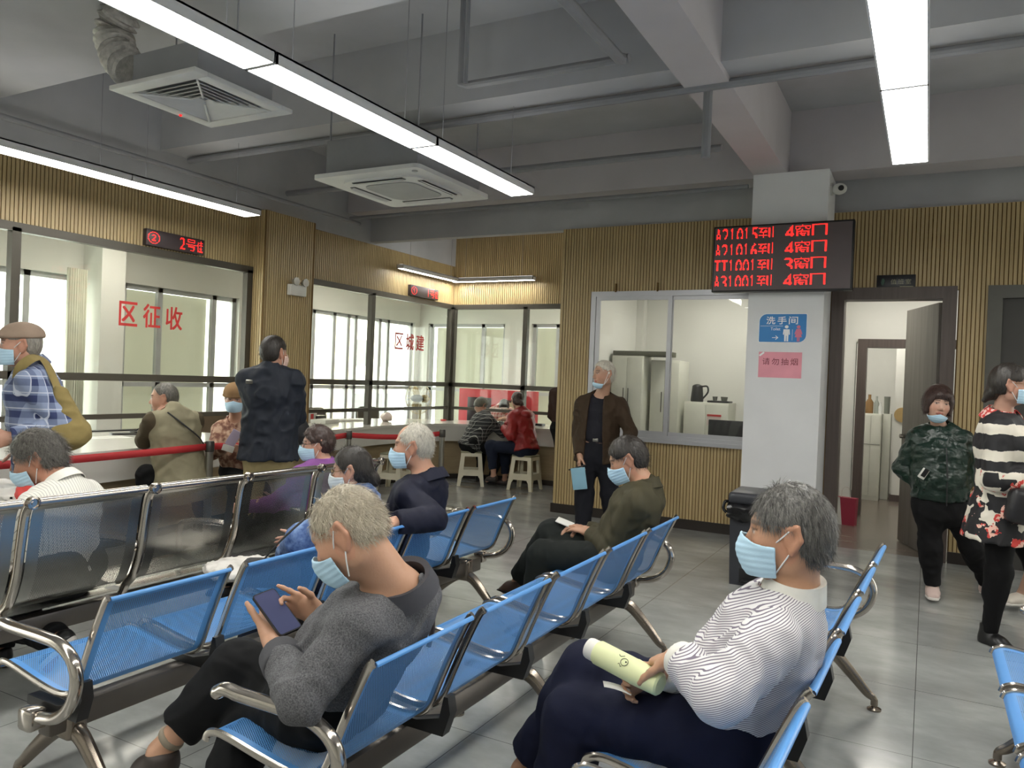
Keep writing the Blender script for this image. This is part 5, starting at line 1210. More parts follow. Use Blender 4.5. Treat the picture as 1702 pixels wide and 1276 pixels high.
            base = np.arange(strands)*5; F4 = np.stack([base, base+1, base+2, base+3], 1); F3 = np.stack([base+3, base+2, base+4, base+4], 1)
            allV = np.concatenate([V, W_]); allQ = np.concatenate([Q, F4+len(V)]); n0 = len(V)
            bm = bmesh.new(); bm.from_mesh(me); P_ = to_frame(W_, s.frame); vs = [bm.verts.new(p) for p in P_]
            for b_ in base:
                for ix in ((0, 1, 2, 3), (3, 2, 4)):
                    f_ = bm.faces.new([vs[b_+i] for i in ix]); f_.smooth = True
            bm.to_mesh(me); bm.free()
        s.hair_o = s.child('hair', me); return s
    def mask(s, drop=0.0, m=None, nose=True, open_=0.0, shrink=1.0):
        S_ = Sdf(); c = s.hs; R = s.HR
        s.head_prims(S_, False); S_.ell(s.HPt(0.050, 0, -0.080), A((0.046, 0.046, 0.038))*c, R, 0.04)
        if nose and drop < 0.02: S_.cap(s.HPt(0.088, 0, 0.008), s.HPt(0.104, 0, -0.040), 0.012*c, 0.020*c, 0.045); S_.ell(s.HPt(0.08, 0, -0.07), A((0.022, 0.03, 0.03))*c, R, 0.04)
        z0, z1 = -0.112-drop*0.55, 0.004-drop
        def post(P, d):
            q = (P-s.hd)@R/c; x, y, z = q.T; d = np.abs(d-0.0065*c-0.0030*np.abs(((z*62) % 1.0)-0.5)*c)-0.0026
            edge = np.maximum(np.maximum(z-(z1-np.abs(y)*0.35), z0-z), (0.030+(0.012 if drop else 0.0))-x); return smax(d, edge*c, 0.002)
        S_.post.append(post); o = s.child('face_mask', sdf_mesh('face_mask', S_, 0.0026, m or M_MASK, s.frame, pad=0.01, smooth=2))
        for g in (1, -1):
            for a, b_ in (((0.036, g*0.064, z1-0.026), (-0.006, g*0.090, 0.020)), ((0.034, g*0.058, max(z0+0.012, -0.105)), (-0.014, g*0.088, -0.026))):
                mid = [(a[i]+b_[i])/2+(0.004*g if i == 1 else 0) for i in range(3)]
                pts = to_frame(np.array([s.HPt(*a), s.HPt(*mid), s.HPt(*b_)]), s.frame); link('ear_loop', MB().tube([Vector(p) for p in pts], 0.0019, 6).mesh('ear_loop', M_LOOP), o)
        return s
    def glasses(s, m):
        for g in (1, -1): pass
        b = MB()
        for g in (1, -1):
            pts = [s.HPt(0.101-0.012*abs(math.cos(i*0.5236)*0.5), g*0.034+0.024*math.cos(i*0.5236), 0.006+0.018*math.sin(i*0.5236)) for i in range(13)]; b.tube([Vector(p) for p in pts], 0.0016, 6)
            b.tube([Vector(s.HPt(0.092, g*0.058, 0.010)), Vector(s.HPt(0.04, g*0.080, 0.012)), Vector(s.HPt(-0.02, g*0.084, 0.010))], 0.0016, 6)
        b.tube([Vector(s.HPt(0.103, -0.011, 0.010)), Vector(s.HPt(0.107, 0, 0.012)), Vector(s.HPt(0.103, 0.011, 0.010))], 0.0016, 6)
        me = b.mesh('glasses', m); P_ = to_frame(np.array([v.co[:] for v in me.vertices]), s.frame)
        for v, q in zip(me.vertices, P_): v.co = q
        s.child('glasses', me); return s
    def raw(s, name, sdf, m, h=None): return s.child(name, sdf_mesh(name, sdf, h or s.hc, m, s.frame))
    def local(s, me):
        P_ = to_frame(np.array([v.co[:] for v in me.vertices]), s.frame)
        for v, q in zip(me.vertices, P_): v.co = q
        me.update(); return me
# ================================================================== THE PEOPLE IN THE HALL
def V3(v): return A(v)
H_GREY = hair_mat('grey_white_hair', '9c9281', 'cdc3ae'); H_SALT = hair_mat('salt_pepper_hair', '232220', '77746f'); H_BLACK = hair_mat('black_hair', '15120f', '2f2822'); H_BROWN = hair_mat('dark_brown_hair', '1f1512', '45302a'); H_WHITE = hair_mat('white_hair', '9a958a', 'd8d3c6')
BLK = cloth('black_trousers', '0f1012'); NAVYT = cloth('navy_trousers', '10142a'); SHOE_B = mat('black_shoe', '141415', 0.35); SHOE_BR = mat('brown_shoe', '3e2c22', 0.4); SOLE_W = mat('white_sole', 'cfcac4', 0.6)
# ---- man with a phone on the near bench
p = Person('person in a grey jumper, white hair, looking down at a phone', (-1.51, 1.77, 0.53), at(668, 985, d=2.14), at(578, 884, d=2.06), 184, 199, 34, 0, H_=1.68, skin='c2906e', h=0.0048, hc=0.0065, belly=0.02, seed=1)
p.brow = '8a8078'; p.neckw = 1.08
p.arm('L', at(453, 1064, d=2.20), (0, 0, -1), elbow=at(502, 1162, d=1.93), exact=True, shoulder=(0.02, 0.0, 0.0), dir=A(at(446, 1004, d=2.33))-A(at(453, 1064, d=2.20)), palm=A(at(500, 1000, d=2.15))-A(at(445, 1030, d=2.25)), thumb=A(at(392, 1020, d=2.18))-A(at(445, 1030, d=2.25)), curl=(0.6, 0.65, 0.7, 0.75), tcurl=0.0)
p.arm('R', at(530, 1022, d=2.32), (0.2, 0.3, -1), dir=A(at(462, 990, d=2.30))-A(at(530, 1022, d=2.32)), palm=A(at(470, 1060, d=2.10))-A(at(495, 1005, d=2.3)), thumb=A(at(470, 960, d=2.2))-A(at(500, 1010, d=2.3)), curl=(0.12, 0.95, 1.1, 1.2), tcurl=0.5)
p.leg('R', at(266, 1245, x=-2.06), (-0.5, 0, 1), toe=(-0.85, -0.1, -0.5), exact=True, knee=at(396, 1112, x=-1.86)); p.leg('L', (-1.76, 1.52, 0.09), (-1, 0, 0.6), toe=(-1, -0.1, 0), exact=True, knee=at(425, 1182, x=-1.80))
p.body(); GJ = fleck('grey_fleck_jumper', '3c3c3f', '6a6a6d')
p.top(GJ, 0.016, 'jumper', sleeve=(0.066, 0.062, 0.054), folds=0.008, wrist=0.72, hem=p.hip-p.sp*0.02, neck=0.078)
p.collar(cloth('grey_collar', '47474c'), 0.073, 0.046, open_=14, flare=0.020, dip=0.012)
def cuff_ring(p, sd, f0, f1, r, m, name='cuff'):
    S_ = Sdf(); e, w = p.E[sd], p.Wr[sd]; S_.cap(e+(w-e)*f0, e+(w-e)*f1, r*p.k, r*0.96*p.k, 0.01, cut=True, cut0=True); S_.post.append(p.folds(0.002)); p.raw(name, S_, m)
cuff_ring(p, 'L', 0.52, 0.74, 0.060, cloth('grey_cuff', '4c4c50'))
p.trousers(BLK, 0.012, (0.072, 0.068), 0.72, 0.008, knee=0.078); p.shoes(mat('dark_brown_shoe', '352d29', 0.6), SHOE_B, hgt=0.045)
cuff_s = Sdf(); a0, d0 = p.An['R'], nrm(p.K['R']-p.An['R']); cuff_s.cap(a0+d0*0.035, a0+d0*0.062, 0.043, 0.045, 0.01, True, True); p.raw('sock_band', cuff_s, mat('beige_sock_band', '8a8070', 0.9))
p.hair(H_GREY, 0.004, front=(0.066, 0.052), slope=1.1, zb=-0.050, rough=0.004, strands=9000, slen=0.022, fall=0.5, side=(-0.034, 0.026), lift=0.30, crown=(0.015, -0.015, 0.150, 0.050))
p.mask(0.012); PHONE = p
t = thing('smartphone', 'dark smartphone held in both hands by the man in the grey jumper', 'phone')
q = [A(at(418, 989, d=2.235)), A(at(451, 978, d=2.285)), A(at(502, 1044, d=2.215)), A(at(470, 1060, d=2.165))]
cc = sum(q)/4; lx = nrm((q[1]-q[0]+q[2]-q[3])); ly = nrm((q[0]+q[1]-q[2]-q[3])); ly = nrm(ly-lx*(ly@lx)); lz = np.cross(lx, ly)
if lz@(A((0, 0, 1.47))-cc) < 0: lz = -lz
t.matrix_world = Matrix([[lx[i], ly[i], lz[i], cc[i]] for i in range(3)] + [[0, 0, 0, 1]])
MB().prism([(x-0.037, y-0.078) for x, y in rrect(0.074, 0.156, (0.01,)*4)], (0, 0, -0.004), UX, UY, (0, 0, 1), 0.008).build('case', M_BLACK, t)
MB().prism([(x-0.034, y-0.074) for x, y in rrect(0.068, 0.148, (0.007,)*4)], (0, 0, 0.004), UX, UY, (0, 0, 1), 0.0006).build('screen', mat('phone_screen', '3c3f58', 0.12, emit='3a3d58', estr=0.25), t)
# ---- man in the striped shirt, in front on the right
p = Person('person in a pinstriped white shirt and blue mask, sitting upright in front', (-0.45, 2.20, 0.53), at(1318, 992, y=2.18), at(1309, 886, y=2.16), 186, 188, 4, 0, H_=1.72, skin='b98864', h=0.0048, hc=0.0065, belly=0.025, seed=2)
p.brow = '4a443e'; p.neckw = 1.05
p.arm('L', at(1128, 1094, y=1.99), (0, -0.4, -1), elbow=at(1198, 1154, y=1.85), exact=True, shoulder=(0, -0.02, 0), dir=A(at(1070, 1094, y=2.10))-A(at(1128, 1094, y=1.99)), palm=(0, 0.2, -1), curl=(0.8, 0.85, 0.9, 0.95), thumb=A(at(1090, 1060, y=2.1))-A(at(1110, 1090, y=2.1)))
p.arm('R', at(1100, 1116, y=2.12), (0.2, 0.4, -1), dir=A(at(1040, 1136, y=2.06))-A(at(1100, 1116, y=2.12)), palm=(0.0, -0.75, -0.3), thumb=(-0.1, 0.0, 1), curl=(0.95, 1.0, 1.0, 1.0), tcurl=0.6)
p.leg('R', at(880, 1262, y=2.20), (-0.5, 0, 1), toe=(-0.8, -0.1, -0.55), knee=at(965, 1112, y=2.20)); p.leg('L', (-0.94, 2.05, 0.09), (-1, 0, 0.6), toe=(-1, -0.1, 0))
p.body()
STR = pattern('pinstripe_shirt', lambda t, x, y, z: t.mix(band(t, t.math('ADD', t.math('ADD', t.math('MULTIPLY', x, 0.42), t.math('MULTIPLY', z, 0.9)), t.math('MULTIPLY', t.noise(7, 1), 0.003)), 0.0050, 0.36), srgb('d4d2d2'), srgb('6e6574')), 0.8)
WHT = cloth('white_shirt_cotton', 'dad8d0')
p.top(STR, 0.012, 'shirt', sleeve=(0.070, 0.064, 0.052), folds=0.010, wrist=0.88, hem=p.hip-p.sp*0.05, neck=0.074)
p.collar(WHT, 0.066, 0.046, open_=14, flare=0.016, dip=0.016)
for sd in 'LR': cuff_ring(p, sd, 0.80, 0.99, 0.050, WHT)
p.trousers(NAVYT, 0.014, (0.075, 0.070), 0.86, 0.007, knee=0.082); p.shoes(SHOE_B)
p.hair(H_SALT, 0.010, front=(0.075, 0.058), slope=1.5, zb=-0.076, rough=0.005, strands=9000, slen=0.026, fall=0.6, side=(-0.030, 0.030), top_t=0.013, lift=0.06)
p.mask()
t = thing('paper_roll', 'pale green rolled booklet with a black doodle held in the pinstriped man\'s hand', 'booklet')
a_, b_ = A(at(1002, 1088, y=2.04)), A(at(1088, 1133, y=2.00)); ax = nrm(b_-a_); mid = (a_+b_)/2; up_ = nrm(A((0, -0.7, 0.7))-ax*(A((0, -0.7, 0.7))@ax)); sd_ = np.cross(up_, ax)
t.matrix_world = Matrix([[ax[i], sd_[i], up_[i], mid[i]] for i in range(3)] + [[0, 0, 0, 1]])
MB().lathe([(0.031, -0.105), (0.034, -0.10), (0.034, 0.02), (0.035, 0.022), (0.031, 0.10), (0.026, 0.105), (0.0, 0.105)], seg=32, rot=(0, math.pi/2, 0)).build('outer_sheet', mat('pale_green_paper', 'd3d8a8', 0.6, var=0.02), t)
MB().lathe([(0.022, -0.09), (0.024, -0.128), (0.028, -0.135), (0.030, -0.128), (0.031, -0.095)], seg=32, rot=(0, math.pi/2, 0)).build('inner_sheet', M_PAPER, t)
MB().lathe([(0.0, -0.118), (0.026, -0.118), (0.026, -0.116), (0, -0.116)], seg=24, rot=(0, math.pi/2, 0)).build('rolled_core', mat('rolled_paper_grey', 'a9a9a6', 0.8), t)
b = MB()
def on_roll(u, a, r=0.0352): return Vector((u, r*math.sin(a), r*math.cos(a)))
b.tube([on_roll(0.0+0.011*math.cos(i*0.5236), -0.05+0.30*math.sin(i*0.5236)) for i in range(13)], 0.0008, 5); b.tube([on_roll(-0.025+0.004*i, 0.35-0.12*math.sin(i)) for i in range(5)], 0.0008, 5); b.tube([on_roll(-0.015+0.003*i, -0.4+0.1*math.sin(i*1.5)) for i in range(5)], 0.0008, 5)
b.ball(on_roll(0.004, 0.0), 0.0022); b.build('doodle', M_BLACK, t)
b = MB(); b.tube([on_roll(0.066, 0.3, 0.0338), on_roll(0.066, -0.1, 0.0338)], 0.0007, 5); b.tube([on_roll(0.074, 0.3, 0.0334), on_roll(0.074, -0.1, 0.0334)], 0.0007, 5); b.tube([on_roll(0.066, 0.1, 0.0338), on_roll(0.074, 0.1, 0.0334)], 0.0007, 5); b.tube([on_roll(0.083, 0.3, 0.033), on_roll(0.083, -0.1, 0.033)], 0.0007, 5); b.build('small_lettering', M_SLOT, t)
sl = [A(at(1002, 1134, y=2.20)), A(at(1026, 1132, y=2.21)), A(at(1050, 1154, y=2.16)), A(at(1046, 1146, y=2.20))]
b = MB(); b.sheet([[Vector(A(at(1002+i*9, 1131+i*1.2+0.6*i*i*0.55, y=2.03))) for i in range(6)], [Vector(A(at(1004+i*9, 1141+i*1.2+0.6*i*i*0.55, y=2.00))) for i in range(6)]]); o = b.build('queue_slip', M_PAPER); o.modifiers.new('thick', 'SOLIDIFY').thickness = 0.0006
tag(o, 'small white curled queue slip under the pale green booklet', 'slip')
# ---- man in the olive jacket at the far end of the same bench as the phone man
p = Person('person in an olive jacket and blue mask, head bowed, hands on crossed knee', (-1.46, 3.98, 0.53), at(1077, 812, y=4.0), at(1043, 764, y=4.0), 190, 197, 26, 0, H_=1.68, skin='b58463', h=0.0055, hc=0.008, seed=3)
p.arm('L', at(982, 886, y=3.98), (0, -0.3, -1), elbow=at(1012, 918, y=3.84), dir=A(at(930, 868, y=4.02))-A(at(982, 886, y=3.98)), palm=(0, 0.3, -1), curl=(0.3, 0.25, 0.3, 0.35), spread=0.12)
p.arm('R', at(970, 882, y=4.12), (0, 0.5, -1), dir=A(at(930, 878, y=4.02))-A(at(975, 882, y=4.12)), palm=(0, -0.4, -1), curl=(0.5, 0.5, 0.5, 0.5))
p.leg('R', at(866, 958, y=4.14), (-0.5, 0, 1), toe=(-0.95, 0.0, -0.25), knee=at(900, 884, y=4.08)); p.leg('L', (-1.93, 3.92, 0.09), (-1, 0, 0.6), toe=(-1, 0.05, 0))
p.body(); OLV = cloth('olive_jacket', '3f3b2a', 0.7)
p.top(OLV, 0.020, 'jacket', sleeve=(0.066, 0.060, 0.052), folds=0.009, wrist=0.92, hem=p.hip-p.sp*0.03); p.collar(OLV, 0.072, 0.046, fold=False, open_=20, dip=0.012)
p.trousers(cloth('black_green_trousers', '191d1b'), 0.014, (0.075, 0.070), 0.95, 0.006, knee=0.080); p.shoes(SHOE_BR)
p.hair(H_BLACK, 0.014, front=(0.070, 0.056), slope=1.4, zb=-0.085, rough=0.004, side=(-0.030, 0.028), strands=2500, slen=0.022, lift=0.1); p.mask()
cuff_ring(p, 'R', 0.94, 1.02, 0.036, mat('blue_wristband', '3040a8', 0.5), 'wristband')
pw = p.Wr['R']; t = thing('smartphone', 'small white phone under the hands of the man in olive', 'phone', at(939, 868, y=4.05)); MB().box((0, 0, 0), (0.10, 0.07, 0.008), (0.2, 0.3, 0.2), 0.003).build('case', M_PLASTIC, t)
# ---- standing man in an open brown jacket
p = Person('person standing in an open dark brown jacket, mask pulled under the chin', at(992, 752, y=6.72), at(1000, 659, y=6.76), at(1003, 622, y=6.70), 282, 232, 2, 4, H_=1.70, skin='b08468', h=0.0055, hc=0.008, seed=4, belly=0.01)
p.brow = '6a6058'
p.arm('R', at(966, 775, y=6.52), (-0.3, 0.6, 0), elbow=at(962, 715, y=6.72), dir=(0, -0.25, -1), palm=(0.6, 0.4, 0), curl=(0.8, 0.8, 0.85, 0.9))
p.arm('L', at(1046, 765, y=6.56), (0.3, 0.6, 0), elbow=at(1046, 715, y=6.72), dir=(0, -0.2, -1), palm=(-0.8, 0, 0), curl=(0.6, 0.6, 0.65, 0.7))
p.leg('R', at(968, 884, z=0.09), (0, -1, 0.1), toe=(-0.35, -0.93, 0), straight=True); p.leg('L', at(1022, 884, z=0.09), (0, -1, 0.1), toe=(0.3, -0.95, 0), straight=True)
p.body(); p.top(cloth('black_tshirt', '1d1d24'), 0.008, 'tshirt', sleeve=(0.056, 0.052, 0.05), wrist=0.2, folds=0.004, hem=p.hip+p.sp*0.115, neck=0.070)
p.top(cloth('dark_brown_jacket', '35281b', 0.75), 0.030, 'jacket', sleeve=(0.070, 0.064, 0.054), folds=0.009, wrist=0.96, hem=p.hip-p.sp*0.09, hemr=(0.205, 0.145), opening=(0.085, 0.06), neck=0.074, gap=-0.01)
p.trousers(cloth('dark_blue_trousers', '14151c'), 0.014, (0.076, 0.070), 1.0, 0.006, knee=0.080); p.shoes(SHOE_B)
bl = Sdf(); bl.ecap(p.hip+p.sp*0.10, p.hip+p.sp*0.135, (0.176, 0.134), (0.176, 0.134), p.l, 0.01, True, True); bo = p.raw('belt', bl, M_BLACK); 
bc = p.hip+p.sp*0.118+p.tf*0.137; me = MB().box(Vector(bc), (0.05, 0.012, 0.032), (0, 0, math.radians(p.yaw+90)), 0.004).mesh('belt_buckle', M_STEEL); link('belt_buckle', p.local(me), bo)
p.hair(H_WHITE, 0.013, front=(0.055, 0.066), slope=1.3, zb=-0.080, rough=0.005, side=(0.005, 0.04), strands=1800, slen=0.03); p.mask(0.075, nose=False)
t = thing('document_folder', 'blue folder with a dark edge in the hand of the standing man', 'folder', at(966, 790, y=6.46)); MB().box((-0.02, 0, -0.03), (0.13, 0.012, 0.20), (0.1, -0.15, 0.3), 0.003).build('folder', mat('folder_blue', '7fa9bd', 0.4), t); MB().box((-0.04, -0.01, 0.07), (0.16, 0.014, 0.012), (0.1, -0.35, 0.3), 0.002).build('spine', M_BLACK, t)
# ---- woman in the green puffer jacket
p = Person('person in a shiny dark green puffer jacket, mask under the chin', at(1562, 838, y=6.30), at(1562, 716, y=6.34), at(1559, 671, y=6.28), 282, 284, 4, -6, hscale=1.12, H_=1.56, sex='f', skin='c99c84', h=0.0055, hc=0.007, seed=5, belly=0.03)
p.arm('R', at(1538, 808, y=6.27), (-1, 0.3, 0), exact=True, elbow=at(1500, 778, y=6.36), dir=(0.5, -0.1, -0.6), curl=(0.9,)*4)
p.arm('L', at(1596, 810, y=6.27), (1, 0.3, 0), exact=True, elbow=at(1616, 782, y=6.36), dir=(-0.5, -0.1, -0.6), curl=(0.9,)*4)
p.leg('R', at(1550, 972, y=6.36), (0, -1, 0.1), toe=(0.05, -1, 0), straight=True); p.leg('L', at(1642, 970, y=6.62), (0.2, -1, 0), toe=(0.75, -0.65, 0), straight=True)
p.body()
def puffer_mat():
    t = NT('green_puffer'); t.set(Base_Color=srgb('12271f'), Roughness=0.30); mp = t.n('ShaderNodeMapping'); mp.inputs['Scale'].default_value = (10, 10, 26); mp.inputs['Rotation'].default_value = (0.4, 0.3, 0.2); t.l(t.coord(), mp.inputs[0])
    t.bump(t.math('ADD', t.noise(1.0, 4, mp.outputs[0]), t.math('MULTIPLY', t.noise(34, 3), 0.5)), 0.9, 0.012); return t.m
p.top(puffer_mat(), 0.040, 'puffer_jacket', sleeve=(0.072, 0.068, 0.060), folds=0.012, wrist=1.0, hem=p.hip+p.sp*0.05, hemr=(0.180, 0.150), sc=(13, 13, 22), neck=0.066)
zp = [p.hip+p.sp*q+p.tf*(0.185+0.02*math.sin(q*7)-0.09*max(0, q-0.25))+p.l*0.0 for q in (0.0, 0.08, 0.16, 0.24, 0.32, 0.40)]
p.child('zip', p.local(MB().tube([Vector(v) for v in zp], 0.005, 6).mesh('zip', M_BLACK)))
p.trousers(cloth('black_joggers', '0f0f11'), 0.010, (0.070, 0.060), 0.97, 0.006, knee=0.076, thigh=0.094); p.shoes(mat('pinkish_trainer', 'c2aca4', 0.6), SOLE_W)
def bob(S_, s):
    for g in (1, -1): S_.ecap(s.HPt(0.005, g*0.074, 0.02), s.HPt(0.014, g*0.074, -0.064), (0.062*s.hs, 0.026*s.hs), (0.042*s.hs, 0.020*s.hs), s.hf, 0.02)
    S_.ell(s.HPt(-0.05, 0, -0.02), A((0.06, 0.075, 0.075))*s.hs, s.HR, 0.03); S_.ell(s.HPt(0.070, 0.01, 0.066), A((0.034, 0.06, 0.030))*s.hs, s.HR, 0.02)
p.hair(H_BROWN, 0.024, front=(0.080, 0.030), slope=2.3, zb=-0.085, rough=0.003, extra=bob, strands=2500, slen=0.02, lift=0.0); p.mask(0.070, nose=False)
t = thing('smartphone', 'white edged phone sticking out of the green puffer jacket pocket', 'phone', at(1535, 787, y=6.12)); MB().box((0, 0, 0), (0.045, 0.012, 0.075), (0.1, 0.5, 0.2), 0.003).build('case', M_PLASTIC, t); MB().box((0.008, -0.008, 0.006), (0.03, 0.004, 0.06), (0.1, 0.5, 0.2), 0.001).build('screen', M_BLACK, t)
# ---- woman in the black, white and red coat
p = Person('person in a black, white and red patterned coat, hair tied low, blue mask', at(1668, 838, y=5.40), at(1664, 694, y=5.42), at(1680, 640, y=5.38), -12, 4, 2, 0, H_=1.68, sex='f', skin='c09078', h=0.0055, hc=0.007, seed=6)
p.arm('R', at(1704, 795, y=5.26), (-0.3, -0.3, -1), elbow=at(1655, 792, y=5.22), dir=(1, 0.1, 0), curl=(0.7,)*4, palm=(0, 0.5, 0.5)); p.arm('L', at(1712, 800, y=5.5), (0, 0.3, -1), dir=(0.6, -0.5, 0), curl=(0.7,)*4)
p.leg('R', at(1645, 1050, y=5.44), (1, -0.2, 0), toe=(0.75, -0.66, 0), straight=True); p.leg('L', (0.72, 5.62, 0.09), (1, -0.2, 0), toe=(0.9, -0.3, 0))
p.body()
def coat_print(t, x, y, z):
    n = t.noise(16, 4); zz = t.math('ADD', z, t.math('MULTIPLY', t.math('SUBTRACT', n, 0.5), 0.035))
    stripe = t.mix(band(t, zz, 0.150, 0.60, 0.22), srgb('d9d2c4'), srgb('17161a')); up = t.math('GREATER_THAN', zz, 1.05)
    mp = t.n('ShaderNodeMapping'); mp.inputs['Scale'].default_value = (1, 1, 1); t.l(t.coord(), mp.inputs[0])
    v = t.n('ShaderNodeTexVoronoi', feature='F1', distance='CHEBYCHEV'); v.inputs['Scale'].default_value = 10.5; t.l(mp.outputs[0], v.inputs['Vector']); sp = t.n('ShaderNodeSeparateColor'); t.l(v.outputs['Color'], sp.inputs[0])
    patch = t.mix(t.math('GREATER_THAN', sp.outputs[0], 0.55), srgb('d9d2c4'), srgb('17161a'))
    n2 = t.noise(8.5, 4, rough=0.6); red = t.math('GREATER_THAN', n2, 0.585); fl = t.mix(t.math('GREATER_THAN', t.noise(26, 3), 0.53), srgb('c23a34'), srgb('e0b4a4')); low = t.mix(red, patch, fl); return t.mix(up, low, stripe)
COAT = pattern('printed_coat', coat_print, 0.7)
p.top(COAT, 0.030, 'coat', sleeve=(0.074, 0.072, 0.066), folds=0.008, wrist=0.72, hem=at(1656, 897, y=5.40), hemr=(0.215, 0.185), neck=0.066)
S_ = Sdf(); e, w = p.E['R'], p.Wr['R']; S_.cap(e+(w-e)*0.55, w, 0.058, 0.045, 0.01, True); p.raw('black_sleeve', S_, cloth('black_knit', '131316'))
p.collar(pattern('red_print_collar', lambda t, x, y, z: t.mix(t.math('GREATER_THAN', t.noise(40, 3), 0.52), srgb('b8342f'), srgb('d8b8b0')), 0.7), 0.072, 0.05, open_=30, flare=0.045)
p.trousers(cloth('black_leggings', '0c0c0e'), 0.006, (0.058, 0.042), 1.0, 0.003, knee=0.066); p.shoes(SHOE_B, hgt=0.11)
def ponytail(S_, s): S_.ell(s.HPt(-0.095, 0.0, -0.055), A((0.045, 0.045, 0.045))*s.hs, s.HR, 0.03); S_.cap(s.HPt(-0.105, 0, -0.06), s.HPt(-0.135, 0, -0.105), 0.026*s.hs, 0.018*s.hs, 0.02)
p.hair(H_BLACK, 0.017, front=(0.070, 0.056), slope=1.3, zb=-0.062, rough=0.003, extra=ponytail, side=(-0.03, 0.025), strands=1200, slen=0.015, lift=0.0); p.mask(); p.glasses(mat('thin_gold_frame', '8a6a3a', 0.3, 0.8))
o = MB(); o.box((0.03, 0, -0.02), (0.24, 0.10, 0.20), (0, 0.15, 0.3), 0.04, 4)
tag(o.build('handbag', mat('black_leather', '17161a', 0.4, bump=0.3), None, at(1702, 838, y=5.20)), 'black handbag carried in front by the woman in the printed coat', 'handbag')
# ---- person mostly cut off by the right edge
p = Person('person at the far right edge, only a bare lower leg and pale shoe showing', (0.86, 6.42, 0.84), (0.87, 6.44, 1.32), (0.88, 6.42, 1.52), 250, 250, 0, 0, H_=1.62, sex='f', skin='b89078', h=0.008, hc=0.010, seed=7)
p.arm('R', (0.68, 6.3, 0.86), (0, 0.5, 0), dir=(0, 0, -1)); p.arm('L', (1.10, 6.3, 0.86), (0, 0.5, 0), dir=(0, 0, -1))
p.leg('R', at(1700, 985, y=6.42), (0, -1, 0), toe=(-0.75, -0.66, 0)); p.leg('L', (0.96, 6.5, 0.09), (0, -1, 0), toe=(-0.3, -0.9, 0))
p.body(); p.top(cloth('maroon_top', '6a2a2e'), 0.02, 'blouse', hem=p.hip-p.sp*0.05); p.trousers(pattern('grey_print_shorts', lambda t, x, y, z: t.mix(t.math('GREATER_THAN', t.noise(30, 3), 0.5), srgb('26262a'), srgb('7a7a78'))), 0.016, (0.07, 0.07), 0.25); p.shoes(mat('cream_shoe', 'c8c0b4', 0.6), SOLE_W); p.hair(H_BLACK, 0.018, zb=-0.08)

b = MB(); b.tube(smooth_path([at(668, 936, d=2.42), at(700, 958, d=2.44), at(716, 1000, d=2.44), at(719, 1040, d=2.42), at(712, 1075, d=2.40)], 6), 0.022, 10, flat=(1.0, 0.35)); tag(b.build('bag_strap', mat('dark_brown_strap', '2c211f', 0.7)), 'dark brown bag strap behind the back of the man in the grey jumper', 'strap')
def glasses_frame(): return mat('dark_glasses_frame', '2a2224', 0.3)
# ---- white haired man in navy, one arm over the back of his bench
p = Person('person with short white hair in a navy jacket, arm laid along the bench back', (-2.50, 3.42, 0.53), at(714, 798, y=3.46), at(686, 742, y=3.44), 192, 206, 6, 0, H_=1.72, skin='be8a6c', h=0.0055, hc=0.008, seed=8)
p.arm('L', at(655, 868, y=3.02), (0, 0, -1), exact=True, elbow=at(722, 862, y=3.26), dir=(0.0, -1, -0.1), palm=(0, 0, -1), curl=(0.5,)*4); p.arm('R', (-2.72, 3.62, 0.62), (0.3, 0.6, -0.5), dir=(-0.9, -0.2, -0.3))
p.leg('R', (-2.95, 3.60, 0.09), (-1, 0, 0.6)); p.leg('L', (-2.93, 3.34, 0.09), (-1, 0, 0.6))
p.body(); NVY = cloth('navy_jacket', '1c1e2e', 0.7); p.top(NVY, 0.020, 'jacket', sleeve=(0.070, 0.064, 0.054), folds=0.009, wrist=0.95, hem=p.hip-p.sp*0.03); p.collar(NVY, 0.074, 0.044, open_=26, flare=0.026, dip=0.03); p.collar(WHT, 0.068, 0.030, fold=False, open_=25, name='shirt_collar')
p.trousers(BLK, 0.012, (0.072, 0.066)); p.shoes(SHOE_B); p.hair(H_WHITE, 0.007, front=(0.058, 0.062), slope=1.2, zb=-0.080, rough=0.003, side=(-0.032, 0.026), strands=6000, slen=0.018, lift=0.2, crown=(0.075, 0.0, 0.125, 0.068)); p.mask()
# ---- woman in denim with hair tied low
p = Person('person in a denim jacket with black hair tied in a low bun', (-2.48, 2.90, 0.53), at(598, 822, y=2.98), at(584, 781, y=2.95), 200, 206, 12, 0, H_=1.56, sex='f', skin='c6967c', h=0.0055, hc=0.0075, seed=9, chest=1.12)
p.arm('L', at(478, 925, x=-2.76), (0.2, -0.5, -0.6), exact=True, elbow=at(500, 896, x=-2.54), dir=(-0.9, 0.3, -0.2)); p.arm('R', (-2.80, 2.98, 0.60), (0.2, 0.5, -0.6), dir=(-0.9, -0.3, -0.2))
p.leg('R', (-2.94, 2.98, 0.08), (-1, 0, 0.6)); p.leg('L', (-2.94, 2.78, 0.08), (-1, 0, 0.6))
p.body(); DEN = fleck('washed_denim', '41598a', '7089b2', 26, 0.85); p.top(DEN, 0.034, 'denim_jacket', sleeve=(0.074, 0.072, 0.066), folds=0.010, hem=p.hip-p.sp*0.03, sc=(12, 12, 16)); 
S_ = Sdf(); S_.ecap(p.nb-p.sp*0.05-p.tf*0.03, p.nb+p.sp*0.015-p.tf*0.01, (0.135, 0.080), (0.070, 0.070), p.l, 0.03); S_.post.append(p.folds(0.006, (16, 16, 20))); p.raw('hood', S_, cloth('pale_blue_hood', '9aa6ba'))
p.trousers(cloth('dark_jeans', '1c2334'), 0.012, (0.066, 0.058)); p.shoes(SHOE_B)
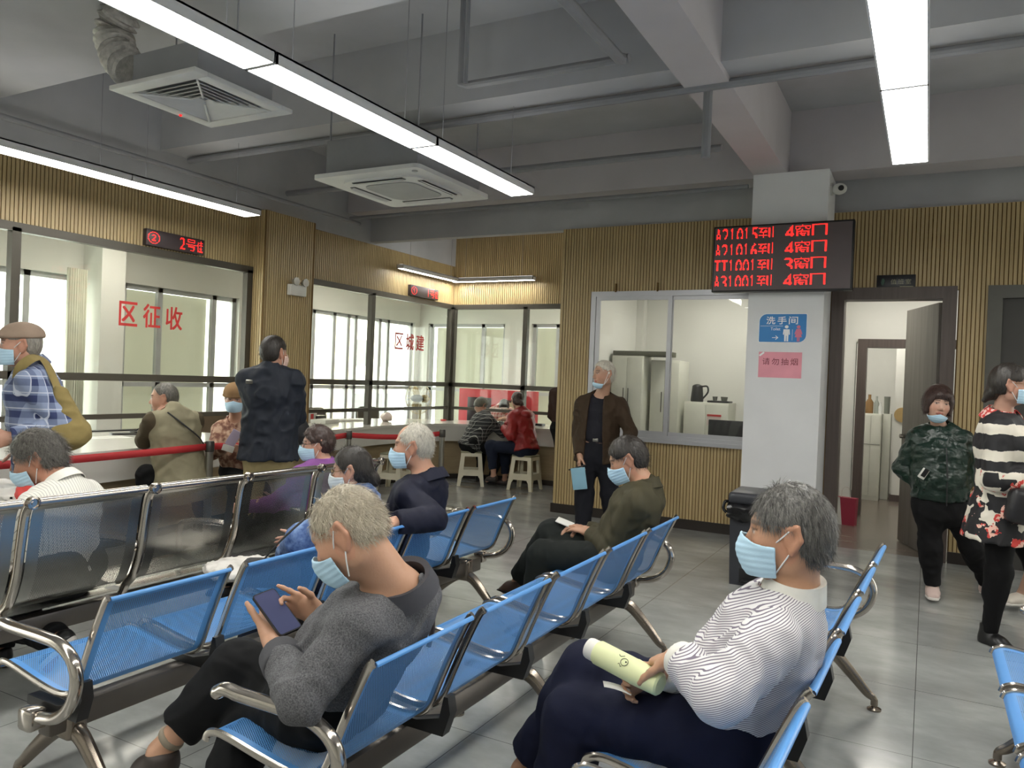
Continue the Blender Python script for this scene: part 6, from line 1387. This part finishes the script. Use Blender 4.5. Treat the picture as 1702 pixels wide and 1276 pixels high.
def low_bun(S_, s): S_.ell(s.HPt(-0.115, -0.01, -0.075), A((0.036, 0.040, 0.045))*s.hs, s.HR, 0.012); S_.ell(s.HPt(-0.06, 0, -0.03), A((0.06, 0.07, 0.07))*s.hs, s.HR, 0.03)
p.hair(H_BLACK, 0.012, front=(0.062, 0.050), slope=1.3, zb=-0.075, rough=0.003, extra=low_bun, side=(-0.022, 0.012), strands=2500, slen=0.03, lift=0.0); p.mask(m=mat('pale_grey_mask', 'c4ccd0', 0.8))
p.glasses(mat('thin_gold_frame', '8a6a3a', 0.3, 0.8))
b = MB(); b.tube(smooth_path([at(506, 862, y=2.62), at(470, 895, y=2.56), at(438, 930, y=2.62)], 6), 0.016, 8, flat=(1.0, 0.25)); st = b
bg = thing('handbag', 'black shoulder bag on the lap of the woman in denim', 'handbag', at(452, 930, y=2.62)); MB().box((0, 0, -0.06), (0.26, 0.10, 0.13), (0, 0, 0.6), 0.03, 3).build('bag', mat('black_bag_cloth', '1b1b1e', 0.7), bg); o = st.build('strap', mat('black_strap', '141416', 0.7), bg); o.matrix_parent_inverse = Matrix.Translation(-bg.location)
# ---- woman with glasses in purple
p = Person('person with short curly dark hair and glasses in a purple top', (-3.43, 3.60, 0.52), at(540, 775, y=3.76), at(527, 737, y=3.74), 196, 226, 8, 0, H_=1.56, sex='f', skin='c8967e', h=0.006, hc=0.008, seed=10)
p.arm('L', (-3.72, 3.45, 0.60), (0.2, -0.5, -0.6)); p.arm('R', (-3.72, 3.72, 0.60), (0.2, 0.5, -0.6)); p.leg('R', (-3.88, 3.7, 0.08), (-1, 0, 0.6)); p.leg('L', (-3.88, 3.5, 0.08), (-1, 0, 0.6))
p.body(); p.top(cloth('purple_top', '7a4a86'), 0.022, 'blouse', hem=p.hip-p.sp*0.02, folds=0.008); p.trousers(BLK); p.shoes(SHOE_B)
def curls(S_, s): S_.ell(s.HPt(-0.052, 0, 0.012), A((0.078, 0.086, 0.085))*s.hs, s.HR, 0.03)
p.hair(H_BROWN, 0.018, front=(0.066, 0.046), slope=1.6, zb=-0.075, rough=0.010, freq=(38, 38, 34), extra=curls, side=(-0.018, 0.012), strands=1500, slen=0.022, lift=0.3); p.mask(); p.glasses(glasses_frame())
# ---- grey haired man at the left, in front of the chrome bench
p = Person('person with wavy grey hair in a white striped shirt, bent forward at the left', (-3.46, 2.16, 0.52), at(106, 806, x=-3.50), at(62, 762, x=-3.62), 200, 226, 24, 0, H_=1.70, skin='b07c5e', h=0.0055, hc=0.0075, seed=11)
p.arm('L', at(30, 868, x=-3.80), (0.3, -0.4, -1), dir=(-0.8, 0.2, -0.1)); p.arm('R', at(10, 866, x=-3.95), (0, 0.4, -1), dir=(-0.8, -0.2, -0.1))
p.leg('R', (-3.86, 2.10, 0.09), (-1, 0, 0.6)); p.leg('L', at(95, 1062, x=-3.36), (-1, 0, 0.6), toe=(-0.8, -0.3, -0.6), pitch=35)
p.body(); p.top(pattern('white_line_shirt', lambda t, x, y, z: t.mix(band(t, t.math('ADD', y, t.math('MULTIPLY', x, 0.3)), 0.014, 0.16), srgb('d8d6ce'), srgb('9a9a96'))), 0.018, 'shirt', sleeve=(0.070, 0.066, 0.06), folds=0.007, hem=p.hip-p.sp*0.03); p.collar(WHT, 0.064, 0.036, open_=25, fold=True)
p.trousers(BLK, 0.012, (0.072, 0.066)); p.shoes(SHOE_B, SOLE_W); p.hair(hair_mat('dark_grey_hair', '2f2c28', '6e6a64'), 0.020, front=(0.070, 0.054), slope=1.4, zb=-0.085, rough=0.008, freq=(40, 40, 26), side=(-0.028, 0.024), strands=5000, slen=0.034, lift=0.2); p.mask(0.012)
t = thing('plastic_bag', 'white and red plastic bag on the lap of the grey haired man at left', 'bag', at(24, 822, x=-3.78)); S_ = Sdf(); S_.ell((t.location.x, t.location.y, t.location.z), (0.17, 0.13, 0.055)); S_.ell((t.location.x-0.08, t.location.y-0.05, t.location.z-0.0), (0.12, 0.10, 0.06), None, 0.02)
def crumple(P, d): return d-0.014*(1-np.abs(vnoise(P*22))*2)-0.006*vnoise(P*50)
S_.post.append(crumple); me = sdf_mesh('bag', S_, 0.007, mat('white_film', 'd6d2cc', 0.4), ((t.location.x, t.location.y, 0), 0)); o = link('bag', me, t); o.location = (0, 0, -t.location.z)
rp = at(50, 820, x=-3.62); S_ = Sdf(); S_.ell(rp, (0.06, 0.05, 0.045)); S_.post.append(crumple); me = sdf_mesh('red_print', S_, 0.007, mat('red_film', 'c83a34', 0.5), ((t.location.x, t.location.y, 0), 0)); o = link('red_print', me, t); o.location = (0, 0, -t.location.z)
# ---- man in a flat cap walking along the counter
p = Person('person in a tan flat cap and plaid shirt with a canvas bag', at(66, 752, x=-4.50), at(58, 612, x=-4.50), at(33, 574, x=-4.52), 236, 240, 4, 0, H_=1.70, skin='bd8a70', h=0.006, hc=0.008, seed=12)
p.arm('L', at(22, 728, x=-4.38), (0.3, 0.5, 0), dir=(-0.3, -0.9, -0.2), curl=(0.6,)*4); p.arm('R', at(38, 745, x=-4.75), (0.3, 0.5, 0), dir=(0, -0.2, -1))
p.leg('L', (-4.50, 2.50, 0.09), (-0.5, -0.9, 0), straight=True); p.leg('R', (-4.68, 2.80, 0.09), (-0.5, -0.9, 0), straight=True)
def plaid(c0, c1, c2, per=0.09):
    def fn(t, x, y, z):
        v = t.math('ADD', x, y); a = band(t, v, per, 0.42); b_ = band(t, z, per, 0.42, 0.3); l1 = band(t, v, per, 0.07, 0.6); l2 = band(t, z, per, 0.07, 0.75)
        c = t.mix(t.math('MULTIPLY', t.math('ADD', a, b_), 0.5), srgb(c0), srgb(c1)); return t.mix(t.math('MULTIPLY', t.math('MAXIMUM', l1, l2), 0.8), c, srgb(c2))
    return fn
p.body(); p.top(pattern('blue_plaid', plaid('8a97b4', '2f3a62', 'c4cad8')), 0.024, 'shirt', sleeve=(0.072, 0.066, 0.058), folds=0.008, hem=p.hip-p.sp*0.08, hemr=(0.185, 0.14)); p.collar(cloth('blue_grey_collar', '6e7690'), 0.064, 0.044, open_=25)
p.trousers(cloth('dark_grey_trousers', '2a2c34')); p.shoes(SHOE_B); p.hair(hair_mat('short_grey_hair', '6a665e', '938e86'), 0.005, front=(0.05, 0.03), zb=-0.075, rough=0.002, side=(-0.03, 0.03)); p.mask()
S_ = Sdf(); S_.ell(p.HPt(-0.015, 0, 0.058), A((0.118, 0.096, 0.080))*p.hs, p.HR); S_.ell(p.HPt(0.098, 0, 0.056), A((0.052, 0.072, 0.014))*p.hs, p.HR, 0.02)
S_.post.append(lambda P, d, p=p: smax(d, 0.040-((P-p.hd)@p.hu)/p.hs, 0.01)); p.raw('flat_cap', S_, cloth('tan_cap', '9c8878', 0.9), 0.006)
bagc = A(at(122, 690, x=-4.28)); t = thing('shoulder_bag', 'khaki canvas bag hanging behind the man in the flat cap', 'bag', (bagc[0], bagc[1], 0))
CAN = cloth('khaki_canvas', '8c7c50', 0.9)
S_ = Sdf(); dv = nrm(A(at(126, 730, x=-4.28))-A(at(112, 650, x=-4.28))); S_.ecap(A(at(98, 655, x=-4.28)), A(at(112, 720, x=-4.26)), (0.045, 0.045), (0.105, 0.075), (0.5, 0.86, 0.0), 0.04); S_.ell(A(at(113, 722, x=-4.26)), (0.09, 0.115, 0.09), None, 0.05)
S_.post.append(lambda P, d: d-0.008*(1-np.abs(vnoise(P*14))*2)); o = link('bag', sdf_mesh('bag', S_, 0.008, CAN, ((bagc[0], bagc[1], 0), 0)), t)
b = MB(); sp_ = [at(100, 655, x=-4.26), at(92, 635, x=-4.30), at(78, 605, x=-4.38), at(64, 594, x=-4.42), at(48, 598, x=-4.36), at(30, 618, x=-4.40), at(26, 660, x=-4.55)]
b.tube(smooth_path(sp_, 6), 0.026, 8, flat=(1.0, 0.22)); o = b.build('strap', CAN, t); o.matrix_parent_inverse = Matrix.Translation(-t.location)
# ---- man in a beige waistcoat, elbow on the counter
p = Person('person in a beige waistcoat sitting at the counter, hand on chin', (-5.16, 4.14, 0.60), at(288, 684, x=-5.18), at(272, 662, x=-5.30), 164, 222, 6, 0, H_=1.66, skin='b5886c', h=0.006, hc=0.008, seed=13, belly=0.02, chest=1.0)
p.arm('L', at(256, 697, x=-5.26), (-0.5, -0.5, -1), exact=True, elbow=at(240, 732, x=-5.40), dir=A(at(268, 676, x=-5.28))-A(at(256, 697, x=-5.26)), palm=(0.5, 0.6, 0), curl=(0.8,)*4); p.arm('R', (-5.56, 4.40, 0.84), (0, 0.5, -1), dir=(-1, -0.3, 0), palm=(0, 0, -1))
p.leg('L', (-5.30, 3.95, 0.09), (-1, 0, 0.6), exact=True, knee=at(243, 788, x=-5.30)); p.leg('R', (-5.30, 4.5, 0.09), (-1, 0, 0.6), knee=(-5.34, 4.4, 0.56))
p.body(); p.top(cloth('brown_knit_sleeve', '4f4636'), 0.016, 'jumper', sleeve=(0.068, 0.064, 0.054), folds=0.008, hem=p.hip, wrist=0.75)
p.top(cloth('beige_waistcoat', '8f8870'), 0.022, 'waistcoat', arms='', hem=p.hip-p.sp*0.20, hemr=(0.245, 0.215), folds=0.008, neck=0.072); p.trousers(BLK, 0.004, thigh=0.078, knee=0.066); p.shoes(SHOE_B)
b = MB(); sp_ = [p.nb+p.sp*0.0+p.l*0.07-p.tf*0.07, p.nb-p.sp*0.10-p.l*0.02-p.tf*0.145, p.nb-p.sp*0.20-p.l*0.12-p.tf*0.15, p.nb-p.sp*0.30-p.l*0.19-p.tf*0.08]; b.tube(smooth_path([Vector(v) for v in sp_], 6), 0.014, 8, flat=(1, 0.35))
tag(b.build('bag_strap', mat('black_strap', '141416', 0.7)), 'black bag strap crossing the back of the beige waistcoat', 'strap')
p.hair(hair_mat('short_grey_black_hair', '3a3834', '77736a'), 0.007, front=(0.04, 0.062), zb=-0.075, rough=0.003, side=(-0.03, 0.028), strands=1200, slen=0.018, lift=0.1)
# ---- person in a tan cap facing the hall
p = Person('person in a tan cap and blue mask at the counter, half behind the navy man', (-5.22, 4.80, 0.56), at(392, 700, x=-5.24), at(390, 663, x=-5.16), 318, 312, 8, 0, H_=1.60, sex='f', skin='bc8c70', h=0.006, hc=0.008, seed=14)
p.arm('R', at(378, 742, x=-5.0), (-0.5, -0.3, -1), dir=(0.6, 0.3, -0.1)); p.arm('L', at(400, 745, x=-5.0), (0.5, 0.3, -1), dir=(0.6, -0.3, -0.1)); p.leg('R', (-4.80, 4.48, 0.09), (1, -0.8, 0.6)); p.leg('L', (-4.72, 4.66, 0.09), (1, -0.8, 0.6))
p.body(); p.top(pattern('brown_floral', lambda t, x, y, z: t.ramp(t.noise(22, 4), (0.4, srgb('6a4438')), (0.5, srgb('93705c')), (0.6, srgb('b89a84')))), 0.022, 'blouse', hem=p.hip-p.sp*0.02); p.trousers(BLK); p.shoes(SHOE_B); p.hair(H_BROWN, 0.010, zb=-0.06); p.mask()
S_ = Sdf(); S_.ell(p.HPt(-0.01, 0, 0.062), A((0.112, 0.095, 0.085))*p.hs, p.HR); S_.ecap(p.HPt(-0.01, 0, 0.035), p.HPt(-0.01, 0, 0.055), (0.100, 0.115), (0.095, 0.11), p.hl, 0.01); S_.post.append(lambda P, d, p=p: smax(d, 0.026-((P-p.hd)@p.hu)/p.hs, 0.01)); p.raw('cap', S_, cloth('tan_knit_cap', '84684a', 0.9), 0.006)
t = thing('smartphone', 'pale phone held by the person in the tan cap', 'phone', at(388, 728, x=-4.88)); MB().box((0, 0, 0), (0.075, 0.01, 0.15), (0.4, 0.5, 0.8), 0.003).build('case', mat('lilac_phone', 'b4a6bc', 0.4), t)
tag(MB().box((0, 0, 0), (0.09, 0.004, 0.06), (0.5, 0.3, 0.8), 0.001).build('folded_paper', M_PAPER, None, at(379, 745, x=-4.90)), 'folded white paper under the pale phone at the counter', 'paper')
# ---- standing man in a navy jacket, back turned
p = Person('person standing with back turned in a navy jacket and khaki trousers', at(447, 752, x=-4.42), at(450, 614, x=-4.40), at(456, 586, x=-4.40), 124, 92, 2, 0, H_=1.72, skin='b07e64', h=0.006, hc=0.008, seed=15, belly=0.02, chest=1.06)
p.arm('L', at(412, 742, x=-4.50), (0.2, 0.4, 0), dir=(0, 0.2, -1), curl=(0.6,)*4); p.arm('R', at(497, 715, x=-4.40), (0.5, -0.2, -0.3), elbow=at(492, 690, x=-4.30), dir=(-0.4, 0.5, 0), curl=(0.6,)*4)
p.leg('L', (-4.55, 4.24, 0.09), (-0.5, 0.9, 0), straight=True); p.leg('R', (-4.34, 4.48, 0.09), (-0.5, 0.9, 0), straight=True)
p.body(); NJ = cloth('dark_navy_jacket', '1d222c', 0.6); p.top(NJ, 0.024, 'jacket', sleeve=(0.076, 0.070, 0.058), folds=0.011, hem=p.hip-p.sp*0.05, hemr=(0.232, 0.190)); p.collar(NJ, 0.064, 0.045, fold=False, open_=30)
me = MB().box(Vector(p.nb-p.sp*0.09+p.l*0.13-p.tf*0.115), (0.05, 0.02, 0.03), (0.3, 0, math.radians(p.yaw-90)), 0.006).mesh('buckle', M_STEEL); p.child('buckle', p.local(me))
p.trousers(cloth('khaki_trousers', 'a3956e'), 0.006, (0.078, 0.072)); p.shoes(SHOE_BR); p.hair(H_BLACK, 0.012, front=(0.066, 0.056), zb=-0.080, rough=0.003, side=(-0.03, 0.028), strands=2000, slen=0.022, lift=0.1); p.mask(m=mat('pale_pink_mask', 'd8b8ac', 0.8))
bp = at(497, 716, x=-4.30); S_ = Sdf(); S_.ell(bp, (0.06, 0.10, 0.11)); S_.post.append(lambda P, d: d-0.005*vnoise(P*18)); tag(link('handbag', sdf_mesh('handbag', S_, 0.008, mat('black_bag_cloth', '1b1b1e', 0.7))), 'black bag at the right side of the standing man in navy', 'bag')
# ---- people at the end of the nook
p = Person('person in a black and white checked shirt leaning over the counter', (-5.43, 8.98, 0.55), at(806, 690, y=9.14), at(799, 674, y=9.20), 66, 76, 44, 0, H_=1.60, sex='f', skin='b5886c', h=0.007, hc=0.010, seed=16)
p.arm('L', at(806, 705, y=9.48), (-0.8, -0.2, -0.6), dir=(0.7, 0.6, 0), palm=(0, 0, -1)); p.arm('R', at(832, 704, y=9.40), (0.6, -0.6, -0.6), dir=(-0.2, 0.9, 0), palm=(0, 0, -1)); p.leg('L', (-5.50, 9.36, 0.09), (0, 1, 0.5)); p.leg('R', (-5.22, 9.20, 0.09), (0.7, 0.7, 0.3), toe=(0.7, 0.5, 0))
p.body(); p.top(pattern('black_white_check', plaid('35383a', '141516', 'c8c8c0', 0.050)), 0.028, 'shirt', sleeve=(0.070, 0.066, 0.060), hem=p.hip-p.sp*0.06, hemr=(0.20, 0.16), folds=0.008); p.trousers(BLK, 0.014); p.shoes(SHOE_B)
p.hair(hair_mat('grey_green_hair', '4a4a42', '767668'), 0.016, front=(0.06, 0.04), zb=-0.08); S_ = Sdf(); S_.ell(p.HPt(-0.06, 0, 0.085), A((0.02, 0.04, 0.012))*p.hs, p.HR); p.raw('hair_clip', S_, M_RED, 0.006)
p = Person('person in a red jacket sitting sideways on a stool, legs crossed', (-4.66, 9.10, 0.55), at(866, 684, y=9.16), at(860, 666, y=9.20), 160, 138, 22, 0, H_=1.62, sex='f', skin='b5866c', h=0.007, hc=0.009, seed=17)
p.arm('L', at(838, 712, y=9.02), (0.2, -0.5, -1), dir=(-0.7, 0.5, -0.2)); p.arm('R', at(842, 704, y=9.44), (0, 0.5, -1), dir=(-0.8, 0.4, 0), palm=(0, 0, -1))
p.leg('L', at(820, 786, y=8.84), (-1, 0, 0.6), toe=(-0.9, -0.2, -0.3), knee=at(828, 742, y=8.92)); p.leg('R', (-5.03, 9.24, 0.09), (-1, 0, 0.6), toe=(-0.9, -0.1, 0))
p.body(); RJ = NT('red_shell'); RJ.set(Base_Color=srgb('8e1c1e'), Roughness=0.45); RJ.bump(RJ.noise(26, 4), 0.5, 0.006); p.top(RJ.m, 0.034, 'jacket', sleeve=(0.074, 0.068, 0.060), hem=p.hip-p.sp*0.04, hemr=(0.20, 0.165), folds=0.011); S_ = Sdf(); S_.ell(p.nb-p.tf*0.07-p.sp*0.06, (0.10, 0.10, 0.07)); S_.post.append(p.folds(0.006)); p.raw('hood', S_, RJ.m)
p.trousers(cloth('dark_jeans', '1c2334'), 0.012, (0.062, 0.056), 0.80); p.shoes(mat('dark_sandal', '2e2420', 0.5), hgt=0.015); p.hair(H_BROWN, 0.016, front=(0.066, 0.046), zb=-0.085, extra=low_bun)
p = Person('person behind the nook counter in pale red check, head bent over papers', (-6.06, 10.92, 0.58), (-6.00, 10.82, 1.00), at(838, 676, y=10.68), 296, 296, 42, 0, H_=1.60, sex='f', skin='c09478', h=0.007, hc=0.010, seed=18)
p.arm('R', (-6.06, 10.52, 0.84), (-0.6, 0, -0.8), dir=(0.6, -0.7, 0), palm=(0, 0, -1)); p.arm('L', (-5.79, 10.55, 0.84), (0.6, 0, -0.8), dir=(-0.3, -0.8, 0), palm=(0, 0, -1)); p.leg('R', (-6.04, 10.6, 0.09), (0.3, -0.8, 0.5)); p.leg('L', (-5.84, 10.65, 0.09), (0.3, -0.8, 0.5))
p.body(); p.top(pattern('pale_red_check', plaid('d2b4ac', 'b0605c', 'e4dcd4', 0.06)), 0.02, 'blouse', hem=p.hip); p.trousers(BLK); p.shoes(SHOE_B); p.hair(H_BLACK, 0.016, front=(0.07, 0.052), zb=-0.08)
p = Person('person in dark brown standing in the nook, mostly hidden by the slatted corner', (-4.02, 8.92, 0.86), (-4.02, 8.92, 1.36), (-4.02, 8.95, 1.58), 95, 95, 10, 0, H_=1.66, skin='b08468', h=0.008, hc=0.010, seed=19)
p.arm('L', (-4.20, 9.10, 0.90), (0, -1, 0), dir=(0, 0.7, -0.5)); p.arm('R', (-3.84, 9.12, 0.90), (0, -1, 0), dir=(0, 0.7, -0.5)); p.leg('L', (-4.10, 8.92, 0.09), (0, 1, 0)); p.leg('R', (-3.92, 8.92, 0.09), (0, 1, 0))
p.body(); p.top(cloth('brown_coat', '3c2a24'), 0.026, 'jacket', hem=p.hip-p.sp*0.08); p.trousers(BLK); p.shoes(SHOE_B); p.hair(H_BLACK, 0.012, zb=-0.08)
# ---- things left on and under the chrome bench
S_ = Sdf(); c_ = A(at(392, 946, z=0.45)); S_.ell(c_, (0.16, 0.13, 0.035)); S_.ell(c_+A((0.02, 0.12, 0.0)), (0.12, 0.10, 0.03), None, 0.02); S_.post.append(crumple); tag(link('plastic_bag', sdf_mesh('plastic_bag', S_, 0.006, mat('white_film', 'd6d2cc', 0.4))), 'crumpled white plastic bag on the chrome bench seat beside the denim jacket', 'bag')
